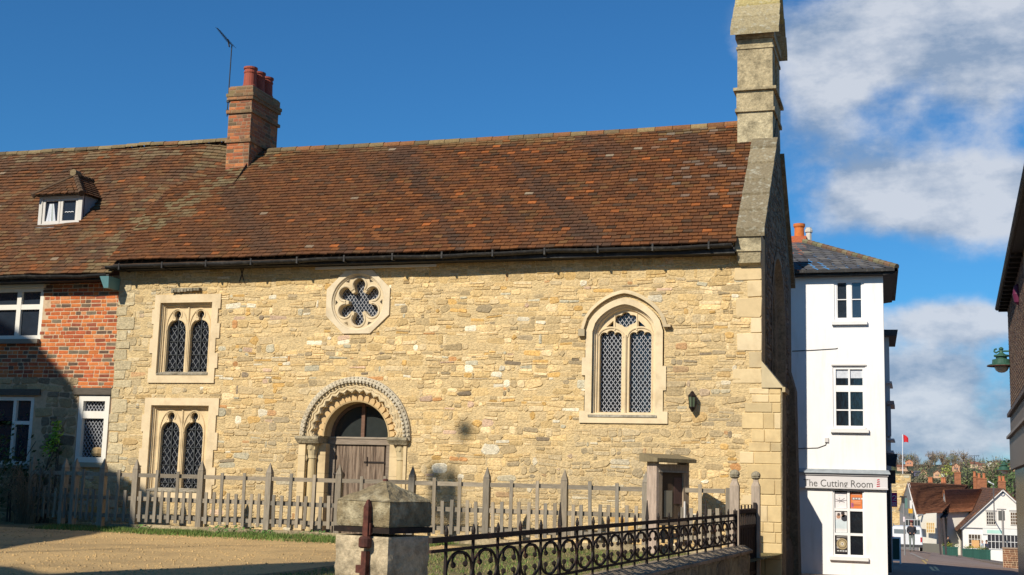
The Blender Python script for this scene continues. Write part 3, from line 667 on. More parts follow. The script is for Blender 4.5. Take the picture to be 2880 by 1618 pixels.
for t in range(0, 360, 6):
    lob = [(0, .055, .085), (-.115, .015, .075), (.115, .015, .075), (0, -.05, .07), (-.07, -.02, .06), (.07, -.02, .06)]; best = 0
    for ox, oz, r in lob:
        dx, dz = math.cos(R(t)), math.sin(R(t)); bq = dx * ox + dz * oz; cq = ox * ox + oz * oz - r * r; di = bq * bq - cq
        if di > 0: best = max(best, bq + math.sqrt(di))
    q4.append((c + best * math.cos(R(t)), sp + .205 + best * math.sin(R(t))))
sps = [[(c - .215, sp + .07), (c - .215, sp + .20), (c - .36, sp + .07)], [(c + .215, sp + .07), (c + .36, sp + .07), (c + .215, sp + .20)]]
tb.plate(archpoly(c, z0 + .17, sp, .47, .385), lh + [q4] + [sps[0][::-1], sps[1][::-1]], YW + .115, YW + .22, C)
tb.tube([(c, YW + .105, z0 + .18), (c, YW + .105, sp - .05)], .028, 6, C)
for s in (-1, 1):
    cc2 = c + s * .255
    tb.tube([(cc2 + .225 * math.cos(R(t)), YW + .113, sp - .08 + .16 * math.sin(R(t))) for t in range(0, 181, 12)], .018, 6, C)
    tb.tube([(cc2 + s * .20, YW + .113, z0 + .18), (cc2 + s * .20, YW + .113, sp - .07)], .014, 6, C)
    tb.tube([(c + s * .19, YW + .113, sp + .03), (c + s * .19, YW + .113, sp + .32)], .014, 6, C)
tb.build('tracery', [MT['dressed']], w3)
gb = MB(); gb.plate(archpoly(c, z0 + .15, sp, .46, .38), [], YW + .21, YW + .22); gb.build('glass', [MT['glass']], w3)
lb = MB()
for s in (-1, 1): leads(lb, c + s * .255 - .188, c + s * .255 + .188, z0 + .19, sp + .03, YW + .20, .074, .101, .0085)
leads(lb, c - .19, c + .19, sp + .07, sp + .34, YW + .20, .074, .101, .0085)
lb.build('lead_lattice', [MT['lead']], w3)

# ------------------------------------------------------------------ doorway
dx, dz = DC; mb = MB(); C = (.63, .49, .28)
def ring(r, y, a0=0, a1=180, n=28): return [(dx + r * math.cos(R(a0 + (a1 - a0) * i / n)), y, dz + r * math.sin(R(a0 + (a1 - a0) * i / n))) for i in range(n + 1)]
# plain order behind the ornament and inner soffit
mb.loft([ring(.97, YW - .02), ring(.80, YW - .02), ring(.80, YW + .075), ring(.62, YW + .075), ring(.62, YW + .36)], C, closed=False)
for s in (-1, 1):      # jambs
    x = lambda r: dx + s * r
    for a, b, ya, yb in ((.62, .77, YW + .13, YW + .36), (.945, 1.08 if s < 0 else 1.0, YW - .028, YW + .3)):
        zz = .3; 
        while zz < dz - .13:
            h = min(random.uniform(.25, .4), dz - .12 - zz); mb.box((min(x(a), x(b)), ya, zz), (max(x(a), x(b)), yb, zz + h - .004), jit(C, .06)); zz += h
    mb.box((min(x(.77), x(.95)), YW + .22, .3), (max(x(.77), x(.95)), YW + .3, dz - .1), C)
dw = mb.build('doorway', [MT['dressed']], chapel, fix=True)
mb = MB()       # chevron order: raised zigzag of wedge-shaped teeth
n = 17; prof = []
for i in range(2 * n + 1):
    a = R(180 * i / (2 * n)); ro_, ri_ = (.945, .83) if i % 2 else (.90, .765); prof.append((a, ro_, ri_))
def pt(a, r, y): return (dx + r * math.cos(a), y, dz + r * math.sin(a))
for (a, ro_, ri_), (b, so, si) in zip(prof, prof[1:]):
    mb.hexa([pt(a, ri_, YW + .06), pt(b, si, YW + .06), pt(b, .955, YW - .0), pt(a, .955, YW - .0)], [pt(a, ri_ + .01, YW - .055), pt(b, si + .01, YW - .055), pt(b, .955, YW - .045), pt(a, .955, YW - .045)], (.68, .56, .35))
    for k, (f, hh) in enumerate(((.25, .03), (.62, .026), (.93, .02))):
        q = lambda A_, o_, i_, dd: Vector(pt(A_, i_ + (.945 - i_) * f * (.95 if o_ < .92 else 1.05) + dd, YW - .052))
        mb.tube([q(a, ro_, ri_, 0), q(b, so, si, 0)], hh * .8, 5, (.62, .50, .30))
mb.build('zigzag_order', [MT['dressed']], dw)
mb = MB()       # inner order of petal-shaped voussoirs
n = 18
for i in range(n):
    a0 = math.pi * i / n; a1 = math.pi * (i + 1) / n; am = (a0 + a1) / 2
    P = [(a0 + .012, .645), (a1 - .012, .645), (a1 - .02, .71), (am + .045, .745), (am, .755), (am - .045, .745), (a0 + .02, .71)]
    lo = [pt(a, r, YW + .074) for a, r in P]; hi = [pt(a, r - (.0 if r < .65 else .008), YW + .03) for a, r in P]; k = len(P)
    mb.mesh(lo + hi, [tuple(range(k, 2 * k))] + [(j, (j + 1) % k, (j + 1) % k + k, j + k) for j in range(k)], jit((.58, .40, .19), .08))
mb.loft([ring(.645, YW + .02), ring(.62, YW + .03), ring(.615, YW + .14)], (.52, .38, .19), closed=False)
mb.build('petal_order', [MT['dressed']], dw)
mb = MB()       # weathered billet hood
H0 = lambda r, y: ring(r, y, -3, 183, 40)
mb.loft([H0(.96, YW), H0(.96, YW - .08), H0(1.0, YW - .095), H0(1.065, YW - .05), H0(1.07, YW)], (.50, .44, .32), closed=False)
for i in range(44):
    a = math.pi * (i + .5) / 44; t = Vector((-math.sin(a), 0, math.cos(a))); o = Vector((math.cos(a), 0, math.sin(a)))
    mb.obox(Vector(pt(a, .975, YW - .092)), t * .019, o * .022, Vector((0, .03, 0)), jit((.50, .44, .32), .15))
    mb.obox(Vector(pt(a, 1.035, YW - .068)), t * .017, o * .016, Vector((0, .02, 0)), jit((.46, .41, .30), .15))
mb.build('hood_mould', [MT['dressed']], dw)
mb = MB()
for s in (-1, 1):      # imposts
    mb = MB()
    x0_, x1_ = (dx - 1.12, dx - .66) if s < 0 else (dx + .66, dx + 1.03)
    mb.hexa([(x0_ + .03, YW - .06, dz - .13), (x1_ - .01, YW - .06, dz - .13), (x1_ - .01, YW + .3, dz - .13), (x0_ + .03, YW + .3, dz - .13)], [(x0_, YW - .12, dz - .05), (x1_, YW - .12, dz - .05), (x1_, YW + .3, dz - .05), (x0_, YW + .3, dz - .05)], (.42, .36, .24))
    mb.box((x0_, YW - .12, dz - .049), (x1_, YW + .3, dz - .002), (.42, .36, .24))
    mb.build('impost', [MT['weathered']], dw)
for s in (-1, 1):
    mb = MB(); px = dx + s * .86
    mb.lathe((px, YW + .10, 0), [(.078, .3), (.078, dz - .40)], 16, (.55, .43, .23))
    mb.lathe((px, YW + .10, 0), [(.088, dz - .40), (.092, dz - .385), (.085, dz - .37), (.082, dz - .34), (.10, dz - .24), (.125, dz - .16), (.13, dz - .135)], 12, (.52, .42, .24))
    for k in range(8):
        a = R(k * 45); mb.obox((px + .10 * math.cos(a), YW + .10 + .10 * math.sin(a), dz - .20), (.016, 0, 0), (0, .016, 0), (0, 0, .04), (.5, .4, .22))
    mb.build('column', [MT['dressed']], dw, smooth=False)
YD = YW + .34; mb = MB(); random.seed(3)
x = dx - .50; i = 0; bw = [.24, .22, .27, .21]
for w in bw:
    mb.box((x, YD, .35), (x + w - .006, YD + .05, dz - .14), jit((.25, .185, .13), .10)); x += w
mb.box((dx - .51, YD + .02, .35), (dx + .47, YD + .045, dz - .14), (.05, .03, .02))
door = mb.build('door', [MT['door']], chapel)
mb = MB(); mb.box((dx + .05, YD - .012, 1.83), (dx + .46, YD - .001, 1.86)); mb.box((dx + .10, YD - .012, 1.78), (dx + .12, YD - .001, 1.94)); mb.build('hinge', [MT['iron']], door)
mb = MB(); ex, ez = dx - .43, 1.62    # escutcheon and handle
for a in range(0, 360, 90): mb.lathe((ex + .065 * math.cos(R(a)), YD - .012, ez + .075 * math.sin(R(a))), [(.002, -.05), (.036, -.025), (.044, 0), (.036, .025), (.002, .05)], 8)
mb.bar((ex, YD - .015, ez - .12), (ex, YD - .015, ez + .12), .03, .02); mb.tube([(ex + .035 * math.cos(R(t)), YD - .03, ez - .06 + .05 * math.sin(R(t))) for t in range(0, 361, 30)], .008, 6)
mb.build('handle', [MT['iron']], door); mb = MB(); mb.box((ex - .025, YD - .012, ez - .40), (ex + .025, YD - .001, ez - .31)); mb.build('keyhole_plate', [MT['iron']], door)
mb = MB(); c = (.22, .17, .12)
mb.box((dx - .66, YD - .04, dz - .13), (dx + .62, YD + .06, dz + .0), (.25, .20, .15)); mb.box((dx - .66, YD - .055, dz - .025), (dx + .62, YD - .038, dz + .005), (.30, .25, .19))
mb.box((dx - .62, YD - .03, .35), (dx - .515, YD + .06, dz - .135), (.20, .16, .12)); mb.box((dx + .48, YD - .03, .35), (dx + .62, YD + .06, dz - .135), (.20, .16, .12))
mb.box((dx - .025, YD - .03, dz), (dx + .04, YD + .03, dz + .62), (.16, .09, .06))
mb.loft([[(dx + r * math.cos(R(t)), y, dz + r * math.sin(R(t))) for t in range(0, 181, 9)] for r, y in ((.63, YD - .02), (.56, YD - .02), (.56, YD + .03))], (.14, .09, .06), closed=False)
mb.build('door_frame', [MT['htimber']], chapel)
mb = MB(); mb.plate([(dx - .6, dz)] + [(dx + .6, dz)] + circ(dx, dz, .6, 20, 0, 180)[1:-1], [], YD + .02, YD + .03); mb.build('fanlight', [glassmat('fanlight glass', (.03, .035, .033), .12, .6)], chapel)
mb = MB(); mb.box((-14.4, YW + .5, .2), (-2.9, YW + .55, 5.4)); mb.build('inner_wall', [mat('dark interior', (.02, .018, .015), 1, bump=0)], chapel)

# ------------------------------------------------------------------ wall lantern
p = A(1947, 1130, YW - .12); t = thing('wall_lantern', 'small black carriage lantern fixed to the chapel wall right of the pointed window', 'lantern', (p.x, YW - .03, p.z)); mb = MB()
for z0_, r0, z1_, r1 in ((-.165, .015, -.10, .055), (-.10, .062, -.085, .062), (.085, .075, .10, .075), (.10, .07, .15, .03), (.15, .035, .175, .01)): mb.lathe((p.x, p.y, p.z), [(r0, z0_), (r1, z1_)], 6)
for k in range(6):
    a = R(60 * k + 30); mb.bar((p.x + .05 * math.cos(a), p.y + .05 * math.sin(a), p.z - .09), (p.x + .066 * math.cos(a), p.y + .066 * math.sin(a), p.z + .09), .01, .01)
mb.build('housing', [MT['iron']], t); mb = MB(); mb.lathe(p, [(.045, -.085), (.06, .085)], 6); mb.build('glazing', [glassmat('lantern glass', (.09, .12, .07), .15)], t)
mb = MB(); mb.box((p.x - .02, p.y, p.z + .02), (p.x + .02, YW - .02, p.z + .05)); mb.box((p.x - .03, YW - .04, p.z - .06), (p.x + .03, YW - .02, p.z + .09)); mb.build('bracket', [MT['iron']], t)


# ------------------------------------------------------------------ brick house on the left
random.seed(31)
house = thing('brick_house', 'red brick house with dormer and tall brick chimney adjoining the chapel on its left', 'house', (-17, 21, CZ))
YB = 21.02
BW = [rect(-18.4, 4.08, -16.24, 5.30), rect(-18.4, 1.62, -16.26, 2.96), rect(-15.26, 1.70, -14.53, 3.0)]
mb = MB(); wallback(mb, [(-24, .2), (-14.5, .2), (-14.5, 5.30), (-24, 5.30)], BW, YB, YB + .4, 1)
def inrect(x, z, hu, hv, rs, m=.02):
    return any(r[0][0] - hu * .8 + m < x < r[1][0] + hu * .8 - m and r[0][1] - hv * .8 < z < r[2][1] + hv * .8 for r in rs)
bricks(mb, (-19, YB, 3.02), (1, 0, 0), (0, 0, 1), (0, -1, 0), 4.5, 2.2, lambda u, v, a, b: inrect(-19 + u, 3.02 + v, a, b, BW) or (-19 + u < -15.35 and v < .32), seed=4)
mb.build('wall', [MT['brick'], MT['bmortar']], house)
mb = MB(); GPAL = [((.34, .26, .15), 5), ((.27, .20, .11), 5), ((.40, .30, .16), 3), ((.20, .155, .10), 3)]  # footing stone darkened in colour for the shade it lies in
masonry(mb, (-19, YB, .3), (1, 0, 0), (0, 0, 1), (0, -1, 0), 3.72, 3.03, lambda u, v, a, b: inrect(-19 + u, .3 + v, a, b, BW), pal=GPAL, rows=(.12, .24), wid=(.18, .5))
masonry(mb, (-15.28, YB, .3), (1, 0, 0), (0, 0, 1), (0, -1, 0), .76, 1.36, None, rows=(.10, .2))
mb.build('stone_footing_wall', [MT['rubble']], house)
for x0, x1, z0, z1, l in ((-18.4, -16.12, 2.98, 3.10, 'l'), (-15.36, -14.52, 3.0, 3.13, 'r')):
    mb = MB(); mb.box((x0, YB - .05, z0), (x1, YB + .1, z1), (.10, .085, .065)); mb.build('lintel', [MT['htimber']], house)
mb = MB(); mb.box((-18.6, YB - .04, 5.06 + .10), (-16.22, YB + .1, 5.24), (.62, .56, .42)); mb.box((-18.6, YB - .08, 5.09), (-16.2, YB - .0, 5.155), (.66, .60, .46)); mb.build('window_head_board', [MT['white']], house)
WC = (.72, .69, .60)
def casement(parent, x0, z0, x1, z1, y, cols, rows, fr=.06, ml=.07, gl='glassblue', sill=None, col=WC, mid=None, lead=None, label=None, dep=.10):
    """painted window: outer frame, mullions and transoms, glass behind"""
    mb = MB(); mb.plate(rect(x0, z0, x1, z1), [rect(x0 + fr, z0 + fr, x1 - fr, z1 - fr)], y - .0, y + dep, col)
    for cxx in cols: mb.box((cxx - ml / 2, y + .006, z0 + fr - .005), (cxx + ml / 2, y + dep - .01, z1 - fr + .005), col)
    xs_ = [x0 + fr] + list(cols) + [x1 - fr]
    for zz in rows:
        for a, b in zip(xs_, xs_[1:]): mb.box((a + .0, y + .012, zz - ml / 2), (b - .0, y + dep - .016, zz + ml / 2), col)
    w = mb.build('window', [MT['white']], parent)
    if label: w['label'] = label
    mb = MB(); mb.box((x0 + fr * .5, y + dep * .65, z0 + fr * .5), (x1 - fr * .5, y + dep * .65 + .008, z1 - fr * .5)); mb.build('glass', [MT[gl]], w)
    if sill: mb = MB(); mb.box((x0 - sill[0], y - sill[1], z0 - sill[2]), (x1 + sill[0], y + .03, z0 - .003), sill[3] if len(sill) > 3 else col); mb.build('sill', [MT['white']], w)
    if lead: mb = MB(); leads(mb, x0 + fr, x1 - fr, z0 + fr, z1 - fr, y + dep * .6, *lead); mb.build('lead_lattice', [MT['lead']], w)
    return w
w = casement(house, -18.38, 4.08, -16.24, 5.10, YB + .0, (-17.32 - .42 + .95 - .02,), (4.72,), .075, .10, 'glassblue', (.0, .09, .09, (.20, .18, .14)), label='upper casement window with white frame and drawn curtain')
mb = MB()
for i in range(12):
    x = -17.55 + i * .055; mb.box((x, YB + .082 - .012 * (i % 2), 4.17), (x + .054, YB + .09 - .012 * (i % 2), 4.98), (.30, .36, .42))
cur = mb.build('curtain', [MT['cloth']], w)
w = casement(house, -18.38, 1.64, -16.28, 2.95, YB + .02, (-16.72, -17.4), (2.45,), .07, .07, 'glassblue', (.02, .06, .07, (.3, .28, .24)), label='lower casement window in the shade behind the climbing plants')
w = casement(house, -15.24, 1.72, -14.56, 2.98, YB - .01, (), (2.62,), .10, .14, 'glass', (.0, .07, .09, (.36, .32, .22)), label='narrow white-framed window with leaded lights', lead=(.075, .105, .008), dep=.14)
mb = MB(); mb.lathe((-14.80, YB + .06, 1.84), [(.09, 0), (.12, .05), (.10, .14), (.04, .17)], 10, (.55, .38, .18)); mb.build('wicker_basket', [MT['cloth']], w)
# roof
E0, Z0h, Y1h, Z1h = 20.70, 5.30, 23.65, 8.62
hv = Vector((0, Y1h - E0, Z1h - Z0h)); HL = hv.length; hv.normalize(); hn = Vector((0, -hv.z, hv.y))
DM = dict(x0=-17.13, x1=-16.09, z0=6.50, z1=7.13, y=21.79)
def htone(u, v, c):
    x = -22 + u; d = fbm(x * 1.3, v * 1.1, 4, 3)
    if d > .05: c = lerp(c, (.075, .05, .032), min(.55, (d - .05) * 2))
    if fbm(x * 2.2, v * 2.4, 14, 3) > .12 and random.random() < .5: c = lerp(c, (.17, .12, .055), .6)
    f = max(0, 1 - abs(x + 13.55 + (HL - v) * .28) / .9)
    if random.random() < f * .85: c = lerp(c, (.20, .165, .08), random.uniform(.2, .75))
    if v > HL - .5 and random.random() < .5: c = lerp(c, (.19, .15, .08), .7)
    if random.random() < .003: c = (.26, .20, .13)
    return lerp(c, (.13, .07, .035), .25)
def hskip(u, v):
    x = -22 + u
    if x > -12.95 - (HL - v) * .36: return True
    z = Z0h + hv.z * v
    return DM['x0'] + .02 < x < DM['x1'] - .02 and 6.55 < z < 7.3
def hs(u, v):
    x = -22 + u; xb = -12.95 - (HL - v) * .36; t_ = max(0, min(1, (x - xb + 1.5) / 1.5)); t_ = t_ * t_ * (3 - 2 * t_)
    return .04 * fbm(u * .45, v * .6, 7, 3) * (1 - t_) - .02 - t_ * max(0, .49 * v / HL - .19) * .70
random.seed(41)
mb = MB(); tiles(mb, (-22, E0 - .03, Z0h), (1, 0, 0), hv, hn, 9.6, HL, hskip, htone, hs)
mb.face([(-24, E0, Z0h - .06), (-15.2, E0, Z0h - .06), (-14.8, Y1h, Z1h - .10), (-24, Y1h, Z1h - .10)], (.06, .035, .02))
mb.face([(-24, 26.6, Z0h), (-13.1, 26.6, Z0h), (-13.1, Y1h, Z1h), (-24, Y1h, Z1h)], (.1, .05, .03))
mb.face([(-13.1, 26.6, Z0h), (-13.1, Y1h, Z1h), (-13.1, E0 + .2, Z0h + .2)], (.1, .06, .04))
hr = mb.build('roof', [MT['tile']], house, fix=False)
mb = MB(); x = -22
while x < -13.75:
    w_ = random.uniform(.28, .36); dzz = .03 * fbm(x * .6, 3); pr = [(Y1h + .14 * math.cos(R(t)), Z1h - .02 + dzz + .09 * math.sin(R(t)) + random.uniform(0, .006)) for t in range(-10, 191, 20)]
    c = jit(pick([((.17, .09, .04), 4), ((.20, .15, .075), 5), ((.12, .09, .05), 3)]), .2)
    mb.loft([[(x + .005, y, z) for y, z in pr], [(x + w_ - .005, y, z) for y, z in pr]], c, closed=False); x += w_
mb.build('ridge_tiles', [MT['tile']], hr, fix=False)
mb = MB(); gutter(mb, -22, -14.56, 5.28, 5.27, E0 - .06, .06); mb.box((-22, E0, 5.17), (-14.52, YB - .0, 5.235)); mb.build('gutter', [MT['gutter']], house, fix=False)
mb = MB(); mb.hexa([(-14.60, E0 - .08, 5.0), (-14.50, E0 - .08, 5.0), (-14.50, YB - .05, 5.0), (-14.60, YB - .05, 5.0)], [(-14.68, E0 - .12, 5.22), (-14.48, E0 - .12, 5.22), (-14.48, YB - .05, 5.22), (-14.68, YB - .05, 5.22)], (.10, .22, .23)); mb.build('hopper_head', [MT['paint']], house)
# dormer
dm = DM; y = dm['y']; fz = lambda yy: Z0h + (yy - E0) * (Z1h - Z0h) / (Y1h - E0)
mb = MB(); yb = E0 + (dm['z1'] - Z0h) * (Y1h - E0) / (Z1h - Z0h)
for x in (dm['x0'] + .02, dm['x1'] - .02): mb.mesh([(x - .02, y + .05, dm['z0']), (x - .02, y + .05, dm['z1']), (x - .02, yb + .1, dm['z1'] + .05), (x + .02, y + .05, dm['z0']), (x + .02, y + .05, dm['z1']), (x + .02, yb + .1, dm['z1'] + .05)], [(0, 1, 2), (3, 4, 5), (0, 1, 4, 3), (1, 2, 5, 4), (2, 0, 3, 5)])
mb.hexa([(dm['x0'] - .06, y - .14, dm['z0'] - .20), (dm['x1'] + .06, y - .14, dm['z0'] - .20), (dm['x1'] + .06, y + .05, dm['z0'] - .20), (dm['x0'] - .06, y + .05, dm['z0'] - .20)], [(dm['x0'] - .02, y - .05, dm['z0'] - .01), (dm['x1'] + .02, y - .05, dm['z0'] - .01), (dm['x1'] + .02, y + .1, dm['z0'] - .01), (dm['x0'] - .02, y + .1, dm['z0'] - .01)])
dor = mb.build('dormer', [MT['lead_sheet']], house)
W_D = (.56, .54, .49)
mb = MB(); mb.plate(rect(dm['x0'], dm['z0'], dm['x1'], dm['z1']), [rect(dm['x0'] + .08, dm['z0'] + .05, dm['x1'] - .10, dm['z1'] - .05)], y, y + .08, W_D)
xm = (dm['x0'] + dm['x1']) / 2 - .01
for a, b in ((dm['x0'] + .085, xm), (xm, dm['x1'] - .105)): mb.plate(rect(a + .005, dm['z0'] + .055, b - .005, dm['z1'] - .055), [rect(a + .06, dm['z0'] + .11, b - .055, dm['z1'] - .10)], y + .015, y + .055, (.60, .57, .52))
mb.box((dm['x0'] - .02, y - .03, dm['z0'] - .03), (dm['x1'] + .02, y + .02, dm['z0'] - .002), W_D); mb.build('window_frame', [MT['white']], dor)
mb = MB(); mb.box((dm['x0'] + .07, y + .05, dm['z0'] + .05), (dm['x1'] - .08, y + .058, dm['z1'] - .05)); mb.build('glass', [glassmat('dormer glass', (.02, .03, .05), .05, 1.0)], dor)
mb = MB()
for i in range(7): mb.face([(dm['x0'] + .16 + i * .034, y + .046 - .004 * (i % 2), dm['z0'] + .10), (dm['x0'] + .194 + i * .034, y + .046 - .004 * (i % 2), dm['z0'] + .10), (dm['x0'] + .235 + i * .015, y + .046, dm['z1'] - .15), (dm['x0'] + .22 + i * .015, y + .046, dm['z1'] - .15)], (.55, .58, .62) if i != 4 else (.28, .33, .28))
mb.build('curtain', [MT['cloth']], dor, fix=False)
mb = MB(); 
for i in range(6): mb.bar((xm + .10 + i * .035, y + .044, dm['z0'] + .29 + .012 * (i % 2)), (xm + .135 + i * .035, y + .044, dm['z0'] + .29 + .012 * ((i + 1) % 2)), .012, .006, (.75, .75, .75))
mb.build('trinket', [MT['paint']], dor)
# dormer hipped roof: front hip slope plus two sides dying into the main roof
xl, xr = dm['x0'] - .07, dm['x1'] + .07; ze = dm['z1'] + .0; apx = (xl + xr) / 2; apz = dm['z1'] + .52; apy = y + .42; ybk = E0 + (apz - Z0h) * (Y1h - E0) / (Z1h - Z0h) + .15
mb = MB(); ap = Vector((apx, apy, apz)); bk = Vector((apx, ybk, apz + .02)); FL = Vector((xl, y - .14, ze)); FR = Vector((xr, y - .14, ze)); BL = Vector((xl, yb + .12, ze + .02)); BR = Vector((xr, yb + .12, ze + .02))
def tslope(mb, a, b, c, d, n):       # courses of tiles on a quad a-b (eave) to d-c (top)
    for i in range(n):
        t0, t1 = i / n, min(1, (i + 1.15) / n); p, q = a.lerp(d, t0), b.lerp(c, t0); r, s = b.lerp(c, t1), a.lerp(d, t1); nn = (q - p).cross(s - p); nn = nn.normalized() if nn.length > 0 else Vector((0, 0, 1))
        if nn.z < 0: nn = -nn
        wl = (q - p).length; k = max(1, int(wl / .16)); 
        for j in range(k):
            e0, e1 = j / k + .01, (j + 1) / k - .01; ll = nn * (.03 + random.uniform(-.004, .004)); P = [p.lerp(q, e0) + ll, p.lerp(q, e1) + ll, s.lerp(r, e1) + nn * .01, s.lerp(r, e0) + nn * .01]; col = jit(lerp(pick(TP), (.09, .055, .028), .4), .25)
            mb.face(P, col); mb.face([P[0], P[1], P[1] - nn * .02, P[0] - nn * .02], col)
tslope(mb, FL, FR, ap, ap, 7); tslope(mb, FR, BR, bk, ap, 8); tslope(mb, BL, FL, ap, bk, 8)
mb.face([FL, FR, BR, BL], (.05, .04, .03))
mb.build('dormer_roof', [MT['tile']], dor, fix=False)
mb = MB(); 
for a, b in ((ap, FL), (ap, FR), (bk, ap)):
    for i in range(6): mb.tube([a.lerp(b, i / 6), a.lerp(b, (i + 1) / 6 + .01)], [.055, .068], 8, jit((.09, .055, .03), .2))
mb.tube([ap + Vector((0, -.10, .05)), ap + Vector((0, .1, .04))], .075, 10, (.20, .15, .08))
mb.build('hip_tiles', [MT['tile']], dor, fix=False)
# brick chimney
mb = MB(); x0, x1, y0, y1 = -13.60, -13.07, 23.08, 24.26; zc0, zc1 = 7.6, 9.62
mb.box((x0, y0, zc0), (x1, y1, zc1 - .02), (.3, .2, .13), 1)
CPAL = [((.38, .12, .045), 8), ((.42, .16, .06), 6), ((.30, .10, .05), 5), ((.22, .11, .06), 4), ((.16, .11, .06), 3), ((.46, .22, .09), 2)]
levels = [(7.6, 8.42, 0), (8.42, 8.49, .035), (8.49, 9.05, .0), (9.05, 9.12, .04), (9.12, 9.34, .0), (9.34, 9.41, .04), (9.41, 9.48, .055), (9.48, 9.62, .02)]
for a, b, e in levels:
    if e: mb.box((x0 - e, y0 - e, a), (x1 + e, y1 + e, b - .004), (.3, .2, .13), 1)
    D = (.17, .13, .06)
    pal = CPAL if a < 9.2 and not e else [((.26, .15, .07), 3), ((.22, .16, .075), 3), ((.33, .16, .07), 2)]
    bricks(mb, (x0 - e, y0 - e, a), (1, 0, 0), (0, 0, 1), (0, -1, 0), x1 - x0 + 2 * e, b - a, pal=pal, gap=.012)
    bricks(mb, (x1 + e, y0 - e, a), (0, 1, 0), (0, 0, 1), (1, 0, 0), y1 - y0 + 2 * e, b - a, pal=pal, gap=.012)
mb.box((x0 + .0, y0 + .0, 9.615), (x1 - .0, y1 - .0, 9.645), (.5, .45, .35), 1)
chm = mb.build('chimney', [MT['brick'], MT['cmortar']], house)
for i in range(3):
    mb = MB(); mb.lathe(((x0 + x1) / 2 + .06, y0 + .24 + i * .36, 9.64), [(.14, 0), (.155, .02), (.15, .07), (.138, .08), (.128, .33), (.14, .345), (.14, .37), (.128, .38), (.128, .42), (.148, .43), (.148, .47), (.12, .475), (.11, .3)], 18, (.30, .075, .045) if i == 0 else (.26, .065, .042)); mb.build('chimney_pot', [MT['pot']], chm, smooth=False)
t = thing('tv_aerial', 'thin television aerial strapped to the tall brick chimney', 'aerial', (x0 - .03, y0 + .02, 9.0)); mb = MB()
a0 = Vector((x0 - .035, y0 + .0, 9.0)); a1 = Vector((x0 - .03, y0, 9.6)); a2 = A(652, 128, y0)
mb.tube([a0, a1, a2], .012, 6); mb.build('mast', [MT['darkiron']], t)
mb = MB(); b2 = A(611, 79, y0 - .3); mb.tube([a2 + (a2 - b2) * .05, b2], .008, 6)
for i in range(11):
    q = a2.lerp(b2, .06 + i * .088); hw_ = .17 - .008 * i; mb.bar(q + Vector((-.12, -.6, .1)).normalized() * -hw_, q + Vector((-.12, -.6, .1)).normalized() * hw_, .006, .006)
mb.bar(a2 + Vector((-.1, 0, .14)), a2 + Vector((-.06, 0, -.03)), .012, .05); mb.build('boom', [MT['darkiron']], t)
mb = MB(); mb.box((x0 - .055, y0 - .03, 9.1), (x0 + .0, y0 + .02, 9.14)); mb.box((x0 - .055, y0 - .03, 9.3), (x0 + .0, y0 + .02, 9.34)); mb.build('clamp', [MT['darkiron']], t)

# ------------------------------------------------------------------ climbing shrub and dead stems in the shade
def cluster(mb, c, r, n, s, col, sq=(1, 1, 1)):
    for i in range(n):
        d = Vector((random.gauss(0, .5), random.gauss(0, .5), random.gauss(0, .5))); p = Vector(c) + Vector((d.x * r * sq[0], d.y * r * sq[1], d.z * r * sq[2]))
        nn = Vector((random.uniform(-1, 1), random.uniform(-1, 1), random.uniform(-.2, 1))).normalized(); u = nn.orthogonal().normalized(); v = nn.cross(u); q = s * random.uniform(.6, 1.3)
        mb.face([p - u * q, p - v * q * .55, p + u * q, p + v * q * .55], jit(col, .35))
random.seed(51)
t = thing('climbing_shrub', 'dark climbing shrub with one bright leafy sprig against the brick house', 'shrub', (-16.2, 20.8, CZ)); mb = MB()
for c, r, n in (((-16.5, 20.75, 1.5), .5, 260), ((-16.9, 20.7, 2.2), .4, 160), ((-16.1, 20.85, 1.3), .4, 180), ((-16.9, 20.6, 1.2), .5, 240), ((-15.6, 20.85, 2.0), .16, 60)): cluster(mb, c, r, n, .045, (.05, .09, .03), (1, .4, 1.2))
mb.build('foliage', [MT['leaf']], t, fix=False)
mb = MB()
for c, r, n in (((-15.50, 20.74, 2.18), .13, 80), ((-15.46, 20.72, 2.38), .11, 60), ((-15.60, 20.72, 2.0), .15, 60)): cluster(mb, c, r, n, .033, (.16, .30, .03), (1, .5, 1.1))
mb.build('sprig', [MT['leaf']], t, fix=False)
mb = MB()
for i in range(9): x = random.uniform(-17.2, -15.5); mb.tube([(x, 20.8, CZ), (x + random.uniform(-.2, .3), 20.85, 1.3), (x + random.uniform(-.2, .5), 20.85, 2.1)], [.02, .014, .006], 5)
mb.build('stem', [MT['bark']], t)
t = thing('dead_shrub', 'arching dead brown stems spilling over the picket fence corner', 'shrub', (-15.6, 20.3, CZ)); mb = MB()
for i in range(90):
    a = random.uniform(2.2, 6.6); L_ = random.uniform(.5, 1.1); x, y = -15.75 + random.uniform(-.2, .2), 20.35 + random.uniform(-.1, .1); h = random.uniform(.5, 1.15)
    mb.tube([(x, y, CZ), (x + .25 * L_ * math.cos(a), y + .1 * math.sin(a), CZ + h * .8), (x + .6 * L_ * math.cos(a), y + .25 * L_ * math.sin(a), CZ + h), (x + L_ * math.cos(a), y + .4 * L_ * math.sin(a), CZ + h * .55)], [.006, .005, .004, .002], 3, jit((.20, .15, .09), .3), cap=False)
mb.build('stems', [MT['leaf']], t, fix=False)

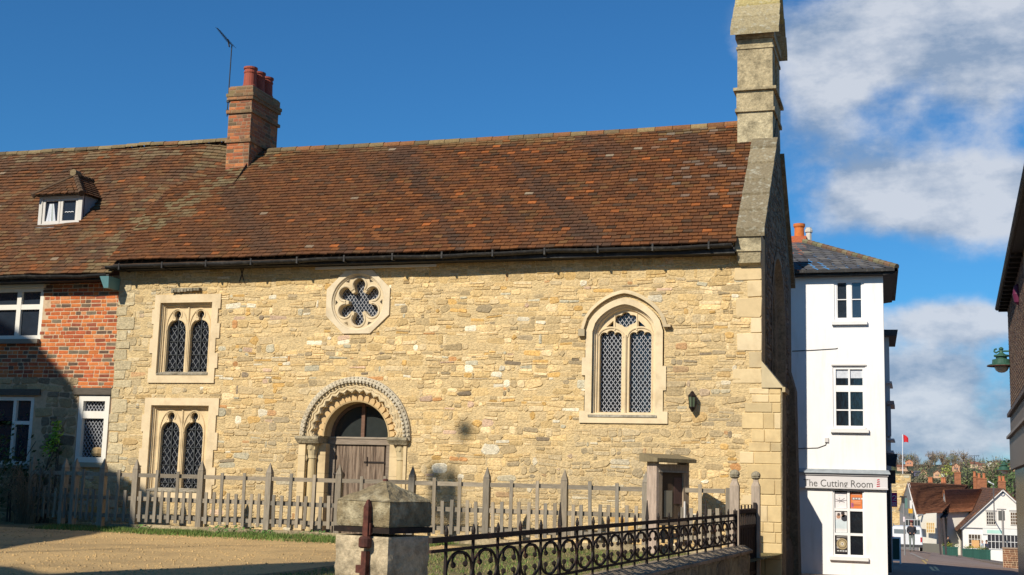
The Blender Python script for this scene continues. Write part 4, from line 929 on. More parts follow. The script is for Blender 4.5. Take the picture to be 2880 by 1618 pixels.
# ------------------------------------------------------------------ wooden picket fence
random.seed(61)
YF = 20.0; fence = thing('picket_fence', 'weathered grey wooden fence of tall and short pickets with pointed posts before the chapel', 'fence', (-8, YF, CZ))
def oak(): return jit(lerp((.31, .255, .18), (.19, .17, .135), random.random()), .2)
def post(p, par=fence, top=1.79, w=.052, base=.45, ang=0):
    u = Vector((math.cos(ang), math.sin(ang), 0)) * w; v = Vector((-math.sin(ang), math.cos(ang), 0)) * w; mb = MB(); c = oak(); j = Vector((random.uniform(-.012, .012), random.uniform(-.01, .01), 0))
    q = lambda s, z, o=Vector(): [Vector((p[0], p[1], z)) + o - u * s - v * s, Vector((p[0], p[1], z)) + o + u * s - v * s, Vector((p[0], p[1], z)) + o + u * s + v * s, Vector((p[0], p[1], z)) + o - u * s + v * s]
    mb.hexa(q(1, base), q(1, top - .20, j), c); mb.hexa(q(1, top - .199, j), q(.9, top - .17, j), lerp(c, (.1, .09, .08), .3)); mb.hexa(q(.98, top - .17, j), q(.06, top, j), c)
    return mb.build('post', [MT['timber']], par)
def picket(p, top, par=fence, w=.028, base=.70, ang=0):
    u = Vector((math.cos(ang), math.sin(ang), 0)) * w; v = Vector((-math.sin(ang), math.cos(ang), 0)) * .010; mb = MB(); l = Vector((random.uniform(-.018, .018), random.uniform(-.006, .006), 0)); b = Vector((p[0], p[1], base + random.uniform(-.012, .012))); t_ = Vector((p[0], p[1], top + random.uniform(-.012, .012))) + l
    mb.hexa([b - u - v, b + u - v, b + u + v, b - u + v], [t_ - u - v, t_ + u - v, t_ + u + v, t_ - u + v], oak()); return mb.build('picket', [MT['timber']], par)
posts = [-13.19 + 1.3125 * i for i in range(8)] + [-2.72]
posts[7] = -4.0
for i, x in enumerate(posts):
    if i < 8: post((x, YF), top=1.79 + random.uniform(-.01, .01))
    else: picket((x, YF), 1.56, w=.035)
for a, b in zip(posts, posts[1:]):
    n_ = 9
    for k in range(1, n_):
        x = a + (b - a) * k / n_; tall = k in (3, 6); picket((x + random.uniform(-.008, .008), YF - .062 + random.uniform(-.004, .004)), 1.60 if tall else 1.245)
    for z, h in ((1.51, .034), (1.10, .036), (.79, .034)):
        mb = MB(); dz_ = random.uniform(-.008, .008); mb.hexa([(a + .052, YF - .03, z - h), (b - .052, YF - .03, z - h + dz_), (b - .052, YF + .02, z - h + dz_), (a + .052, YF + .02, z - h)], [(a + .052, YF - .03, z + h), (b - .052, YF - .03, z + h + dz_), (b - .052, YF + .02, z + h + dz_), (a + .052, YF + .02, z + h)], oak()); mb.build('rail', [MT['htimber']], fence)
# return to the house wall at the left: corner post and a diagonal run
c0 = Vector((-13.87, 20.0, 0)); c1 = Vector((-15.95, 20.75, 0)); dirr = (c1 - c0).normalized(); angr = math.atan2(dirr.y, dirr.x)
post(c0, ang=0); 
for k in (1, 2, 3): picket((-13.87 + k * .17, YF - .062), 1.60 if k == 2 else 1.245)
for z in (1.51, 1.10, .79): mb = MB(); mb.box((-13.82, YF - .03, z - .034), (-13.245, YF + .02, z + .034), oak()); mb.build('rail', [MT['htimber']], fence)
for k in range(1, 13):
    p = c0.lerp(c1, k / 13) + Vector((-dirr.y, dirr.x, 0)) * .06
    if k in (5, 7): post(c0.lerp(c1, k / 13), ang=angr)
    else: picket(p, 1.60 if k in (3, 9, 11) else 1.245, ang=angr)
post(c1, ang=angr, top=1.86)
for z in (1.51, 1.10, .79): mb = MB(); mb.bar(c0 + Vector((0, 0, z)) + dirr * .05, c1 + Vector((0, 0, z)) - dirr * .05, .068, .045, oak()); mb.build('rail', [MT['htimber']], fence)
t = thing('stone_kerb', 'low stone kerb under the picket fence', 'kerb', (-8, YF, CZ)); mb = MB(); x = -13.6
while x < -2.8:
    w_ = random.uniform(.5, .95); x1 = min(-2.75, x + w_); mb.box((x, YF - .12, .40), (x1 - .008, YF + .08, .645 + random.uniform(-.01, .012)), jit((.40, .32, .19), .15)); x = x1
mb.build('kerb_stones', [MT['weathered']], t)

# ------------------------------------------------------------------ notice board
random.seed(71)
th = R(58); nf = Vector((math.sin(th), -math.cos(th), 0)); tf = Vector((math.cos(th), math.sin(th), 0))   # front normal and width direction
pL = A(1846, 1400, 19.42); pL.z = 0; Wb = .74; Db = .20
t = thing('notice_board', 'wooden notice board with glazed front and little lid roof behind the iron railings', 'notice board', (pL.x, pL.y, CZ))
def ob(mb, s0, s1, d0, d1, z0, z1, c): # s along front, d depth behind the front
    q = lambda s, d, z: pL + tf * s - nf * d + Vector((0, 0, z)); mb.hexa([q(s0, d0, z0), q(s1, d0, z0), q(s1, d1, z0), q(s0, d1, z0)], [q(s0, d0, z1), q(s1, d0, z1), q(s1, d1, z1), q(s0, d1, z1)], c)
WD = (.34, .26, .18); WL = (.40, .31, .24)
mb = MB(); ob(mb, .0, .055, -.0, Db, .45, 1.93, WL); mb.build('side_post', [MT['timber']], t)
mb = MB(); ob(mb, Wb - .055, Wb, -.0, Db, .45, 1.93, WD); mb.build('side_post', [MT['timber']], t)
mb = MB(); ob(mb, .056, Wb - .056, .05, Db - .01, 1.02, 1.90, WD); bx = mb.build('case', [MT['timber']], t)
mb = MB(); ob(mb, .056, Wb - .056, .0, .045, 1.78, 1.90, WD); ob(mb, .056, Wb - .056, .0, .045, .98, 1.07, WD); ob(mb, .056, .13, .0, .045, 1.071, 1.779, WD); ob(mb, Wb - .13, Wb - .056, .0, .045, 1.071, 1.779, WD); ob(mb, .05, Wb - .05, -.015, .0, 1.775, 1.80, (.3, .27, .22)); mb.build('door_frame', [MT['timber']], t)
mb = MB(); ob(mb, .13, Wb - .13, .03, .036, 1.071, 1.779, WD); mb.build('glass', [glassmat('board glass', (.11, .075, .05), .12, .6)], t)
mb = MB(); ob(mb, .2, .38, .022, .026, 1.10, 1.5, (.30, .27, .2)); ob(mb, .42, .6, .022, .026, 1.3, 1.7, (.12, .07, .06)); mb.build('notice', [MT['paint']], t)
mb = MB(); ob(mb, Wb - .12, Wb - .09, -.02, .0, 1.08, 1.34, (.65, .62, .58)); mb.build('handle', [MT['paint']], t)
mb = MB(); q = lambda s, d, z: pL + tf * s - nf * d + Vector((0, 0, z)); mb.hexa([q(-.09, -.10, 1.93), q(Wb + .06, -.10, 1.93), q(Wb + .06, Db + .08, 1.93), q(-.09, Db + .08, 1.93)], [q(-.09, -.10, 1.985), q(Wb + .06, -.10, 1.985), q(Wb + .06, Db + .08, 2.06), q(-.09, Db + .08, 2.06)], (.20, .16, .09)); mb.build('lid', [MT['timber']], t)

# ------------------------------------------------------------------ gate pier
random.seed(81)
ph = R(16); pu = Vector((math.cos(ph), -math.sin(ph), 0)); pv = Vector((math.sin(ph), math.cos(ph), 0)); s = .45; K = Vector((-3.2213, 7.75, 0)); pu = -Vector((-math.cos(ph), math.sin(ph), 0))
PC = K - pu * s / 2 + pv * s / 2
pier = thing('gate_pier', 'square weathered stone gate pier with pyramid cap and rusty iron hinge', 'pier', (PC.x, PC.y, 0))
def sq(h, z): return [PC - pu * h - pv * h + Vector((0, 0, z)), PC + pu * h - pv * h + Vector((0, 0, z)), PC + pu * h + pv * h + Vector((0, 0, z)), PC - pu * h + pv * h + Vector((0, 0, z))]
def rough_block(mb, h, z0, z1, col, n=9, amp=.008, seed=0):     # block with a gently eroded surface
    def P(a, z):
        e = int(a) % 4; f = a - int(a); c = sq(h, z); p = c[e].lerp(c[(e + 1) % 4], f); o = (p - (PC + Vector((0, 0, z)))); k = 1 + amp / h * fbm(p.x * 9 + seed, p.y * 9, z * 9, 3)
        if min(f, 1 - f) < .02: k -= .012
        if z > z1 - .01 or z < z0 + .01: k -= .012
        return PC + Vector((o.x * k, o.y * k, z))
    zs = [z0, z0 + .012] + [z0 + (z1 - z0) * i / n for i in range(1, n)] + [z1 - .012, z1]; m_ = n * 4
    mb.loft([[P(i / n, z) for i in range(m_)] for z in zs], col); mb.face([P(i / n, z1) for i in range(m_)], col); mb.face([P(i / n, z0) for i in range(m_)][::-1], col)
mb = MB(); z = -.1
for hh in (.30, .26, .22, .27, .27): rough_block(mb, s / 2 - .003, z, z + hh - .006, jit((.48, .39, .25), .1), seed=z); z += hh
mb.build('shaft', [MT['weathered']], pier)
MT['moss'] = mat('mossy cap stone', (.21, .165, .09), .97, 16, .45, 1, 26, .025, second=(.44, .38, .24), sscale=7, sthr=.56)
mb = MB(); rough_block(mb, s / 2 + .0, 1.276, 1.44, (1, 1, 1)); 
nn_ = 8; L_ = []
for i in range(nn_ + 1):
    t_ = i / nn_; h = (s / 2 + .004) * (1 - t_ * .94); z = 1.44 + .13 * t_
    row = []
    for k in range(24): e = k // 6; f = (k % 6) / 6; c = sq(h, z); p = c[e].lerp(c[(e + 1) % 4], f); row.append(p + Vector((0, 0, .010 * fbm(p.x * 12, p.y * 12, 0, 3) * (1 if 0 < i < nn_ else .3))))
    L_.append(row)
mb.loft(L_); mb.face(L_[-1]); mb.build('cap', [MT['moss']], pier)
mb = MB(); mb.lathe((PC.x, PC.y, 1.565), [(.018, 0), (.018, .015), (.01, .02)], 8); mb.build('dowel', [MT['rust']], pier)
mb = MB(); mb.hexa(sq(s / 2 + .008, 1.236), sq(s / 2 + .008, 1.272)); mb.build('iron_band', [MT['iron']], pier)
mb = MB(); fc = K - pu * .165      # rusted hinge strap on the lit face
fz_ = lambda u, o, z: K - pu * u - pv * o + Vector((0, 0, z))
def fb(u0, u1, o0, o1, z0, z1): mb.hexa([fz_(u1, o1, z0), fz_(u0, o1, z0), fz_(u0, o0, z0), fz_(u1, o0, z0)], [fz_(u1, o1, z1), fz_(u0, o1, z1), fz_(u0, o0, z1), fz_(u1, o0, z1)])
fb(.140, .180, .012, .045, 1.20, 1.405); mb.hexa([fz_(.18, .045, 1.405), fz_(.14, .045, 1.405), fz_(.14, .012, 1.405), fz_(.18, .012, 1.405)], [fz_(.163, .03, 1.45), fz_(.157, .03, 1.45), fz_(.157, .012, 1.45), fz_(.163, .012, 1.45)])
fb(.130, .195, .012, .03, 1.225, 1.30); mb.lathe(fz_(.165, .035, 0), [(.03, 1.14), (.042, 1.15), (.042, 1.20), (.03, 1.215)], 12)
fb(.145, .185, .005, .045, .6, 1.12); fb(.145, .235, .01, .035, .98, 1.03)
mb.build('hinge_strap', [MT['rust']], pier)

# ------------------------------------------------------------------ street wall with iron railings
random.seed(91)
SN = Vector((RD.y, -RD.x, 0))       # towards the street
l0, l1 = -.25, 9.75; sp0 = .4629
t = thing('low_stone_wall', 'low squared stone wall with chamfered coping carrying the iron railings', 'wall', (P0.x, P0.y, 0))
def wq(l, o, z): return RL(l) + SN * o + Vector((0, 0, z))
mb = MB(); L_w = l1 + .32
mb.hexa([wq(l0, .13, -.9), wq(L_w, .13, -.9), wq(L_w, -.13, -.9), wq(l0, -.13, -.9)], [wq(l0, .13, .70), wq(L_w, .13, .70), wq(L_w, -.13, .70), wq(l0, -.13, .70)], (.3, .26, .17), 1)
masonry(mb, wq(l0, .13, -.5), RD, (0, 0, 1), SN, L_w - l0, 1.19, pal=[((.27, .235, .14), 6), ((.32, .27, .16), 4), ((.23, .20, .13), 3)], rows=(.17, .22), wid=(.28, .55), gap=.010, out=(.004, .010), wav=0)
mb.build('wall', [MT['weathered'], MT['weathered']], t)
mb = MB(); l = l0
while l < L_w:
    l_ = min(l + random.uniform(.7, 1.1), L_w + .03); c = jit((.32, .25, .17), .1)
    prof = [(.17, .70), (.175, .735), (.06, .795), (-.06, .795), (-.175, .735), (-.17, .70)]
    mb.loft([[wq(l + .004, o, z) for o, z in prof], [wq(l_ - .004, o, z) for o, z in prof]], c)
    mb.face([wq(l + .004, o, z) for o, z in prof], c); mb.face([wq(l_ - .004, o, z) for o, z in prof][::-1], c); l = l_
mb.build('coping', [MT['weathered']], t)
rail = thing('iron_railings', 'black wrought iron railings with spikes and looped scrolls on the low wall', 'railings', (P0.x, P0.y, .8))
rl0, rl1 = .0, 9.72
def rq(l, z, o=0): return RL(l) + SN * o + Vector((0, 0, z))
for z, h in ((1.205, .018), (1.135, .010), (.845, .011)):
    mb = MB(); mb.bar(rq(rl0 - .25, z), rq(rl1, z), h * 2, .028 if h > .015 else .018, side=SN); mb.build('rail', [MT['iron']], rail)
ups = [i * sp0 for i in range(0, 22)]
for i, l in enumerate(ups):
    mb = MB(); tall = (i % 6 == 5); w_ = .013 if tall else .009
    if tall:
        mb.bar(rq(l, .79), rq(l, 1.24), w_ * 2, w_ * 2, side=SN); mb.hexa([rq(l - .016, 1.24, .016), rq(l + .016, 1.24, .016), rq(l + .016, 1.24, -.016), rq(l - .016, 1.24, -.016)], [rq(l - .003, 1.43, .003), rq(l + .003, 1.43, .003), rq(l + .003, 1.43, -.003), rq(l - .003, 1.43, -.003)])
    else:
        mb.bar(rq(l, .79), rq(l, 1.225), w_ * 2, w_ * 2, side=SN); mb.lathe(rq(l, 0), [(.008, 1.22), (.014, 1.235), (.015, 1.255), (.004, 1.295)], 8)
    mb.build('spiked_post' if tall else 'spiked_bar', [MT['iron']], rail)
z_t, z_b, zm = 1.125, .855, .99
for i in range(21):
    l = i * sp0; mb = MB(); hw_ = sp0 / 2
    for sg, zt in ((1, z_t), (-1, z_b)):
        H_ = abs(zt - zm) - .012
        for s2 in (-1, 1):
            c = l + hw_
            # main curve: leaves the bar near mid height, sweeps to the crown of the loop
            pts = [rq(c + s2 * hw_ * .96 * math.cos(R(q)) ** .8 if q < 90 else c, zm + sg * (.0 + H_ * math.sin(R(q)) ** 1.15)) for q in range(0, 91, 10)]
            mb.tube(pts, [.012] * 3 + [.010] * 4 + [.012] * 3, 5)
            # hook hanging inside the loop with a knob
            pts = [rq(c + s2 * hw_ * f, zm + sg * H_ * h) for f, h in ((.30, .93), (.44, .80), (.50, .62), (.50, .45), (.44, .36))]
            mb.tube(pts, [.010, .009, .008, .009, .014], 5); mb.lathe(pts[-1], [(.004, -.022), (.018, -.01), (.018, .008), (.004, .02)], 6)
    mb.build('scroll', [MT['iron']], rail)
mb = MB(); mb.bar(rq(rl1 + .02, .7), rq(rl1 + .02, 1.27), .05, .05, side=SN); mb.build('end_standard', [MT['iron']], rail)

# ------------------------------------------------------------------ little gate between two ball-topped posts
g0 = Vector((-2.366, 18.05, 0)); g1 = Vector((-2.26, 19.65, 0))
for p, lab in ((g0, 'pale oak gate post with a carved ball top beside the end of the iron railings'), (g1, 'pale oak gate post with a carved ball top nearest the chapel corner')):
    t = thing('gate_post', lab, 'post', (p.x, p.y, 0), 'ball-topped gate posts'); w_ = .062; mb = MB(); c = (.36, .29, .22)
    q = lambda h, z: [(p.x - h, p.y - h, z), (p.x + h, p.y - h, z), (p.x + h, p.y + h, z), (p.x - h, p.y + h, z)]
    mb.hexa(q(w_, -.6), q(w_, 1.60), c); mb.hexa(q(w_, 1.601), q(w_ * .62, 1.66), c); mb.hexa(q(w_ * .6, 1.66), q(w_ * .55, 1.70), c); mb.build('shaft', [MT['timber']], t)
    mb = MB(); mb.lathe((p.x, p.y, 0), [(.03, 1.695), (.055, 1.71), (.07, 1.725), (.062, 1.735), (.072, 1.755), (.066, 1.785), (.045, 1.81), (.01, 1.825)], 14, (.30, .26, .18)); mb.build('ball_finial', [MT['weathered']], t, smooth=False)
t = thing('iron_gate', 'narrow black gate hung between the two ball-topped posts', 'gate', ((g0.x + g1.x) / 2, (g0.y + g1.y) / 2, .3)); gd = (g1 - g0).normalized(); gl = (g1 - g0).length
gq = lambda l, z: g0 + gd * l + Vector((0, 0, z))
mb = MB()
for z, h in ((1.24, .025), (1.03, .02), (.35, .025)): mb.bar(gq(.08, z), gq(gl - .08, z), h * 2, .035, side=(1, 0, 0))
for l in (.09, gl - .09): mb.bar(gq(l, .3), gq(l, 1.36), .05, .045, side=(1, 0, 0))
mb.build('frame', [MT['iron']], t); mb = MB(); n_ = 11
for i in range(1, n_): mb.bar(gq(.09 + (gl - .18) * i / n_, .35), gq(.09 + (gl - .18) * i / n_, 1.33 if i % 2 else 1.28), .035, .02, side=(1, 0, 0))
mb.build('bars', [MT['iron']], t); mb = MB(); mb.bar(gq(.1, .68), gq(gl - .1, .68), .66, .012, side=(1, 0, 0)); mb.build('kick_plate', [MT['iron']], t)

# ------------------------------------------------------------------ white shop house
random.seed(101)
YH = 36.5
def X_(px, py, Y=YH): return A(px, py, Y).x
def Z_(px, py, Y=YH): return A(px, py, Y).z
WH = (.80, .79, .765)
wh = thing('white_house', 'white painted three-storey corner house with slate roof and hairdresser sign', 'house', (-2, YH, g(0, YH)))
xr = X_(2490, 1200); xl = -7.0; ze_ = Z_(2380, 772); zg = g(0, YH) - .15; back = YH + 5.5; sd_ = -.0287
wins = [(2345, 785, 2432, 904), (2341.6, 1029.6, 2436, 1207), (2342, 1376.5, 2432, 1566)]
R_ = [(X_(a, (b + d) / 2), Z_((a + c) / 2, d), X_(c, (b + d) / 2), Z_((a + c) / 2, b)) for a, b, c, d in wins]
mb = MB(); mb.plate(rect(xl, zg, xr, ze_ + .1), [rect(a + .01, b + .01, c - .01, d - .01) for a, b, c, d in R_], YH, YH + .35, WH)
mb.hexa([(xl, YH + .35, zg), (xr, YH + .35, zg), (xr + sd_ * 5.5, back, zg), (xl, back, zg)], [(xl, YH + .35, ze_ + .1), (xr, YH + .35, ze_ + .1), (xr + sd_ * 5.5, back, ze_ + .1), (xl, back, ze_ + .1)], (.7, .69, .67))
mb.build('wall', [MT['render']], wh)
mb = MB(); c_ = WH
for k, (x0, z0, x1, z1) in enumerate(R_):
    rows = [[], [Z_(2390, 1094)], [Z_(2390, 1503.5), Z_(2390, 1434.5)]][k]; xm = (x0 + x1) / 2
    fr = (.075, .09, .05)[k]
    w = casement(wh, x0, z0, x1, z1, YH + .03, (xm,), rows, fr, (.10, .05, .07)[k], 'glassblue' if k == 0 else 'glass', None, (.78, .77, .75), dep=.09, label=('top floor casement window', 'tall first floor sash window with transom lights', 'ground floor shop window with posters in its panes')[k])
    bars = MB()
    if k == 0:
        for a, b in ((x0 + fr, xm - .05), (xm + .05, x1 - fr)): bars.box((a, YH + .045, Z_(2390, 842) - .012), (b, YH + .08, Z_(2390, 842) + .012), WH); bars.plate(rect(a - .005, z0 + fr - .005, b + .005, z1 - fr + .005), [rect(a + .025, z0 + fr + .03, b - .025, z1 - fr - .025)], YH + .05, YH + .085, WH)
    if k == 1:
        zt = Z_(2390, 1094); bars.box((x0 + fr - .01, YH + .04, zt - .08), (x1 - fr + .01, YH + .10, zt + .10), WH); zc = (z0 + zt) / 2 - .03
        bars.box((x0 + fr, YH + .05, zc - .018), (x1 - fr, YH + .09, zc + .018), WH); bl2 = MB(); bl2.box((x0 + fr, YH + .085, z1 - fr - .24), (x1 - fr, YH + .088, z1 - fr), (.55, .58, .62)); bl2.build('blind', [MT['cloth']], w)
    if k < 2: bars.build('glazing_bars', [MT['white']], w)
    mb = MB(); e = .06 if k < 2 else .09; mb.box((x0 - e, YH - .10, z0 - .10), (x1 + e, YH + .05, z0 - .005), (.74, .72, .69)); 
    if k == 1: mb.box((x0 + .02, YH - .05, z0 + .0), (x1 - .02, YH + .05, z0 + .06), (.74, .72, .69))
    mb.build('sill', [MT['white']], w)
    if k == 1: mb = MB(); mb.box((x0 - .02, YH - .03, z1), (x1 + .02, YH + .05, z1 + .035), (.4, .38, .36)); mb.build('drip', [MT['white']], w)
    if k == 2:     # posters inside the panes
        zs_ = [z0 + .05] + rows + [z1 - .05]; pan = lambda ci, ri: ((x0 + .05 if ci == 0 else xm + .035) + .015, (xm - .035 if ci == 0 else x1 - .05) - .015, zs_[ri] + .04, zs_[ri + 1] - .04)
        yq = YH + .085
        mb = MB(); a, b, c, d = pan(0, 2); mb.box((a, yq, c), (b, yq + .003, d), (.72, .68, .68)); cx = (a + b) / 2; cz2 = (c + d) / 2
        mb.box((a + .08, yq - .002, cz2 + .12), (b - .08, yq, cz2 + .14), (.5, .6, .65))
        for i in range(7): mb.bar((cx - .02, yq - .003, cz2 - .02), (cx + .16 * math.cos(i * .9), yq - .003, cz2 + .07 * math.sin(i * .9)), .012, .002, (.08, .08, .1))
        mb.build('poster', [MT['paint']], w, label='white poster with a small dark splash')
        mb = MB(); a, b, c, d = pan(1, 2); mb.box((a, yq, c), (b, yq + .003, d), (.62, .18, .05)); h = d - c
        for f0, f1, cc in ((.88, .93, (.75, .5, .4)), (.55, .70, (.12, .12, .14)), (.45, .48, (.75, .45, .3)), (.34, .37, (.75, .45, .3)), (.2, .24, (.3, .12, .1))): mb.box((a + .04, yq - .002, c + h * f0), (b - .04, yq, c + h * f1), cc)
        for i in range(5): mb.box((a + .06 + i * .075, yq - .004, c + h * (.57 + .02 * (i % 2))), (a + .11 + i * .075, yq - .002, c + h * .68), (.6, .58, .55))
        mb.box((a + .02, yq - .002, c + .03), (a + .08, yq, c + h * .36), (.40, .12, .25)); mb.build('poster', [MT['paint']], w, label='orange poster with a dark band')
        mb = MB(); a, b, c, d = pan(0, 1); h = d - c; mb.box((a, yq, c), (b, yq + .003, d), (.55, .62, .64)); mb.box((a, yq - .002, c + h * .02), (b, yq, c + h * .18), (.68, .67, .66)); mb.box((a, yq - .002, c + h * .6), (b, yq, d), (.66, .62, .6))
        for q, z_, r, cc in ((.28, .74, .055, (.45, .25, .16)), (.30, .84, .04, (.10, .07, .06)), (.68, .80, .05, (.45, .25, .16)), (.66, .90, .05, (.04, .03, .03)), (.8, .68, .09, (.04, .04, .05))): mb.plate(circ(a + (b - a) * q, c + h * z_, r, 12), [], yq - .004 - q * .001 - z_ * .001, yq - .002, cc)
        mb.build('poster', [MT['paint']], w, label='pale blue portrait poster')
        mb = MB(); a, b, c, d = pan(0, 0); h = d - c; mb.box((a, yq, c), (b, yq + .003, d), (.035, .03, .03)); cx, cz2 = b - .13, c + h * .52
        for r, cc, o in ((.15, (.36, .28, .15), .004), (.12, (.16, .12, .07), .006), (.095, (.40, .32, .18), .008), (.045, (.6, .55, .45), .010), (.018, (.04, .04, .04), .012)): mb.plate([(min(x, b), z) for x, z in circ(cx, cz2, r, 20)], [], yq - o, yq - o + .002, cc)
        for f in (.92, .80, .74, .42, .34, .26): mb.box((a + .03, yq - .002, c + h * f), (a + (.34 if f > .9 else .12), yq, c + h * f + .02), (.5, .48, .45))
        for i in range(5): mb.box((a + .04 + i * .07, yq - .002, c + .04), (a + .09 + i * .07, yq, c + .065), (.6, .6, .58))
        mb.build('poster', [MT['paint']], w, label='black poster with a golden disc')
# fascia sign
x0, x1 = X_(2238, 1340), X_(2492, 1345) + .04; z0, z1 = Z_(2380, 1372), Z_(2380, 1338)
mb = MB(); mb.box((-4.2, YH - .09, z0 + .01), (x1, YH + .02, z1), (.62, .60, .60)); mb.box((-4.2, YH - .13, z1 + .002), (x1 + .03, YH + .02, z1 + .055), (.62, .60, .59)); mb.box((-4.2, YH - .11, z0 - .03), (x1 + .01, YH + .02, z0 + .008), (.60, .58, .57)); fas = mb.build('fascia', [MT['white']], wh)
mb = MB(); mb.hexa([(-4.2, YH - .19, z1 + .057), (x1 + .08, YH - .19, z1 + .057), (x1 + .08, YH + .0, z1 + .057), (-4.2, YH + .0, z1 + .057)], [(-4.2, YH - .17, z1 + .10), (x1 + .07, YH - .17, z1 + .10), (x1 + .03, YH + .0, z1 + .17), (-4.2, YH + .0, z1 + .17)]); mb.build('cornice', [MT['lead_sheet']], wh)
cu_ = bpy.data.curves.new('sign', 'FONT'); cu_.body = 'The Cutting Room'; cu_.size = 1; cu_.extrude = .01; to = bpy.data.objects.new('tmp', cu_); COL.objects.link(to)
bpy.context.view_layer.update(); me = bpy.data.meshes.new_from_object(to); bpy.data.objects.remove(to)
ws = [v.co.x for v in me.vertices]; w0, w1 = min(ws), max(ws); hs_ = [v.co.y for v in me.vertices]; capz = max(hs_)
xa, xb = X_(2260.6, 1358), X_(2454.7, 1360); kx = (xb - xa) / (w1 - w0); zb0, zt0 = Z_(2300, 1368), Z_(2300, 1348.5); kz = (zt0 - zb0) / capz
for v in me.vertices:
    v.co = Vector((xa + (v.co.x - w0) * kx, YH - .093 + v.co.z * .3, zb0 + v.co.y * kz)) - Vector(parent_loc(fas) if False else (0, 0, 0)) - parent_loc(wh)
me.materials.clear(); me.materials.append(mat('sign lettering', (.10, .095, .09), .6, bump=0)); o = bpy.data.objects.new('lettering', me); COL.objects.link(o); o.parent = fas
mb = MB(); px = X_(2470.5, 1360); 
for i in range(4):
    zz = z0 + .04 + i * .058; w_ = .045 - .005 * i; mb.hexa([(px - w_, YH - .10, zz), (px + w_, YH - .10, zz + .018), (px + w_, YH - .091, zz + .018), (px - w_, YH - .091, zz)], [(px - w_, YH - .10, zz + .024), (px + w_, YH - .10, zz + .042), (px + w_, YH - .091, zz + .042), (px - w_, YH - .091, zz + .024)], (.5, .03, .05))
mb.build('barber_stripes', [MT['paint']], fas)
# roof: hipped slate
EV = .28; zr = ze_ + .10; e0 = Vector((xl, YH - EV, zr)); e1 = Vector((xr + EV + .10, YH - EV, zr)); e2 = Vector((xr + EV + .10 + sd_ * 5.5, back, zr)); hipd = Vector((-1, 1.05, .58)); pk = A(2262, 682, YH + 2.3); 
mb = MB(); 
def course(mb, a, b, c, d, n, pal, tw=.3):
    for i in range(n):
        t0, t1 = i / n, min(1, (i + 1.12) / n); p, q = a.lerp(d, t0), b.lerp(c, t0); s_, r_ = a.lerp(d, t1), b.lerp(c, t1); nn = (q - p).cross(s_ - p).normalized(); nn = nn if nn.z > 0 else -nn
        k = max(1, int((q - p).length / tw)); o_ = (i % 2) * .5 / k
        for j in range(k + 1):
            e_0, e_1 = max(0, (j - o_ * k) / k + .003), min(1, (j + 1 - o_ * k) / k - .003)
            if e_1 <= e_0: continue
            l_ = nn * (.022 + random.uniform(-.005, .005)); P = [p.lerp(q, e_0) + l_, p.lerp(q, e_1) + l_, s_.lerp(r_, e_1) + nn * .006, s_.lerp(r_, e_0) + nn * .006]; col = jit(pick(pal), .2)
            mb.face(P, col); mb.face([P[0], P[1], P[1] - nn * .016, P[0] - nn * .016], col)
SP = [((.085, .085, .09), 6), ((.11, .105, .10), 4), ((.065, .065, .072), 4), ((.13, .12, .10), 1)]
pkL = Vector((xl, pk.y, pk.z)); pkB = Vector((pk.x + sd_ * 5, back - 1, pk.z))
course(mb, e0, e1, pk, pkL, 12, SP); course(mb, e1, e2, pkB, pk, 12, SP)
mb.face([e0, e1, e2, (xl, back, zr)], (.05, .05, .05))
wr = mb.build('roof', [MT['slate']], wh, fix=False)
mb = MB()
for i in range(18): a, b = e1.lerp(pk, i / 18), e1.lerp(pk, (i + 1) / 18 + .005); mb.tube([a + Vector((0, 0, .03)), b + Vector((0, 0, .035))], [.09, .075], 8, jit(pick([((.17, .135, .08), 3), ((.16, .145, .08), 3), ((.15, .09, .055), 2)]), .2))
mb.build('hip_tiles', [MT['tile']], wr, fix=False)
mb = MB(); mb.box((xl, YH - EV - .09, zr - .09), (e1.x + .02, YH - EV + .02, zr - .01)); mb.hexa([(e1.x - .06, YH - EV - .09, zr - .09), (e1.x + .04, YH - EV - .09, zr - .09), (e2.x + .04, back, zr - .09), (e2.x - .06, back, zr - .09)], [(e1.x - .06, YH - EV - .09, zr - .012), (e1.x + .04, YH - EV - .09, zr - .012), (e2.x + .04, back, zr - .012), (e2.x - .06, back, zr - .012)])
mb.box((xl, YH - EV + .02, zr - .16), (e1.x - .1, YH - .005, zr - .10)); mb.hexa([(xr + .01, YH - EV, zr - .18), (e1.x - .06, YH - EV, zr - .14), (e2.x - .06, back, zr - .14), (xr + sd_ * 5.5 + .01, back, zr - .18)], [(xr + .01, YH - EV, zr - .10), (e1.x - .06, YH - EV, zr - .10), (e2.x - .06, back, zr - .10), (xr + sd_ * 5.5 + .01, back, zr - .10)]); mb.build('gutter', [MT['gutter']], wh)
mb = MB(); p = A(2246, 660, YH + 3); cy = YH + 3; mb.box((p.x - 1.0, cy - .3, zr + .5), (p.x + .25, cy + .4, p.z - .10), (.45, .12, .05)); ch2 = mb.build('chimney', [MT['brick']], wh)
q = A(2248, 678, cy); r_ = .17; mb = MB(); zt = A(2247, 629, cy).z; mb.lathe((q.x, cy, q.z - .15), [(r_, 0), (r_ * .9, .1), (r_ * .85, zt - q.z - .0), (r_ * 1.05, zt - q.z + .05), (r_ * 1.05, zt - q.z + .13), (r_ * .8, zt - q.z + .14), (r_ * .7, .2)], 20, (.56, .16, .035)); mb.build('chimney_pot', [MT['pot']], ch2, smooth=False, label='large orange chimney pot')
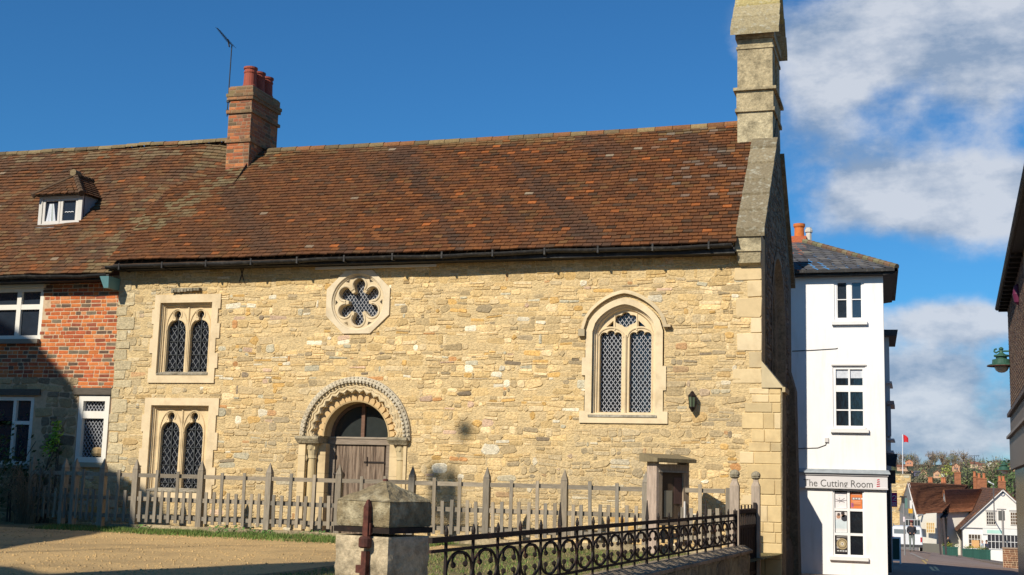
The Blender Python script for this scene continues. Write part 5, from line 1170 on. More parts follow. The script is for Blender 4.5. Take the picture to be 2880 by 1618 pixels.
q = A(2275, 680, cy); zt = A(2275, 643, cy).z; mb = MB(); mb.lathe((q.x, cy, q.z - .25), [(.09, 0), (.085, zt - q.z + .12), (.12, zt - q.z + .13), (.12, zt - q.z + .2), (.09, zt - q.z + .23), (.09, zt - q.z + .27)], 8, (.55, .5, .42)); mb.build('chimney_pot', [MT['pot']], ch2, label='thin pale chimney pot')
mb = MB()
for pts in ([(2228, 988), (2290, 985), (2352, 981), (2356, 979)], [(2235, 1262), (2300, 1260), (2322, 1252), (2326, 1240)]): mb.tube([A(a, b, YH - .012) for a, b in pts], .011, 5)
mb.build('cable', [MT['gutter']], wh, fix=False); mb = MB(); p = A(2325, 1238, YH); mb.box((p.x - .05, YH - .05, p.z - .06), (p.x + .05, YH, p.z + .06), (.6, .57, .54)); mb.build('junction_box', [MT['white']], wh)
# ------------------------------------------------------------------ further terrace down the left of the street
tr = thing('terrace_house', 'narrow sliver of terrace house with bay windows just beyond the white corner house', 'house', (-2, 42, g(0, 42)))
Yt = 42.6; xt = X_(2503, 1100, Yt); zt = Z_(2510, 948, Yt)
mb = MB(); mb.hexa([(-7, Yt, -1.2), (xt, Yt, -1.2), (xt - .1, Yt + 3, -1.2), (-7, Yt + 3, -1.2)], [(-7, Yt, zt), (xt, Yt, zt), (xt - .1, Yt + 3, zt), (-7, Yt + 3, zt)], (.62, .61, .59)); mb.build('wall', [MT['plaster']], tr)
mb = MB(); mb.hexa([(-7, Yt - .4, zt), (xt + .25, Yt - .4, zt), (xt + .15, Yt + 3, zt), (-7, Yt + 3, zt)], [(-7, Yt - .3, zt + .28), (xt + .28, Yt - .3, zt + .2), (xt + .15, Yt + 3, zt + .2), (-7, Yt + 3, zt + .28)], (.07, .06, .055)); mb.build('roof', [MT['slate']], tr)
mb = MB(); cxx = X_(2495, 1130, Yt)
for py, h, e in ((1075, .06, .05), (1130, .12, .16), (1235, .05, .14), (1268, .07, .08)):
    z = Z_(2500, py, Yt); mb.box((cxx, Yt - .3 - e, z - h), (xt + e * .5 + .04, Yt + 2.0, z), (.30, .22, .19) if py == 1130 else (.5, .49, .48))
mb.box((cxx, Yt - .32, Z_(2500, 1228, Yt)), (xt + .02, Yt - .02, Z_(2500, 1142, Yt)), (.30, .31, .33)); mb.build('bay_window', [MT['white']], tr)
mb = MB(); mb.box((cxx - .1, Yt - .7, -1.2), (X_(2505, 1400, Yt), Yt - .02, Z_(2500, 1350, Yt)), (.025, .022, .022)); mb.build('shop_front', [MT['paint']], tr)
mb = MB(); a, b = A(2491, 1318, 41), A(2524, 1278, 41); mb.hexa([(a.x, 40.4, a.z + .1), (b.x - .05, 40.4, a.z + .05), (b.x - .05, 41.4, a.z + .05), (a.x, 41.4, a.z + .1)], [(a.x, 40.8, b.z - .02), (b.x, 40.6, b.z), (b.x, 41.4, b.z + .02), (a.x, 41.4, b.z + .05)], (.012, .014, .016)); 
mb.box((a.x, 41.0, a.z - .45), (a.x + .28, 41.4, a.z - .05), (.03, .025, .03)); mb.build('awning', [MT['paint']], tr)
mb = MB(); a = A(2491.5, 1310, 41.0); mb.box((a.x - .0, 40.3, a.z - .15), (a.x + .03, 40.36, a.z + .15), (.75, .35, .02)); mb.build('orange_marker', [MT['paint']], tr)
# pink hanging sign with a 2 on it
sgn = thing('hanging_sign', 'magenta hanging shop sign with white figure before the stone wall', 'sign', A(2516, 1405, 47)); a, b = A(2507, 1426, 47), A(2523, 1386, 47)
mb = MB(); mb.box((a.x, 47, a.z), (b.x, 47.05, b.z), (.46, .01, .12)); mb.build('board', [MT['paint']], sgn); mb = MB(); mb.box((a.x - .4, 47.0, b.z + .03), (b.x, 47.03, b.z + .06)); mb.build('bracket', [MT['iron']], sgn)
mb = MB(); cx, cz2, r = (a.x + b.x) / 2, a.z + (b.z - a.z) * .68, .055
mb.tube([(cx + r * math.cos(R(t)), 46.99, cz2 + r * math.sin(R(t))) for t in range(170, -41, -30)] + [(cx - .05, 46.99, cz2 - .11), (cx + .07, 46.99, cz2 - .11)], .012, 5, (.8, .75, .78))
for k in (0, 1): mb.box((a.x + .03, 46.985, a.z + .05 + k * .07), (b.x - .03, 46.995, a.z + .085 + k * .07), (.7, .5, .6))
mb.build('figure', [MT['paint']], sgn)
# A-board
bp = G(2512, 1586, g); Yb_ = bp.y; t = thing('chalk_board', 'green A-frame chalk board with white edge on the pavement', 'sign board', (bp.x, Yb_, bp.z)); a, b = A(2488, 1580, Yb_), A(2533, 1512, Yb_); fs = MB(); x0, x1, z0, z1 = a.x, b.x, bp.z, b.z
fs.plate([(x0, z0 + .0), (x0 + .05, z0), (x0 + .06, z0 + .12), (x1 - .06, z0 + .12), (x1 - .05, z0), (x1, z0), (x1, z1), (x0, z1)], [rect(x0 + .05, z0 + .17, x1 - .05, z1 - .05)], Yb_, Yb_ + .03, (.72, .72, .7)); 
fs.plate([(x0, z0), (x0 + .05, z0), (x0 + .06, z0 + .12), (x1 - .06, z0 + .12), (x1 - .05, z0), (x1, z0), (x1, z1), (x0, z1)], [rect(x0 + .05, z0 + .17, x1 - .05, z1 - .05)], Yb_ + .45, Yb_ + .48, (.6, .6, .6)); fs.box((x0, Yb_ + .03, z1 - .04), (x1, Yb_ + .45, z1 - .01), (.6, .6, .6)); fs.build('frame', [MT['paint']], t)
mb = MB(); mb.box((x0 + .04, Yb_ + .012, z0 + .16), (x1 - .04, Yb_ + .022, z1 - .04), (.02, .055, .04)); mb.build('panel', [MT['paint']], t)

# ------------------------------------------------------------------ dark brick building on the right
rb = thing('brown_brick_building', 'shaded brown brick shop building cut by the right edge of the picture', 'building', (3, 30, g(0, 30)))
Xc, Yc, xr_ = 2.264, 33.0, .031; rx = lambda y: Xc + (y - Yc) * xr_
zr_ = A(2830, 868, 33).z
mb = MB()
def wallx(mb, y0, y1, z0, z1, o, c, m=0): mb.hexa([(rx(y0) - o, y0, z0), (rx(y0) + 4, y0, z0), (rx(y1) + 4, y1, z0), (rx(y1) - o, y1, z0)], [(rx(y0) - o, y0, z1), (rx(y0) + 4, y0, z1), (rx(y1) + 4, y1, z1), (rx(y1) - o, y1, z1)], c, m)
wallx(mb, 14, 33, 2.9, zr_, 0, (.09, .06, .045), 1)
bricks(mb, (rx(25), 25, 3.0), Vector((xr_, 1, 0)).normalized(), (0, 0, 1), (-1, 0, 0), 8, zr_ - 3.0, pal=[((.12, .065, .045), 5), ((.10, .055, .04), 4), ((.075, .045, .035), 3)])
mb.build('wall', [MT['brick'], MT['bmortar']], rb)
mb = MB(); wallx(mb, 14, 32.9, -.6, 2.15, -.05, (.012, .010, .010)); mb.build('shop_front', [MT['gloss']], rb)
mb = MB(); wallx(mb, 14, 33.02, 2.15, 2.87, .05, (.17, .135, .11)); mb.build('fascia', [MT['paint']], rb)
mb = MB(); wallx(mb, 14, 33.02, 2.872, 2.93, .12, (.25, .22, .2)); wallx(mb, 14, 33.0, 2.94, 3.38, .02, (.16, .13, .11)); wallx(mb, 14, 33.02, 3.39, 3.47, .09, (.10, .07, .06)); mb.build('string_course', [MT['white']], rb)
mb = MB(); y0, y1 = 14, 33.15; o = .23
for a, b, oo, r in ((y0, y1, o, .055),): 
    mb.tube([(rx(a) - oo, a, zr_ + .02), (rx(b) - oo, b, zr_ + .02)], r, 10)
mb.hexa([(rx(y0) - o, y0, zr_ - .02), (rx(y0) + 2, y0, zr_ + .02), (rx(y1) + 2, y1, zr_ + .02), (rx(y1) - o, y1, zr_ - .02)], [(rx(y0) - o, y0, zr_ + .1), (rx(y0) + 2, y0, zr_ + .4), (rx(y1) + 2, y1, zr_ + .4), (rx(y1) - o, y1, zr_ + .1)])
for i in range(14): y = 33.0 - i * .6; mb.box((rx(y) - o + .02, y - .03, zr_ - .08), (rx(y), y + .03, zr_ - .02))
mb.build('eaves', [MT['gutter']], rb)
mb = MB(); p = A(2878, 828, 27.2); mb.lathe((rx(27.2) - .02, 27.2, p.z), [(.001, -.22), (.07, -.16), (.10, 0), (.07, .16), (.001, .22)], 14, (.11, .015, .05)); mb.build('plaque', [MT['paint']], rb)
# lamps
def lamp(px, py, Y, sc, xe, label):
    p = A(px, py, Y); t = thing('street_lamp', label, 'lamp', (xe, Y, p.z + .45 * sc), 'green bracket lamps'); x, z = p.x, p.z; q = lambda r: [(a * sc, b * sc) for a, b in r]
    mb = MB(); mb.lathe((x, Y, z), q([(.33, -.02), (.33, 0), (.22, .03), (.215, .13), (.13, .15), (.13, .20), (.175, .205), (.175, .245), (.10, .26), (.05, .30), (.03, .36), (.055, .38), (.055, .41), (.02, .44)]), 20); mb.build('hood', [MT['green']], t, smooth=False)
    mb = MB(); mb.lathe((x, Y, z), q([(.17, -.021), (.165, -.08), (.13, -.14), (.07, -.18), (.01, -.19)]), 20); mb.build('globe', [MT['globe']], t, smooth=True)
    mb = MB(); mb.lathe((x, Y, z), q([(.345, -.035), (.345, -.02), (.30, -.015)]), 20); mb.build('rim', [MT['rust']], t)
    mb = MB(); mb.tube([(x - .10 * sc, Y, z + .40 * sc), (x - .15 * sc, Y, z + .38 * sc), (x - .16 * sc, Y, z + .33 * sc), (x - .12 * sc, Y, z + .30 * sc), (x - .05 * sc, Y, z + .34 * sc), (xe, Y, z + .34 * sc)], .022 * sc, 6); mb.build('bracket_arm', [MT['green']], t)
lamp(2817, 1027, 32.7, .98, rx(32.7) + .05, 'green bracket lamp with a milky globe high on the brown brick wall')
lamp(2825, 1322, 62, 1.0, 4.75, 'smaller green bracket lamp low against the far rooftops')
t = thing('shop_building', 'narrow building hidden behind the right-hand shop', 'building', (7, 60, -2)); mb = MB(); mb.box((4.7, 50, -3), (9, 64, 5), (.2, .12, .09)); mb.build('wall', [MT['plaster']], t); mb = MB(); mb.hexa([(4.6, 49.9, 5), (9, 49.9, 5), (9, 64, 5), (4.6, 64, 5)], [(6, 50, 6), (8, 50, 6), (8, 64, 6), (6, 64, 6)], (.15, .06, .03)); mb.build('roof', [MT['farroof']], t)

# ------------------------------------------------------------------ distant street
random.seed(111)
def quad(mb, pts, c, m=0): mb.face(pts, c, m)
def ground_at(px, py): return G(px, py, g)
mb = MB()       # right hand pavement with kerb
kl = [(2590, 1543), (2640, 1553), (2700, 1569), (2760, 1582), (2830, 1594), (2900, 1606)]
kp = [ground_at(*p) for p in kl]
for a, b in zip(kp, kp[1:]):
    mb.hexa([a + Vector((0, 0, -.1)), b + Vector((0, 0, -.1)), b + Vector((.1, .25, -.1)), a + Vector((.1, .25, -.1))], [a + Vector((0, 0, .12)), b + Vector((0, 0, .12)), b + Vector((.1, .25, .12)), a + Vector((.1, .25, .12))], (.22, .17, .13), 0)
    a2, b2 = Vector((a.x * 150 / a.y, 150, 0)), Vector((b.x * 150 / b.y, 150, 0))
    n_ = 14
    for i in range(n_):
        p, q = a + Vector((.1, .25, 0)), b + Vector((.1, .25, 0)); P = [p.lerp(a2, i / n_), q.lerp(b2, i / n_), q.lerp(b2, (i + 1) / n_), p.lerp(a2, (i + 1) / n_)]
        mb.face([(v.x, v.y, g(v.x, v.y) + .11) for v in P], (.16, .125, .10), 0)
mb.build('pavement', [mat('pavement', vcol=True, rough=.9, nscale=3, namt=.2, bump=.2)], kind='structure', fix=False)
mb = MB()
rd = [(2480, 1555), (2590, 1544), (2700, 1570), (2830, 1595), (2900, 1607), (2900, 1700), (2640, 1640), (2560, 1590)]
for a, b in zip([ground_at(*p) for p in rd[1:5]], [ground_at(*p) for p in rd[2:5] + [rd[5]]]): pass
rp = [ground_at(x, y) for x, y in rd]; 
ylist = [34, 38, 42, 45, 50, 55, 60, 65, 70, 75, 80, 85, 90, 100]
for y0, y1 in zip(ylist, ylist[1:]): mb.face([(.002 * y0 + (y0 - 34) * .015, y0, g(0, y0) + .004), (.11 * y0, y0, g(.11 * y0, y0) + .004), (.11 * y1, y1, g(.11 * y1, y1) + .004), (.002 * y1 + (y1 - 34) * .015, y1, g(0, y1) + .004)])
mb.build('road', [MT['asphalt']], kind='structure', fix=False)
def painted(pts, w, c):
    P = [ground_at(*p) for p in pts]; o = MB()
    for a, b in zip(P, P[1:]):
        n_ = 5
        for i in range(n_):
            p, q = a.lerp(b, i / n_), a.lerp(b, (i + 1) / n_); s_ = Vector((w, 0, 0)); o.face([(v.x, v.y, g(v.x, v.y) + .012) for v in (p - s_, p + s_, q + s_, q - s_)], c)
    return o
m_ = painted([(2604, 1574), (2640, 1606)], .05, (.50, .34, .05)); m2 = painted([(2594, 1576), (2628, 1607)], .05, (.50, .34, .05))
m_.v += [v for v in m2.v]; n0 = len(m_.v) - len(m2.v); m_.f += [tuple(i + n0 for i in f) for f in m2.f]; m_.m += m2.m; m_.c += m2.c
m_.build('road_markings', [MT['paint']], kind='structure', fix=False)
m_ = painted([(2560, 1556), (2600, 1574)], .12, (.3, .24, .17)); m_.build('kerb_line', [MT['paint']], kind='structure', fix=False)

def poly_house(name, label, cat, walls, roofs, loc, wc=(.62, .6, .56), rc=(.17, .065, .035)):
    t = thing(name, label, cat, loc); mb = MB()
    for w in walls: mb.face(w[0], w[1] if len(w) > 1 else wc)
    mb.build('wall', [MT['plaster']], t, fix=False); mb = MB()
    for r in roofs:
        P = [Vector(p) for p in r[0]]; nn = (P[1] - P[0]).cross(P[2] - P[0]).normalized(); nn = nn if nn.z > 0 else -nn; c = r[1] if len(r) > 1 else rc; k = len(P)
        mb.mesh(P + [p + nn * .12 for p in P], [tuple(range(k)), tuple(range(k, 2 * k))] + [(i, (i + 1) % k, (i + 1) % k + k, i + k) for i in range(k)], c)
        if k == 4:      # raised tile courses
            for i in range(1, 22):
                a, b = P[0].lerp(P[3], i / 22), P[1].lerp(P[2], i / 22); mb.bar(a + nn * .13, b + nn * .13, .09, .05, jit(c, .3))
    mb.build('roof', [MT['farroof']], t); return t
def wpanes(par, px0, py0, px1, py1, Y, cols, rows, fc=(.7, .68, .64), pane=(.03, .03, .035), off=.05):
    a, b = A(px0, py1, Y), A(px1, py0, Y); mb = MB(); mb.box((a.x, Y - off, a.z), (b.x, Y - off + .04, b.z), pane); w = mb.build('window', [MT['gloss']], par); mb = MB(); fr = .05; W_2, H_2 = b.x - a.x, b.z - a.z
    mb.plate(rect(a.x - fr, a.z - fr, b.x + fr, b.z + fr), [rect(a.x + .02, a.z + .02, b.x - .02, b.z - .02)], Y - off - .03, Y - off - .002, fc)
    for i in range(1, cols): x = a.x + W_2 * i / cols; mb.box((x - .022, Y - off - .022, a.z), (x + .022, Y - off - .004, b.z), fc)
    for i in range(1, rows): z = a.z + H_2 * i / rows; mb.box((a.x, Y - off - .018, z - .022), (b.x, Y - off - .006, z + .022), fc)
    mb.build('frame', [MT['white']], w); return w
# stone building with flagpole
Ys = 160; a, b = A(2480, 1560, Ys), A(2561, 1336, Ys)
t = thing('stone_building', 'sunlit rubble stone side wall with a flat top below the flagpole', 'building', (b.x - 2, Ys, g(0, Ys))); mb = MB(); zt = b.z
mb.box((b.x - 9, Ys, -8), (b.x, Ys + 4, zt - .05), (.5, .4, .22), 1); masonry(mb, (b.x - 4.6, Ys, -6.5), (1, 0, 0), (0, 0, 1), (0, -1, 0), 4.6, zt + 6.5, rows=(.2, .42), wid=(.3, .9), gap=.03, out=(.02, .06))
mb.build('wall', [MT['rubble'], MT['mortar']], t); mb = MB(); mb.box((b.x - 9, Ys - .08, zt - .05), (b.x + .05, Ys + 4, zt + .1), (.4, .33, .2)); mb.build('parapet', [MT['weathered']], t)
fp = A(2539, 1336, Ys + .3); ft = A(2538.5, 1222, Ys + .3); t = thing('flagpole', 'slim white flagpole flying a red flag above the stone building', 'flagpole', (fp.x, Ys + .3, zt)); mb = MB(); mb.tube([(fp.x, Ys + .3, zt), (ft.x, Ys + .3, ft.z)], .04, 8, (.75, .75, .75)); mb.build('pole', [MT['paint']], t)
mb = MB(); L_ = []
for i in range(9):
    u = i / 8; x = ft.x + .07 + .58 * u; dz_ = -.40 * u * u; yy_ = Ys + .3 + .05 * math.sin(u * 7); L_.append([(x, yy_, ft.z - .03 + dz_), (x + .05 * (1 - u), yy_, ft.z - .95 + dz_ * .7 + .25 * u)])
mb.loft(L_, (.50, .02, .025), closed=False); mb.build('flag', [MT['cloth']], t, fix=False)
# H1: long tiled house with dark timber gable
P = lambda x, y, Y: A(x, y, Y)
gl_, gr_, ga = P(2530, 1440, 144), P(2580, 1465, 132.8), P(2556, 1364, 139.2); rgt, eR = P(2722, 1367, 150), P(2634, 1443, 133.4)
t1 = poly_house('long_tiled_house', 'long house with steep red-brown tiled roof and grey gable facing the street', 'house',
    [([gl_, gr_, ga], (.22, .22, .20)), ([P(2532, 1600, 144), P(2582, 1600, 132.8), gr_, gl_], (.30, .28, .26)), ([P(2581, 1600, 133), P(2634, 1600, 133.4), eR, P(2581, 1446, 133.1)], (.66, .62, .52)), ([P(2634, 1600, 133.4), P(2720, 1600, 155.2), P(2720, 1443, 155.2), eR], (.6, .57, .5))],
    [([P(2578, 1448, 132.8), P(2650, 1443, 134), rgt, P(2554, 1360, 139.2)], (.15, .06, .03)), ([P(2530, 1438, 144.8), P(2720, 1420, 166.4), rgt, P(2554, 1360, 139.2)], (.15, .06, .03))], (2, 139, g(0, 139)))
mb = MB()
for a, b in ((ga, gr_), (ga, gl_)): mb.bar(a + Vector((0, -.15, .1)), b + Vector((0, -.15, .1)), .22, .1, (.62, .60, .56))
mb.bar(P(2581, 1449, 132.3), P(2632, 1446, 135.4), .16, .08, (.66, .63, .56)); mb.build('barge_board', [MT['white']], t1)
mb = MB(); a, b = P(2545, 1430, 136.8), P(2552, 1402, 136.8); mb.box((a.x, 136.5, a.z), (b.x, 136.6, b.z), (.1, .18, .15)); a, b = P(2559, 1432, 135.7), P(2565, 1408, 135.7); mb.box((a.x, 135.5, a.z), (b.x, 135.6, b.z), (.66, .64, .6)); mb.build('gable_window', [MT['white']], t1)
wpanes(t1, 2547, 1463, 2588, 1481, 132, 5, 1, (.45, .45, .43), (.04, .045, .045)); w = wpanes(t1, 2606, 1471, 2628, 1498, 132.7, 4, 3, (.72, .62, .42), (.55, .36, .14))
mb = MB(); q = P(2561, 1444, 134.4); mb.bar(P(2556, 1432, 134.4), P(2566, 1432, 134.4), .1, .05, (.05, .04, .03)); mb.box((q.x - .2, 134.2, q.z), (q.x + .2, 134.3, q.z + .45), (.62, .32, .02)); mb.build('hanging_sign', [MT['paint']], t1)
# middle white gable house
mg = [P(2647, 1442, 140.8), P(2664, 1442, 137.6), P(2655, 1386, 139.2)]
t2 = poly_house('small_gabled_house', 'small white gabled house with mottled orange tiles between the two larger roofs', 'house',
    [(mg, (.40, .40, .38)), ([P(2630, 1600, 140.8), P(2664, 1600, 137.6), P(2664, 1442, 137.6), P(2630, 1442, 140.8)], (.6, .57, .5)), ([P(2664, 1600, 137.6), P(2730, 1600, 138.5), P(2725, 1440, 138.5), P(2664, 1442, 137.6)], (.68, .65, .57))],
    [([P(2664, 1442, 137), P(2735, 1438, 138), P(2762, 1378, 153.6), P(2655, 1380, 140.2)], (.24, .095, .045)), ([P(2646, 1442, 141.4), P(2700, 1400, 160), P(2762, 1378, 153.6), P(2655, 1380, 140.2)], (.2, .08, .04))], (4, 140, g(0, 140)))
mb = MB(); mb.hexa([P(2628, 1458, 136), P(2664, 1458, 135.2), P(2668, 1444, 138.2), P(2632, 1444, 138.9)], [P(2628, 1455, 136), P(2664, 1455, 135.2), P(2668, 1441, 138.2), P(2632, 1441, 138.9)], (.07, .065, .06)); mb.build('porch_roof', [MT['slate']], t2)
mb = MB(); 
for px in (2640, 2655): mb.bar(P(px - 2, 1456, 85.4), P(px + 6, 1560, 85.4), .12, .1, (.05, .04, .04))
mb.build('timber_post', [MT['paint']], t2)
# front gabled shop house
Yg = 134.0; apx_ = P(2820, 1378, Yg); eL = P(2706, 1484, Yg); eRr = Vector((2 * apx_.x - eL.x, Yg, eL.z)); bl_, br_ = P(2706, 1600, Yg), Vector((2 * apx_.x - eL.x, Yg, P(2706, 1600, Yg).z)); fr_ = P(2762, 1373, 158.4); fe = P(2664, 1471, 158.4)
t3 = poly_house('gabled_shop', 'white gabled shop with small-paned windows and a pale green fascia', 'shop',
    [([eL, eRr, apx_], (.72, .67, .60)), ([bl_, br_, eRr, eL], (.74, .71, .66)), ([P(2683, 1590, 158.4), bl_, eL, P(2680, 1481, 158.4)], (.36, .34, .31))],  # last face greyer, shade of the side wall put into its colour
    [([eL + Vector((-.5, -.4, -.35)), fe, fr_, apx_ + Vector((0, -.3, .06))], (.105, .055, .035)), ([eRr + Vector((.5, -.4, -.35)), eRr + Vector((fe - eL).to_tuple()), fr_, apx_ + Vector((0, -.3, .06))], (.105, .055, .035))], (6, Yg, g(0, Yg)), rc=(.11, .055, .035))
mb = MB(); mb.bar(eL + Vector((-.2, -.25, -.12)), apx_ + Vector((0, -.25, .0)), .14, .06, (.72, .69, .64)); mb.bar(eRr + Vector((.2, -.25, -.12)), apx_ + Vector((0, -.25, .0)), .14, .06, (.72, .69, .64)); mb.box((eL.x, Yg - .1, eL.z - .04), (eRr.x, Yg - .02, eL.z + .03), (.20, .19, .18)); mb.box((eL.x - .06, Yg - .10, bl_.z), (eL.x + .0, Yg - .01, eL.z), (.05, .05, .05)); mb.build('barge_board', [MT['white']], t3)
wpanes(t3, 2775, 1441, 2799, 1475, Yg, 4, 4, (.60, .56, .48), (.05, .035, .03)); wpanes(t3, 2843, 1442, 2866, 1476, Yg, 4, 4, (.60, .56, .48), (.10, .05, .02))
for px0, px1 in ((2771, 2804), (2838, 2870)): a, b = P(px0, 1437, Yg), P(px1, 1435, Yg); mb = MB(); mb.box((a.x, Yg - .08, a.z), (b.x, Yg - .01, b.z), (.45, .42, .38)); mb.build('window_hood', [MT['white']], t3)
wpanes(t3, 2725, 1504, 2757, 1542, Yg, 4, 3, (.70, .66, .58), (.07, .05, .03)); wpanes(t3, 2778, 1506, 2875, 1543, Yg, 9, 2, (.72, .70, .66), (.03, .028, .03))
mb = MB(); a, b = P(2733, 1541, Yg - .1), P(2754, 1520, Yg - .1); mb.box((a.x, Yg - .10, a.z), (b.x, Yg - .085, b.z), (.60, .34, .14)); mb.build('blind', [MT['paint']], t3)
mb = MB(); a, b = P(2764, 1503, Yg), P(2880, 1490, Yg); mb.box((a.x, Yg - .12, a.z), (b.x, Yg - .02, b.z), (.68, .68, .63)); a, b = P(2776, 1500, Yg), P(2818, 1492, Yg); mb.box((a.x, Yg - .13, a.z), (b.x, Yg - .121, b.z), (.38, .60, .50)); mb.build('fascia', [MT['paint']], t3)
mb = MB(); cx_, cz_ = P(2820, 1390, Yg).x, P(2820, 1390, Yg).z; mb.tube([(cx_ + .17 * math.cos(R(t_)), Yg - .05, cz_ + .17 * math.sin(R(t_))) for t_ in range(0, 361, 24)], .03, 6, (.05, .12, .25)); mb.tube([(cx_ + .03, Yg - .06, cz_ + .10), (cx_ + .16, Yg - .06, cz_ + .24)], .02, 5, (.05, .05, .06)); mb.build('emblem', [MT['paint']], t3)
# stacks above the rooftops
def stack(px0, px1, pyt, pyb, Y, pots, label, c=(.30, .12, .06)):
    a, b = A(px0, pyb, Y), A(px1, pyt, Y); t = thing('rooftop_chimney', label, 'chimney', ((a.x + b.x) / 2, Y, a.z), 'brick chimneys over the far roofs'); mb = MB(); mb.box((a.x, Y, a.z - 2.2), (b.x, Y + 1.2, b.z - .12), c); mb.box((a.x - .06, Y - .06, b.z - .12), (b.x + .06, Y + .76, b.z), jit(c, .1)); mb.build('stack', [MT['farroof']], t)
    for i in range(pots): x = a.x + (b.x - a.x) * (i + .5) / pots; mb = MB(); mb.lathe((x, Y + .35, b.z), [(.17, 0), (.15, .45), (.19, .47), (.19, .55)], 8, (.45, .16, .07)); mb.build('chimney_pot', [MT['pot']], t)
stack(2685, 2702, 1328, 1364, 158, 0, 'plain tall brick stack rising behind the long tiled roof'); stack(2748, 2775, 1345, 1372, 160, 2, 'wide orange brick stack at the junction of the roofs')
stack(2808, 2828, 1353, 1378, 158, 2, 'brick stack with two pots above the white gabled shop'); stack(2738, 2746, 1340, 1370, 161, 1, 'narrow brick stack carrying the tall aerial')
stack(2612, 2622, 1356, 1364, 156, 2, 'pair of short pots on the long tiled ridge'); stack(2648, 2660, 1357, 1365, 156, 2, 'second pair of short pots on the long ridge, nearer the tall stack')
t = thing('rooftop_aerial', 'tall spindly television aerial above the far roofs', 'aerial', P(2742, 1340, 161.6)); mb = MB(); mb.tube([P(2742, 1345, 161.6), P(2740, 1282, 161.6)], .03, 5); mb.bar(P(2726, 1283, 161.6), P(2755, 1281, 161.6), .04, .04); mb.bar(P(2730, 1293, 161.6), P(2751, 1291, 161.6), .03, .03)
for i in range(5): mb.bar(P(2729 + 6 * i, 1286, 100.4), P(2727 + 6 * i, 1281, 101.6), .02, .02)
mb.build('mast', [MT['darkiron']], t)
# street posts and signs
def postm(px, pyt, pyb, w, c, name, label, cat, extra=None, group=None):
    b = ground_at(px, pyb); tz = A(px, pyt, b.y).z; t = thing(name, label, cat, b, group); mb = MB(); mb.tube([b, (b.x, b.y, tz)], w, 8, c); mb.build('pole', [MT['paint']], t)
    if extra: extra(t, b, tz)
    return t
def ex1(t, b, tz): mb = MB(); mb.box((b.x - .22, b.y - .1, tz - .05), (b.x + .16, b.y + .1, tz + .03), (.04, .035, .03)); mb.box((b.x - .14, b.y - .08, tz - .35), (b.x + .02, b.y + .08, tz - .05), (.03, .03, .03)); mb.build('lantern_head', [MT['paint']], t); mb = MB(); q = A(2545, 1460, b.y); mb.lathe((b.x, b.y, q.z), [(.055, -.15), (.06, -.15), (.06, .12), (.055, .12)], 8, (.7, .6, .6)); mb.build('band', [MT['paint']], t)
postm(2545, 1397, 1562, .05, (.22, .21, .20), 'lamp_post', 'thin grey lamp post beside the walking man', 'lamp post', ex1)
def ex2(t, b, tz): mb = MB(); k = b.y / 80; mb.plate(circ(b.x, tz - .13 * k, .30 * k, 20), [], b.y - .02, b.y + .02, (.02, .05, .14)); mb.build('round_backplate', [MT['paint']], t); mb = MB(); mb.box((b.x - .26 * k, b.y - .05, tz - .42 * k), (b.x + .14 * k, b.y - .025, tz - .0), (.02, .22, .55)); mb.build('plate', [MT['paint']], t); mb = MB(); mb.box((b.x - .10 * k, b.y - .06, tz - .38 * k), (b.x - .02 * k, b.y - .051, tz - .12 * k), (.75, .75, .75)); mb.box((b.x - .19 * k, b.y - .06, tz - .12 * k), (b.x + .07 * k, b.y - .051, tz - .05 * k), (.75, .75, .75)); mb.build('symbol', [MT['paint']], t)
postm(2642, 1460, 1553, .035, (.30, .36, .40), 'road_sign', 'blue road sign with a white T on a pale blue post', 'road sign', ex2)
def ex3(t, b, tz): mb = MB(); mb.box((b.x - .22, b.y - .05, tz - .62), (b.x + .12, b.y + .05, tz - .08), (.10, .10, .09)); mb.bar((b.x - .30, b.y, tz), (b.x + .20, b.y, tz), .05, .05, (.12, .12, .12)); mb.build('sign_box', [MT['paint']], t)
postm(2824, 1433, 1592, .06, (.28, .26, .24), 'sign_post', 'tall grey post with a small dark box sign in front of the gabled shop', 'post', ex3)
def ex4(t, b, tz): mb = MB(); mb.bar((b.x, b.y, tz), A(2779, 1354, b.y), .08, .08, (.55, .57, .58)); mb.bar(A(2779, 1354, b.y), A(2786, 1358, b.y), .16, .12, (.55, .57, .58)); mb.build('arm', [MT['paint']], t)
b_ = P(2794, 1372, 170); t = thing('street_light', 'pale modern street light arm over the far roofs', 'street light', (b_.x, 170, g(0, 170))); mb = MB(); mb.tube([(b_.x, 170, g(0, 170)), P(2794, 1362, 108)], .05, 6, (.5, .52, .53)); mb.build('pole', [MT['paint']], t); ex4(t, P(2794, 1362, 170), P(2794, 1362, 170).z)
for i, (px, pt, pb) in enumerate(((2609, 1510, 1550), (2625, 1519, 1551))):
    t = postm(px, pt, pb, .05, (.5, .46, .4), 'bollard', ('slim pale bollard nearer the white van', 'shorter pale bollard next to the road sign post')[i], 'bollard', group='pale bollards on the far pavement')
# low wall and planting at the far kerb
a, b = ground_at(2596, 1543), ground_at(2660, 1552); t = thing('low_grey_wall', 'low grey-green wall along the far pavement behind the bollards', 'wall', (a.x, 130, g(0, 130))); mb = MB(); p0, p1 = P(2592, 1528, 130), P(2652, 1531, 127); mb.hexa([(p0.x, 130, -6.5), (p1.x, 127, -6.5), (p1.x, 127.3, -6.5), (p0.x, 130.3, -6.5)], [p0, p1, p1 + Vector((0, .3, 0)), p0 + Vector((0, .3, 0))], (.16, .15, .12)); mb.build('wall', [MT['plaster']], t)
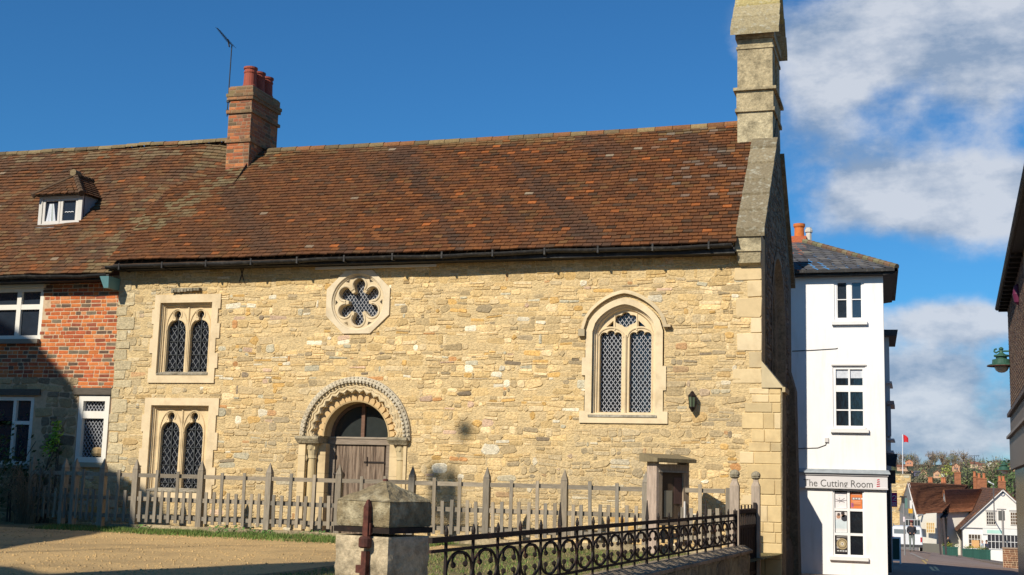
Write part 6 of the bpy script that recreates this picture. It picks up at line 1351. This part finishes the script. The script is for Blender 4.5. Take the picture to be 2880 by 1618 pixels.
# planters
def planter(px0, px1, pyt, pyb, label):
    b = ground_at((px0 + px1) / 2, pyb); Y = b.y; x0, x1, zt = A(px0, pyb, Y).x, A(px1, pyb, Y).x, A(px0, pyt, Y).z; t = thing('planter', label, 'planter', ((x0 + x1) / 2, Y, b.z), 'green planters with yellow flowers'); d = .55; mb = MB(); z0 = b.z + .12
    for i in range(7):
        u0, u1 = i / 7, (i + 1) / 7; mb.box((x0 + (x1 - x0) * u0 + .006, Y, z0 + .02), (x0 + (x1 - x0) * u1 - .006, Y + .03, zt - .05), jit((.022, .085, .062), .12))
    mb.box((x0 + .02, Y + .03, z0 + .02), (x1 - .02, Y + d, zt - .06), (.02, .07, .05)); mb.box((x0 - .02, Y - .02, zt - .06), (x1 + .02, Y + d + .02, zt), (.025, .095, .07)); mb.box((x0, Y, z0 - .0), (x1, Y + d, z0 + .02), (.02, .07, .05)); mb.build('box', [MT['paint']], t)
    for q in (x0 + .05, x1 - .11): mb = MB(); mb.box((q, Y + .02, b.z), (q + .07, Y + d - .02, z0), (.02, .06, .045)); mb.build('foot', [MT['paint']], t)
    mb = MB(); cluster(mb, ((x0 + x1) / 2, Y + d / 2, zt + .08), .45, 120, .05, (.10, .16, .03), (1.1, .5, .35)); cluster(mb, ((x0 + x1) / 2, Y + d / 2, zt + .14), .4, 60, .04, (.62, .50, .04), (1.1, .5, .35)); mb.build('flowers', [MT['leaf']], t, fix=False)
planter(2652, 2695, 1538, 1568, 'green planter with yellow flowers standing alone at the left'); planter(2707, 2744, 1544, 1573, 'green planter in the middle of the row, partly behind its right neighbour'); planter(2743, 2787, 1546, 1578, 'green planter with yellow flowers nearest the brick wall')
# brown brick wall with column and round drum
b = ground_at(2840, 1598); t = thing('brick_garden_wall', 'low brown brick wall beside the tall grey post', 'wall', (b.x, b.y, b.z)); Y = b.y; x0, x1, zt = A(2822, 1598, Y).x, A(2900, 1598, Y).x, A(2830, 1542, Y).z; mb = MB(); mb.box((x0, Y, b.z - .3), (x1, Y + .25, zt - .03), (.2, .1, .06), 1); bricks(mb, (x0, Y, b.z), (1, 0, 0), (0, 0, 1), (0, -1, 0), x1 - x0, zt - b.z - .03, pal=[((.20, .09, .05), 4), ((.24, .11, .06), 3), ((.15, .08, .05), 3)], h=.09); mb.box((x0 - .03, Y - .03, zt - .03), (x1, Y + .28, zt + .03), (.3, .22, .16)); mb.build('wall', [MT['brick'], MT['bmortar']], t)
# ------------------------------------------------------------------ van
random.seed(121)
_m = ground_at(2565, 1552); Yv = _m.y + 4; vb = Vector((A(2572, 1556, Yv).x, Yv, g(0, Yv))); t = thing('white_van', 'white panel van parked behind the walking man with red tail lamp showing', 'van', (vb.x, Yv, vb.z))
vx0, vx1 = A(2507, 1520, Yv).x, A(2595, 1520, Yv).x; zb_, zt_ = vb.z + .32, A(2550, 1481, Yv).z; L_ = 4.6; mb = MB(); Vc = (.70, .71, .71)
def prof(yy, z0, z1, ins, r=.12):
    x0, x1 = vx0 + ins, vx1 - ins; return [(x0 + r * .3, yy, z0), (x1 - r * .3, yy, z0), (x1, yy, z0 + r), (x1, yy, (z0 + z1) * .5), (x1 - .06, yy, z1 - r), (x1 - .06 - r, yy, z1), (x0 + .06 + r, yy, z1), (x0 + .06, yy, z1 - r), (x0, yy, (z0 + z1) * .5), (x0, yy, z0 + r)]
lp = [prof(Yv, zb_, zt_, .06), prof(Yv + .06, zb_, zt_, 0), prof(Yv + L_ - 1.5, zb_, zt_, 0), prof(Yv + L_ - .8, zb_, zt_ - .7, .03), prof(Yv + L_, zb_, zt_ - 1.0, .08)]
mb.loft(lp, Vc); mb.face(lp[0], Vc); mb.face(lp[-1][::-1], Vc); mb.build('body', [MT['gloss']], t)
mb = MB(); xm = (vx0 + vx1) / 2
for a, b in ((vx0 + .2, xm - .06), (xm + .06, vx1 - .2)): mb.box((a, Yv - .012, zb_ + .95), (b, Yv - .004, zt_ - .22), (.16, .19, .2))
mb.build('rear_window', [MT['gloss']], t); mb = MB(); mb.box((xm - .008, Yv - .01, zb_ + .1), (xm + .008, Yv - .003, zt_ - .1), (.2, .2, .2)); mb.build('door_gap', [MT['paint']], t)
for x in (vx0 + .05, vx1 - .16): mb = MB(); mb.box((x, Yv - .02, zb_ + .38), (x + .12, Yv + .05, zb_ + .72), (.42, .03, .03)); mb.build('tail_lamp', [MT['gloss']], t)
mb = MB(); mb.box((vx0 + .02, Yv - .08, zb_ - .02), (vx1 - .02, Yv + .06, zb_ + .18), (.05, .05, .05)); mb.build('bumper', [MT['paint']], t)
for x in (vx0 + .02, vx1 - .22):
    for y in (Yv + .75, Yv + L_ - .9):
        mb = MB(); mb.tube([(x, y, vb.z + .32), (x + .2, y, vb.z + .32)], .32, 16, (.02, .02, .02)); w = mb.build('wheel', [MT['paint']], t); mb = MB(); mb.tube([(x - .008 if x < xm else x + .19, y, vb.z + .32), (x + .01 if x < xm else x + .208, y, vb.z + .32)], .19, 12, (.4, .4, .4)); mb.build('rim', [MT['paint']], w)
for x in (vx0 + .15, vx1 - .15): mb = MB(); mb.tube([(x, Yv + .3, zt_ - .02), (x, Yv + .3, zt_ + .12), (x, Yv + 2.6, zt_ + .12), (x, Yv + 2.6, zt_ - .02)], .025, 6, (.15, .15, .15)); mb.build('roof_bar', [MT['paint']], t)

# ------------------------------------------------------------------ people
def skin_mesh(name, joints, edges, radii, col, m, parent, sub=1):
    me = bpy.data.meshes.new(name); off = parent_loc(parent); me.from_pydata([tuple(Vector(j) - off) for j in joints], edges, []); o = bpy.data.objects.new(name, me); COL.objects.link(o)
    md = o.modifiers.new('s', 'SKIN'); 
    for i, v in enumerate(me.skin_vertices[0].data): v.radius = radii[i] if isinstance(radii[i], tuple) else (radii[i], radii[i]); v.use_root = (i == 0)
    md.use_smooth_shade = True; s2 = o.modifiers.new('d', 'SUBSURF'); s2.levels = s2.render_levels = sub
    dg = bpy.context.evaluated_depsgraph_get(); me2 = bpy.data.meshes.new_from_object(o.evaluated_get(dg)); bpy.data.objects.remove(o); o = bpy.data.objects.new(name, me2); COL.objects.link(o); o.parent = parent
    at = me2.color_attributes.new('Col', 'FLOAT_COLOR', 'CORNER')
    zs = {v.index: v.co.z + off.z for v in me2.vertices}; cols = []
    for p in me2.polygons:
        p.use_smooth = True
        for li in p.loop_indices: c = col(me2.vertices[me2.loops[li].vertex_index].co + off) if callable(col) else col; cols.extend((*c, 1))
    at.data.foreach_set('color', cols); me2.materials.clear(); me2.materials.append(m); return o
def person(base, h, label, top, legs, hair, facing=1, walk=.12, armpose='hold', group=None, cap=None, yaw=0):
    x, y, z = base; k = h / 1.78; t = thing('person', label, 'person', base, group); rot = Matrix.Rotation(yaw, 3, 'Z')
    def J(a, b, c): v = rot @ Vector((a * k, b * k, 0)); return (x + v.x, y + v.y, z + c * k)
    f = -facing
    Jn = [J(0, 0, .95), J(0, 0, 1.15), J(0, .0, 1.40), J(0, 0, 1.50), J(0, f * .02, 1.64), J(0, f * .01, 1.73),
          J(-.10, 0, .90), J(-.11, f * walk, .50), J(-.11, f * walk * .6, .08), J(-.12, f * (walk * .6 + .16), .04),
          J(.10, 0, .90), J(.11, f * walk * .2, .50), J(.11, -f * walk * 1.2, .10), J(.12, -f * (walk * 1.2 - .14), .04),
          J(-.19, 0, 1.41), J(-.25, -f * .03, 1.14), J(-.13 if armpose == 'hold' else -.27, f * (.20 if armpose == 'hold' else .05), 1.06 if armpose == 'hold' else .90), J(-.08 if armpose == 'hold' else -.27, f * (.24 if armpose == 'hold' else .08), 1.08 if armpose == 'hold' else .82),
          J(.19, 0, 1.41), J(.25, -f * .03, 1.14), J(.13 if armpose == 'hold' else .27, f * (.20 if armpose == 'hold' else .0), 1.06 if armpose == 'hold' else .90), J(.08 if armpose == 'hold' else .27, f * (.24 if armpose == 'hold' else .04), 1.06 if armpose == 'hold' else .82)]
    E_ = [(0, 1), (1, 2), (2, 3), (3, 4), (4, 5), (0, 6), (6, 7), (7, 8), (8, 9), (0, 10), (10, 11), (11, 12), (12, 13), (2, 14), (14, 15), (15, 16), (16, 17), (2, 18), (18, 19), (19, 20), (20, 21)]
    Rr = [.15, .15, .16, .055, .085, .07, .095, .062, .045, .045, .095, .062, .045, .045, .065, .05, .036, .04, .065, .05, .036, .04]
    def cf(v):
        r = (v.z - z) / k
        d = (Vector((v.x, v.y, 0)) - Vector((x, y, 0))).length / k
        if r < .085: return (.04, .03, .025)
        if r < .95 and d < .24: return legs
        if r > 1.47: return (.45, .25, .17)
        hv_ = min((v - Vector(Jn[17])).length, (v - Vector(Jn[21])).length)
        if hv_ < .075 * k: return (.45, .25, .17)
        return top
    skin_mesh('body', Jn, E_, [r * k for r in Rr], cf, MT['cloth'], t, 2)
    mb = MB(); hx = J(0, -f * .015, 1.70); prof_ = [(.03, -.10), (.095, -.05), (.105, .0), (.095, .06), (.06, .10), (.005, .115)]; mb.lathe(hx, [(a * k, b * k) for a, b in prof_], 12, hair); mb.build('hair', [MT['cloth']], t, smooth=True)
    if cap: mb = MB(); c_ = J(0, f * .02, 1.76); mb.lathe(c_, [(.10 * k, -.01), (.105 * k, .02), (.08 * k, .07), (.01, .09)], 12, cap); q = J(0, f * .13, 1.75); mb.obox(q, rot @ Vector((.08, 0, 0)), rot @ Vector((0, .07, 0)), (0, 0, .008), cap); mb.build('cap', [MT['cloth']], t)
    mb = MB()
    for s_ in (-1, 1): mb.lathe(J(s_ * .032, f * .088, 1.655), [(.002, -.008), (.010, 0), (.002, .008)], 6, (.03, .02, .02))
    mb.obox(J(0, f * .105, 1.625), rot @ Vector((.010, 0, 0)), rot @ Vector((0, .016, 0)), (0, 0, .022), (.43, .23, .16)); mb.obox(J(0, f * .092, 1.585), rot @ Vector((.025, 0, 0)), rot @ Vector((0, .006, 0)), (0, 0, .006), (.30, .10, .08)); mb.build('face_features', [MT['cloth']], t)
    return t
b = ground_at(2565, 1552); person(b, 80 * b.y / 3600, 'man in a black top, grey trousers and dark red cap walking up the road', (.025, .025, .032), (.17, .19, .17), (.08, .05, .03), cap=(.16, .035, .04), yaw=.15)
b = ground_at(2764, 1556); b = Vector((A(2763, 1540, 127).x, 127, 0)); b.z = g(b.x, 127) + .11; person(b, 1.68, 'grey-haired person in a pale grey top outside the gabled shop', (.42, .46, .50), (.12, .12, .14), (.45, .36, .28), walk=.03, armpose='down', yaw=1.2)
b = Vector((A(2775, 1540, 126).x, 126, 0)); b.z = g(b.x, 126) + .11; person(b, 1.72, 'person in a dark coat with a striped sleeve outside the gabled shop', (.04, .045, .07), (.03, .03, .04), (.05, .03, .02), walk=.03, armpose='down', yaw=-1.0)
b = Vector((A(2667, 1540, 131).x, 131, 0)); b.z = g(b.x, 131) + .11; person(b, 1.65, 'person in black standing in the doorway by the dark porch', (.02, .02, .02), (.02, .02, .02), (.03, .02, .02), walk=.02, armpose='down', yaw=.5)
# ------------------------------------------------------------------ hillside: trees and houses
random.seed(131)
CR = []
for kk in range(7):
    mb = MB(); col = [(.27, .20, .13), (.30, .22, .15), (.23, .20, .11), (.17, .19, .08), (.30, .21, .13), (.40, .42, .09), (.09, .14, .045)][kk]
    for i in range(9):
        a = random.uniform(0, 6.3); r = random.uniform(.0, 2.4); zc = random.uniform(4, 9.5); cluster(mb, (r * math.cos(a), r * math.sin(a), zc), 2.1, 34, .36, col, (1, 1, .9))
    for i in range(14):
        a = random.uniform(0, 6.3); L2 = random.uniform(2, 4.5); mb.tube([(0, 0, random.uniform(2.5, 6)), (L2 * .6 * math.cos(a), L2 * .6 * math.sin(a), random.uniform(6, 8)), (L2 * math.cos(a), L2 * math.sin(a), random.uniform(8.5, 12))], [.12, .07, .02], 4, (.07, .055, .045), cap=False)
    c = mb.build('crown', [MT['leaf']], None, fix=False); mb = MB(); mb.tube([(0, 0, -1), (.1, 0, 3), (.2, .1, 7)], [.35, .28, .12], 7, (.07, .055, .04)); tk = mb.build('trunk', [MT['bark']], None); CR.append((c, tk))
def tree(x, y, z, s, kk, label, group, cat='tree', zs=1):
    t = thing('tree', label, cat, (x, y, z), group)
    t.scale = (s, s, s * zs); t.rotation_euler.z = random.uniform(0, 6)
    for q in CR[kk]: o = q.copy(); COL.objects.link(o); o.parent = t
hz = lambda x, y: g(x, y) + (3.5 * fbm(x * .003, y * .003) if y > 900 else 0)
for i in range(90):
    y = random.choice((1180, 1280, 1360, 1450, 1540, 1600)) + random.uniform(-30, 30); px = 2515 + i * 3.9 + random.uniform(-3, 3); x = A(px, 1330, y).x
    if y > 1400 and px > 2740: y = 1330
    x = A(px, 1330, y).x; br = px < 2720
    tree(x, y, hz(x, y) - 1, random.uniform(.9, 1.5) * (1.15 if br and y > 1400 else .85), random.choice((0, 1, 2, 4, 0, 1, 3)), 'brown leafless tree on the wooded hilltop', 'trees on the far hill')
tree(A(2670, 1310, 1150).x, 1150, hz(30, 1150), 1.5, 5, 'yellow-green leafy tree on the hillside between the brick houses', 'trees on the far hill')
for i, (px, py, Y, s, kk) in enumerate(((2846, 1400, 215, .85, 6), (2862, 1385, 225, .95, 6), (2836, 1372, 240, .85, 6), (2664, 1345, 330, .6, 5), (2720, 1352, 260, .7, 3), (2780, 1345, 300, .8, 3), (2800, 1350, 280, .8, 2), (2600, 1352, 300, .6, 3))):
    p = A(px, py, Y); tree(p.x, Y, p.z - 5.5 * s, s, kk, ('dense green tree above the right slope of the gabled shop' if i < 3 else 'small tree between the far roofs and the hill'), 'green trees behind the gabled shop' if i < 3 else 'small trees below the hill')
def hill_house(px, py, Y, w, h, label, wc=(.50, .29, .18), rc=(.22, .11, .07), gable=True):
    p = A(px, py, Y); x, z = p.x, p.z; t = thing('hillside_house', label, 'house', (x, Y, z), 'houses on the far hillside'); d = 8; mb = MB(); mb.box((x - w / 2, Y, z - 1.5), (x + w / 2, Y + d, z + h * .55), wc)
    if gable: mb.mesh([(x - w / 2, Y, z + h * .55), (x + w / 2, Y, z + h * .55), (x, Y, z + h), (x - w / 2, Y + d, z + h * .55), (x + w / 2, Y + d, z + h * .55), (x, Y + d, z + h)], [(0, 1, 2), (3, 5, 4)], wc)
    mb.build('wall', [MT['plaster']], t); mb = MB()
    if gable:
        for s_ in (-1, 1): mb.hexa([(x + s_ * (w / 2 + .4), Y - .4, z + h * .5), (x, Y - .4, z + h), (x, Y + d, z + h), (x + s_ * (w / 2 + .4), Y + d, z + h * .5)], [(x + s_ * (w / 2 + .4), Y - .4, z + h * .5 + .4), (x, Y - .4, z + h + .4), (x, Y + d, z + h + .4), (x + s_ * (w / 2 + .4), Y + d, z + h * .5 + .4)], rc)
    else: mb.hexa([(x - w / 2 - .4, Y - .5, z + h * .5), (x + w / 2 + .4, Y - .5, z + h * .5), (x + w / 2 + .4, Y + d, z + h * .5), (x - w / 2 - .4, Y + d, z + h * .5)], [(x - w / 2, Y + d / 2 - .2, z + h), (x + w / 2, Y + d / 2 - .2, z + h), (x + w / 2, Y + d / 2 + .2, z + h), (x - w / 2, Y + d / 2 + .2, z + h)], rc)
    mb.build('roof', [MT['plaster']], t)
    mb = MB(); mb.box((x - w * .25, Y - .1, z + h * .1), (x - w * .08, Y - .02, z + h * .32), (.12, .12, .14)); mb.build('window', [MT['paint']], t); mb = MB(); mb.box((x + w * .08, Y - .1, z + h * .1), (x + w * .25, Y - .02, z + h * .32), (.12, .12, .14)); mb.build('window', [MT['paint']], t)
ys_ = 1020
for i, (px, py, w, h, gb, wc, l) in enumerate(((2557, 1306, 7, 5, 1, (.52, .24, .14), 'topmost orange-roofed house half hidden in the hilltop trees'), (2538, 1320, 10, 5, 0, (.48, .31, .21), 'long pale brick house just right of the flagpole'), (2563, 1340, 7, 6, 1, (.50, .30, .20), 'brick house with a gable low on the hillside at the left'), (2580, 1334, 6, 4, 0, (.12, .11, .16), 'slate grey roofed house between two brick gables'), (2597, 1338, 7, 6, 1, (.54, .33, .21), 'second brick gable from the left on the low hillside row'), (2636, 1340, 7, 6, 1, (.55, .33, .20), 'third brick gable on the low hillside row'), (2656, 1337, 6, 4, 0, (.55, .5, .45), 'pale fronted house right of the third brick gable'), (2689, 1322, 7, 7, 1, (.55, .30, .18), 'taller orange brick gable right of the yellow-green tree'), (2741, 1312, 8, 5, 0, (.55, .40, .26), 'cream house with brown roof under the tall aerial'), (2762, 1316, 6, 5, 0, (.50, .30, .20), 'brick house left of the second green lamp'), (2786, 1312, 6, 5, 1, (.60, .56, .50), 'white gable on the ridge left of the lamp'), (2800, 1316, 6, 5, 0, (.52, .33, .22), 'brown roofed house nearest the second green lamp'), (2848, 1320, 7, 6, 0, (.55, .34, .2), 'orange brick house at the right beside the dark shop building'))):
    hill_house(px, py, 1060 + 10 * (i % 3), w * .82, h * .72, l, wc, (.20, .09, .055) if i != 3 else (.09, .09, .11), gb)
for c, k2 in CR: bpy.data.objects.remove(c); bpy.data.objects.remove(k2)
t = thing('long_garden_hedge', 'long dark garden hedge behind the tiled rooftops', 'hedge', (P(2560, 1370, 260).x, 260, -9)); mb = MB(); a, b = P(2545, 1348, 260), P(2860, 1345, 260)
for i in range(130): u = random.random(); p = a.lerp(b, u); cluster(mb, (p.x, 260 + random.uniform(0, 2), p.z - random.uniform(.0, 3.0)), 1.1, 20, .3, (.15, .13, .08) if u < .45 else (.10, .14, .05))
mb.box((a.x, 261, a.z - 9), (b.x, 262, a.z - .6), (.05, .045, .03)); mb.build('foliage', [MT['leaf']], t, fix=False)

# ------------------------------------------------------------------ houses outside the frame and added casters, shaped by the shadows they throw
mb = MB(); mb.plate([(-30, 0), (-12.0, 0), (-12.5, 3.4), (-13.6, 5.2), (-15.4, 7.0), (-17.7, 9.2), (-18.4, 10.9), (-20.4, 11.8), (-20.5, 13.0), (-21.5, 13.9), (-26, 16), (-30, 16)], [], 5, 8, (.3, .2, .14))
t = thing('neighbouring_house', 'steep gabled house outside the left edge whose shadow crosses the brick house', 'house', (-20, 6, 0)); mb.build('wall', [MT['plaster']], t)
mb = MB(); mb.plate([(-36, 0), (-9, 0), (-9.5, 7.2), (-12.6, 9.6), (-12.6, 13.5), (-13.3, 13.5), (-13.3, 10.35), (-14.25, 10.75), (-30, 11.6), (-36, 11.6)], [], -5, -2, (.3, .2, .14))
t = thing('street_house', 'tall house behind the viewpoint whose roof shades the near gravel', 'house', (-18, -4, 0)); mb.build('wall', [MT['plaster']], t)
t = thing('shadow_clumps', 'unseen leaf clumps on a thin stem, added to cast blurred shadows on the chapel wall', 'tree', (-14.35, 4, 0)); mb = MB()  # invented clumps on a stem, placed for the blurred wall shadows
for c, r in (((-14.52, 4, 14.42), .16), ((-14.50, 4, 14.2), .15), ((-14.22, 4, 14.32), .15), ((-14.24, 4, 14.1), .15), ((-14.4, 4, 13.85), .26), ((-14.15, 4, 13.8), .22), ((-14.0, 4, 15.2), .13)): cluster(mb, c, r * .8, 260, .05, (.06, .08, .03))
mb.build('crown', [MT['leaf']], t, fix=False); mb = MB(); mb.tube([(-14.35, 4, 0), (-14.35, 4, 14)], [.06, .02], 6); mb.tube([(-14.35, 4, 14), (-14.0, 4, 15.2)], .015, 5); mb.build('trunk', [MT['bark']], t)
t = thing('shadow_block', 'unseen block added behind the chapel to cast the shadow on the white house', 'building', (-6, 31, 0)); mb = MB()  # added block, its corner set to throw the house shadow
pl = lambda z, k=0: [(-9, 31.4, z), (-5.3, 31.4, z), (-3.57, 34.5, z), (-9, 34.5, z)]
mb.hexa(pl(-1.2), pl(9.8), (.4, .33, .2)); mb.hexa([(-3.60, 34.0, -1.2), (-3.22, 34.4, -1.2), (-3.22, 34.5, -1.2), (-3.60, 34.5, -1.2)], [(-3.60, 34.0, 2.9), (-3.22, 34.4, 2.2), (-3.22, 34.5, 2.2), (-3.60, 34.5, 2.9)], (.4, .33, .2)); mb.build('wall', [MT['plaster']], t)  # low wedge added for the bump in that shadow
mb = MB(); mb.hexa(pl(9.81), [(-8, 32, 9.95), (-6.4, 32, 9.95), (-5, 34, 9.95), (-8, 34, 9.95)], (.1, .05, .03)); mb.build('roof', [MT['farroof']], t)
SKYTINT = (.40, 1.03, 1.50, 1)
CLOUDS = [(2620, 120, 380, 260, 1.25), (2300, 250, 130, 190, .75), (2680, 570, 360, 120, 1.35), (2820, 420, 150, 200, .5), (2680, 900, 260, 55, 1.1), (2680, 1060, 300, 120, 1.05), (2640, 1240, 400, 110, 1.15), (2070, 110, 60, 130, .22), (2480, 480, 150, 90, .5), (2850, 30, 150, 60, .3)]
# ------------------------------------------------------------------ sun and sky
AZ = R(21.3); EL = R(35)
sd = Vector((math.sin(AZ) * math.cos(EL), math.cos(AZ) * math.cos(EL), -math.sin(EL)))
sl = bpy.data.lights.new('sun', 'SUN'); sl.energy = 5.0; sl.angle = R(.53); sl.color = (1.0, .915, .79)
so = bpy.data.objects.new('sun', sl); so.rotation_euler = sd.to_track_quat('-Z', 'Y').to_euler(); COL.objects.link(so)
w = bpy.data.worlds.new('World'); S.world = w; w.use_nodes = True; nt = w.node_tree; n = nt.nodes; L = nt.links
bg = n['Background']; sky = n.new('ShaderNodeTexSky'); sky.sky_type = 'NISHITA'; sky.sun_disc = False; sky.sun_elevation = EL; sky.sun_rotation = math.pi + AZ
sky.altitude = 100; sky.air_density = 1.0; sky.dust_density = .25; sky.ozone_density = 3.0
SKYSTR = .064
bg.inputs['Strength'].default_value = SKYSTR
def math_(op, a, b=None, c=None):
    q = n.new('ShaderNodeMath'); q.operation = op
    for i, v in enumerate((a, b, c)):
        if v is None: continue
        if isinstance(v, (int, float)): q.inputs[i].default_value = v
        else: L.new(v, q.inputs[i])
    return q.outputs[0]
geo = n.new('ShaderNodeTexCoord'); sp_ = n.new('ShaderNodeSeparateXYZ'); L.new(geo.outputs['Generated'], sp_.inputs[0])
yy = math_('MAXIMUM', sp_.outputs[1], .05); U_ = math_('DIVIDE', sp_.outputs[0], yy); W_ = math_('DIVIDE', sp_.outputs[2], yy)
cb = n.new('ShaderNodeCombineXYZ'); L.new(U_, cb.inputs[0]); L.new(W_, cb.inputs[2])
def nz(scale, sx, sz, off, detail=7, rough=.55):
    mp = n.new('ShaderNodeMapping'); mp.inputs['Scale'].default_value = (sx, 1, sz); mp.inputs['Location'].default_value = off; L.new(cb.outputs[0], mp.inputs['Vector'])
    t = n.new('ShaderNodeTexNoise'); t.inputs['Scale'].default_value = scale; t.inputs['Detail'].default_value = detail; t.inputs['Roughness'].default_value = rough; L.new(mp.outputs[0], t.inputs['Vector']); return t.outputs['Fac']
def bump2(u, w_, ru, rw, amp):     # soft elliptical cloud bank centred on a sky direction
    a = math_('MULTIPLY', math_('SUBTRACT', U_, u), 1 / ru); b = math_('MULTIPLY', math_('SUBTRACT', W_, w_), 1 / rw)
    d = math_('ADD', math_('MULTIPLY', a, a), math_('MULTIPLY', b, b)); return math_('MULTIPLY', math_('POWER', 2.718, math_('MULTIPLY', d, -1)), amp)
def sk(x, y):
    d = ray(x, y); return d.x / d.y, d.z / d.y
dens = None
for x, y, rx, ry, amp in CLOUDS:
    u, w2 = sk(x, y); bb = bump2(u, w2, rx / 3600, ry / 3600, amp); dens = bb if dens is None else math_('ADD', dens, bb)
dens = math_('MINIMUM', dens, 1.6)
f1 = nz(9, 1, 1.25, (3.1, 0, 1.7)); f2 = nz(26, 1, 1.3, (1, 0, 4), 6, .6)
gate = math_('MINIMUM', math_('MULTIPLY', dens, 2.5), 1.0); nn_ = math_('ADD', math_('MULTIPLY', math_('SUBTRACT', f1, .5), 2.5), math_('MULTIPLY', math_('SUBTRACT', f2, .5), .7)); d0 = math_('ADD', dens, math_('MULTIPLY', nn_, gate))
mr = n.new('ShaderNodeMapRange'); mr.interpolation_type = 'SMOOTHSTEP'; L.new(d0, mr.inputs['Value']); mr.inputs['From Min'].default_value = .25; mr.inputs['From Max'].default_value = 1.05; mr.inputs['To Max'].default_value = .93
f3 = nz(10, 1, 2.0, (5.3, 0, .4), 7, .6)
sh = n.new('ShaderNodeMapRange'); L.new(math_('ADD', f3, math_('MULTIPLY', f2, .25)), sh.inputs['Value']); sh.inputs['From Min'].default_value = .50; sh.inputs['From Max'].default_value = .70
cc = n.new('ShaderNodeMix'); cc.data_type = 'RGBA'; L.new(sh.outputs[0], cc.inputs['Factor']); k_ = 1 / SKYSTR
cc.inputs['A'].default_value = (.25 * k_, .335 * k_, .47 * k_, 1); cc.inputs['B'].default_value = (.58 * k_, .62 * k_, .69 * k_, 1)
tint = n.new('ShaderNodeMix'); tint.data_type = 'RGBA'; tint.blend_type = 'MULTIPLY'; tint.inputs['Factor'].default_value = 1; L.new(sky.outputs[0], tint.inputs['A']); tint.inputs['B'].default_value = SKYTINT
mx = n.new('ShaderNodeMix'); mx.data_type = 'RGBA'; L.new(mr.outputs[0], mx.inputs['Factor']); L.new(tint.outputs['Result'], mx.inputs['A']); L.new(cc.outputs['Result'], mx.inputs['B'])
L.new(mx.outputs['Result'], bg.inputs['Color'])
S.view_settings.view_transform = 'Standard'; S.view_settings.look = 'None'; S.view_settings.exposure = .14; S.view_settings.gamma = 1
S.render.resolution_x = 1024; S.render.resolution_y = 575
S.cycles.max_bounces = 6
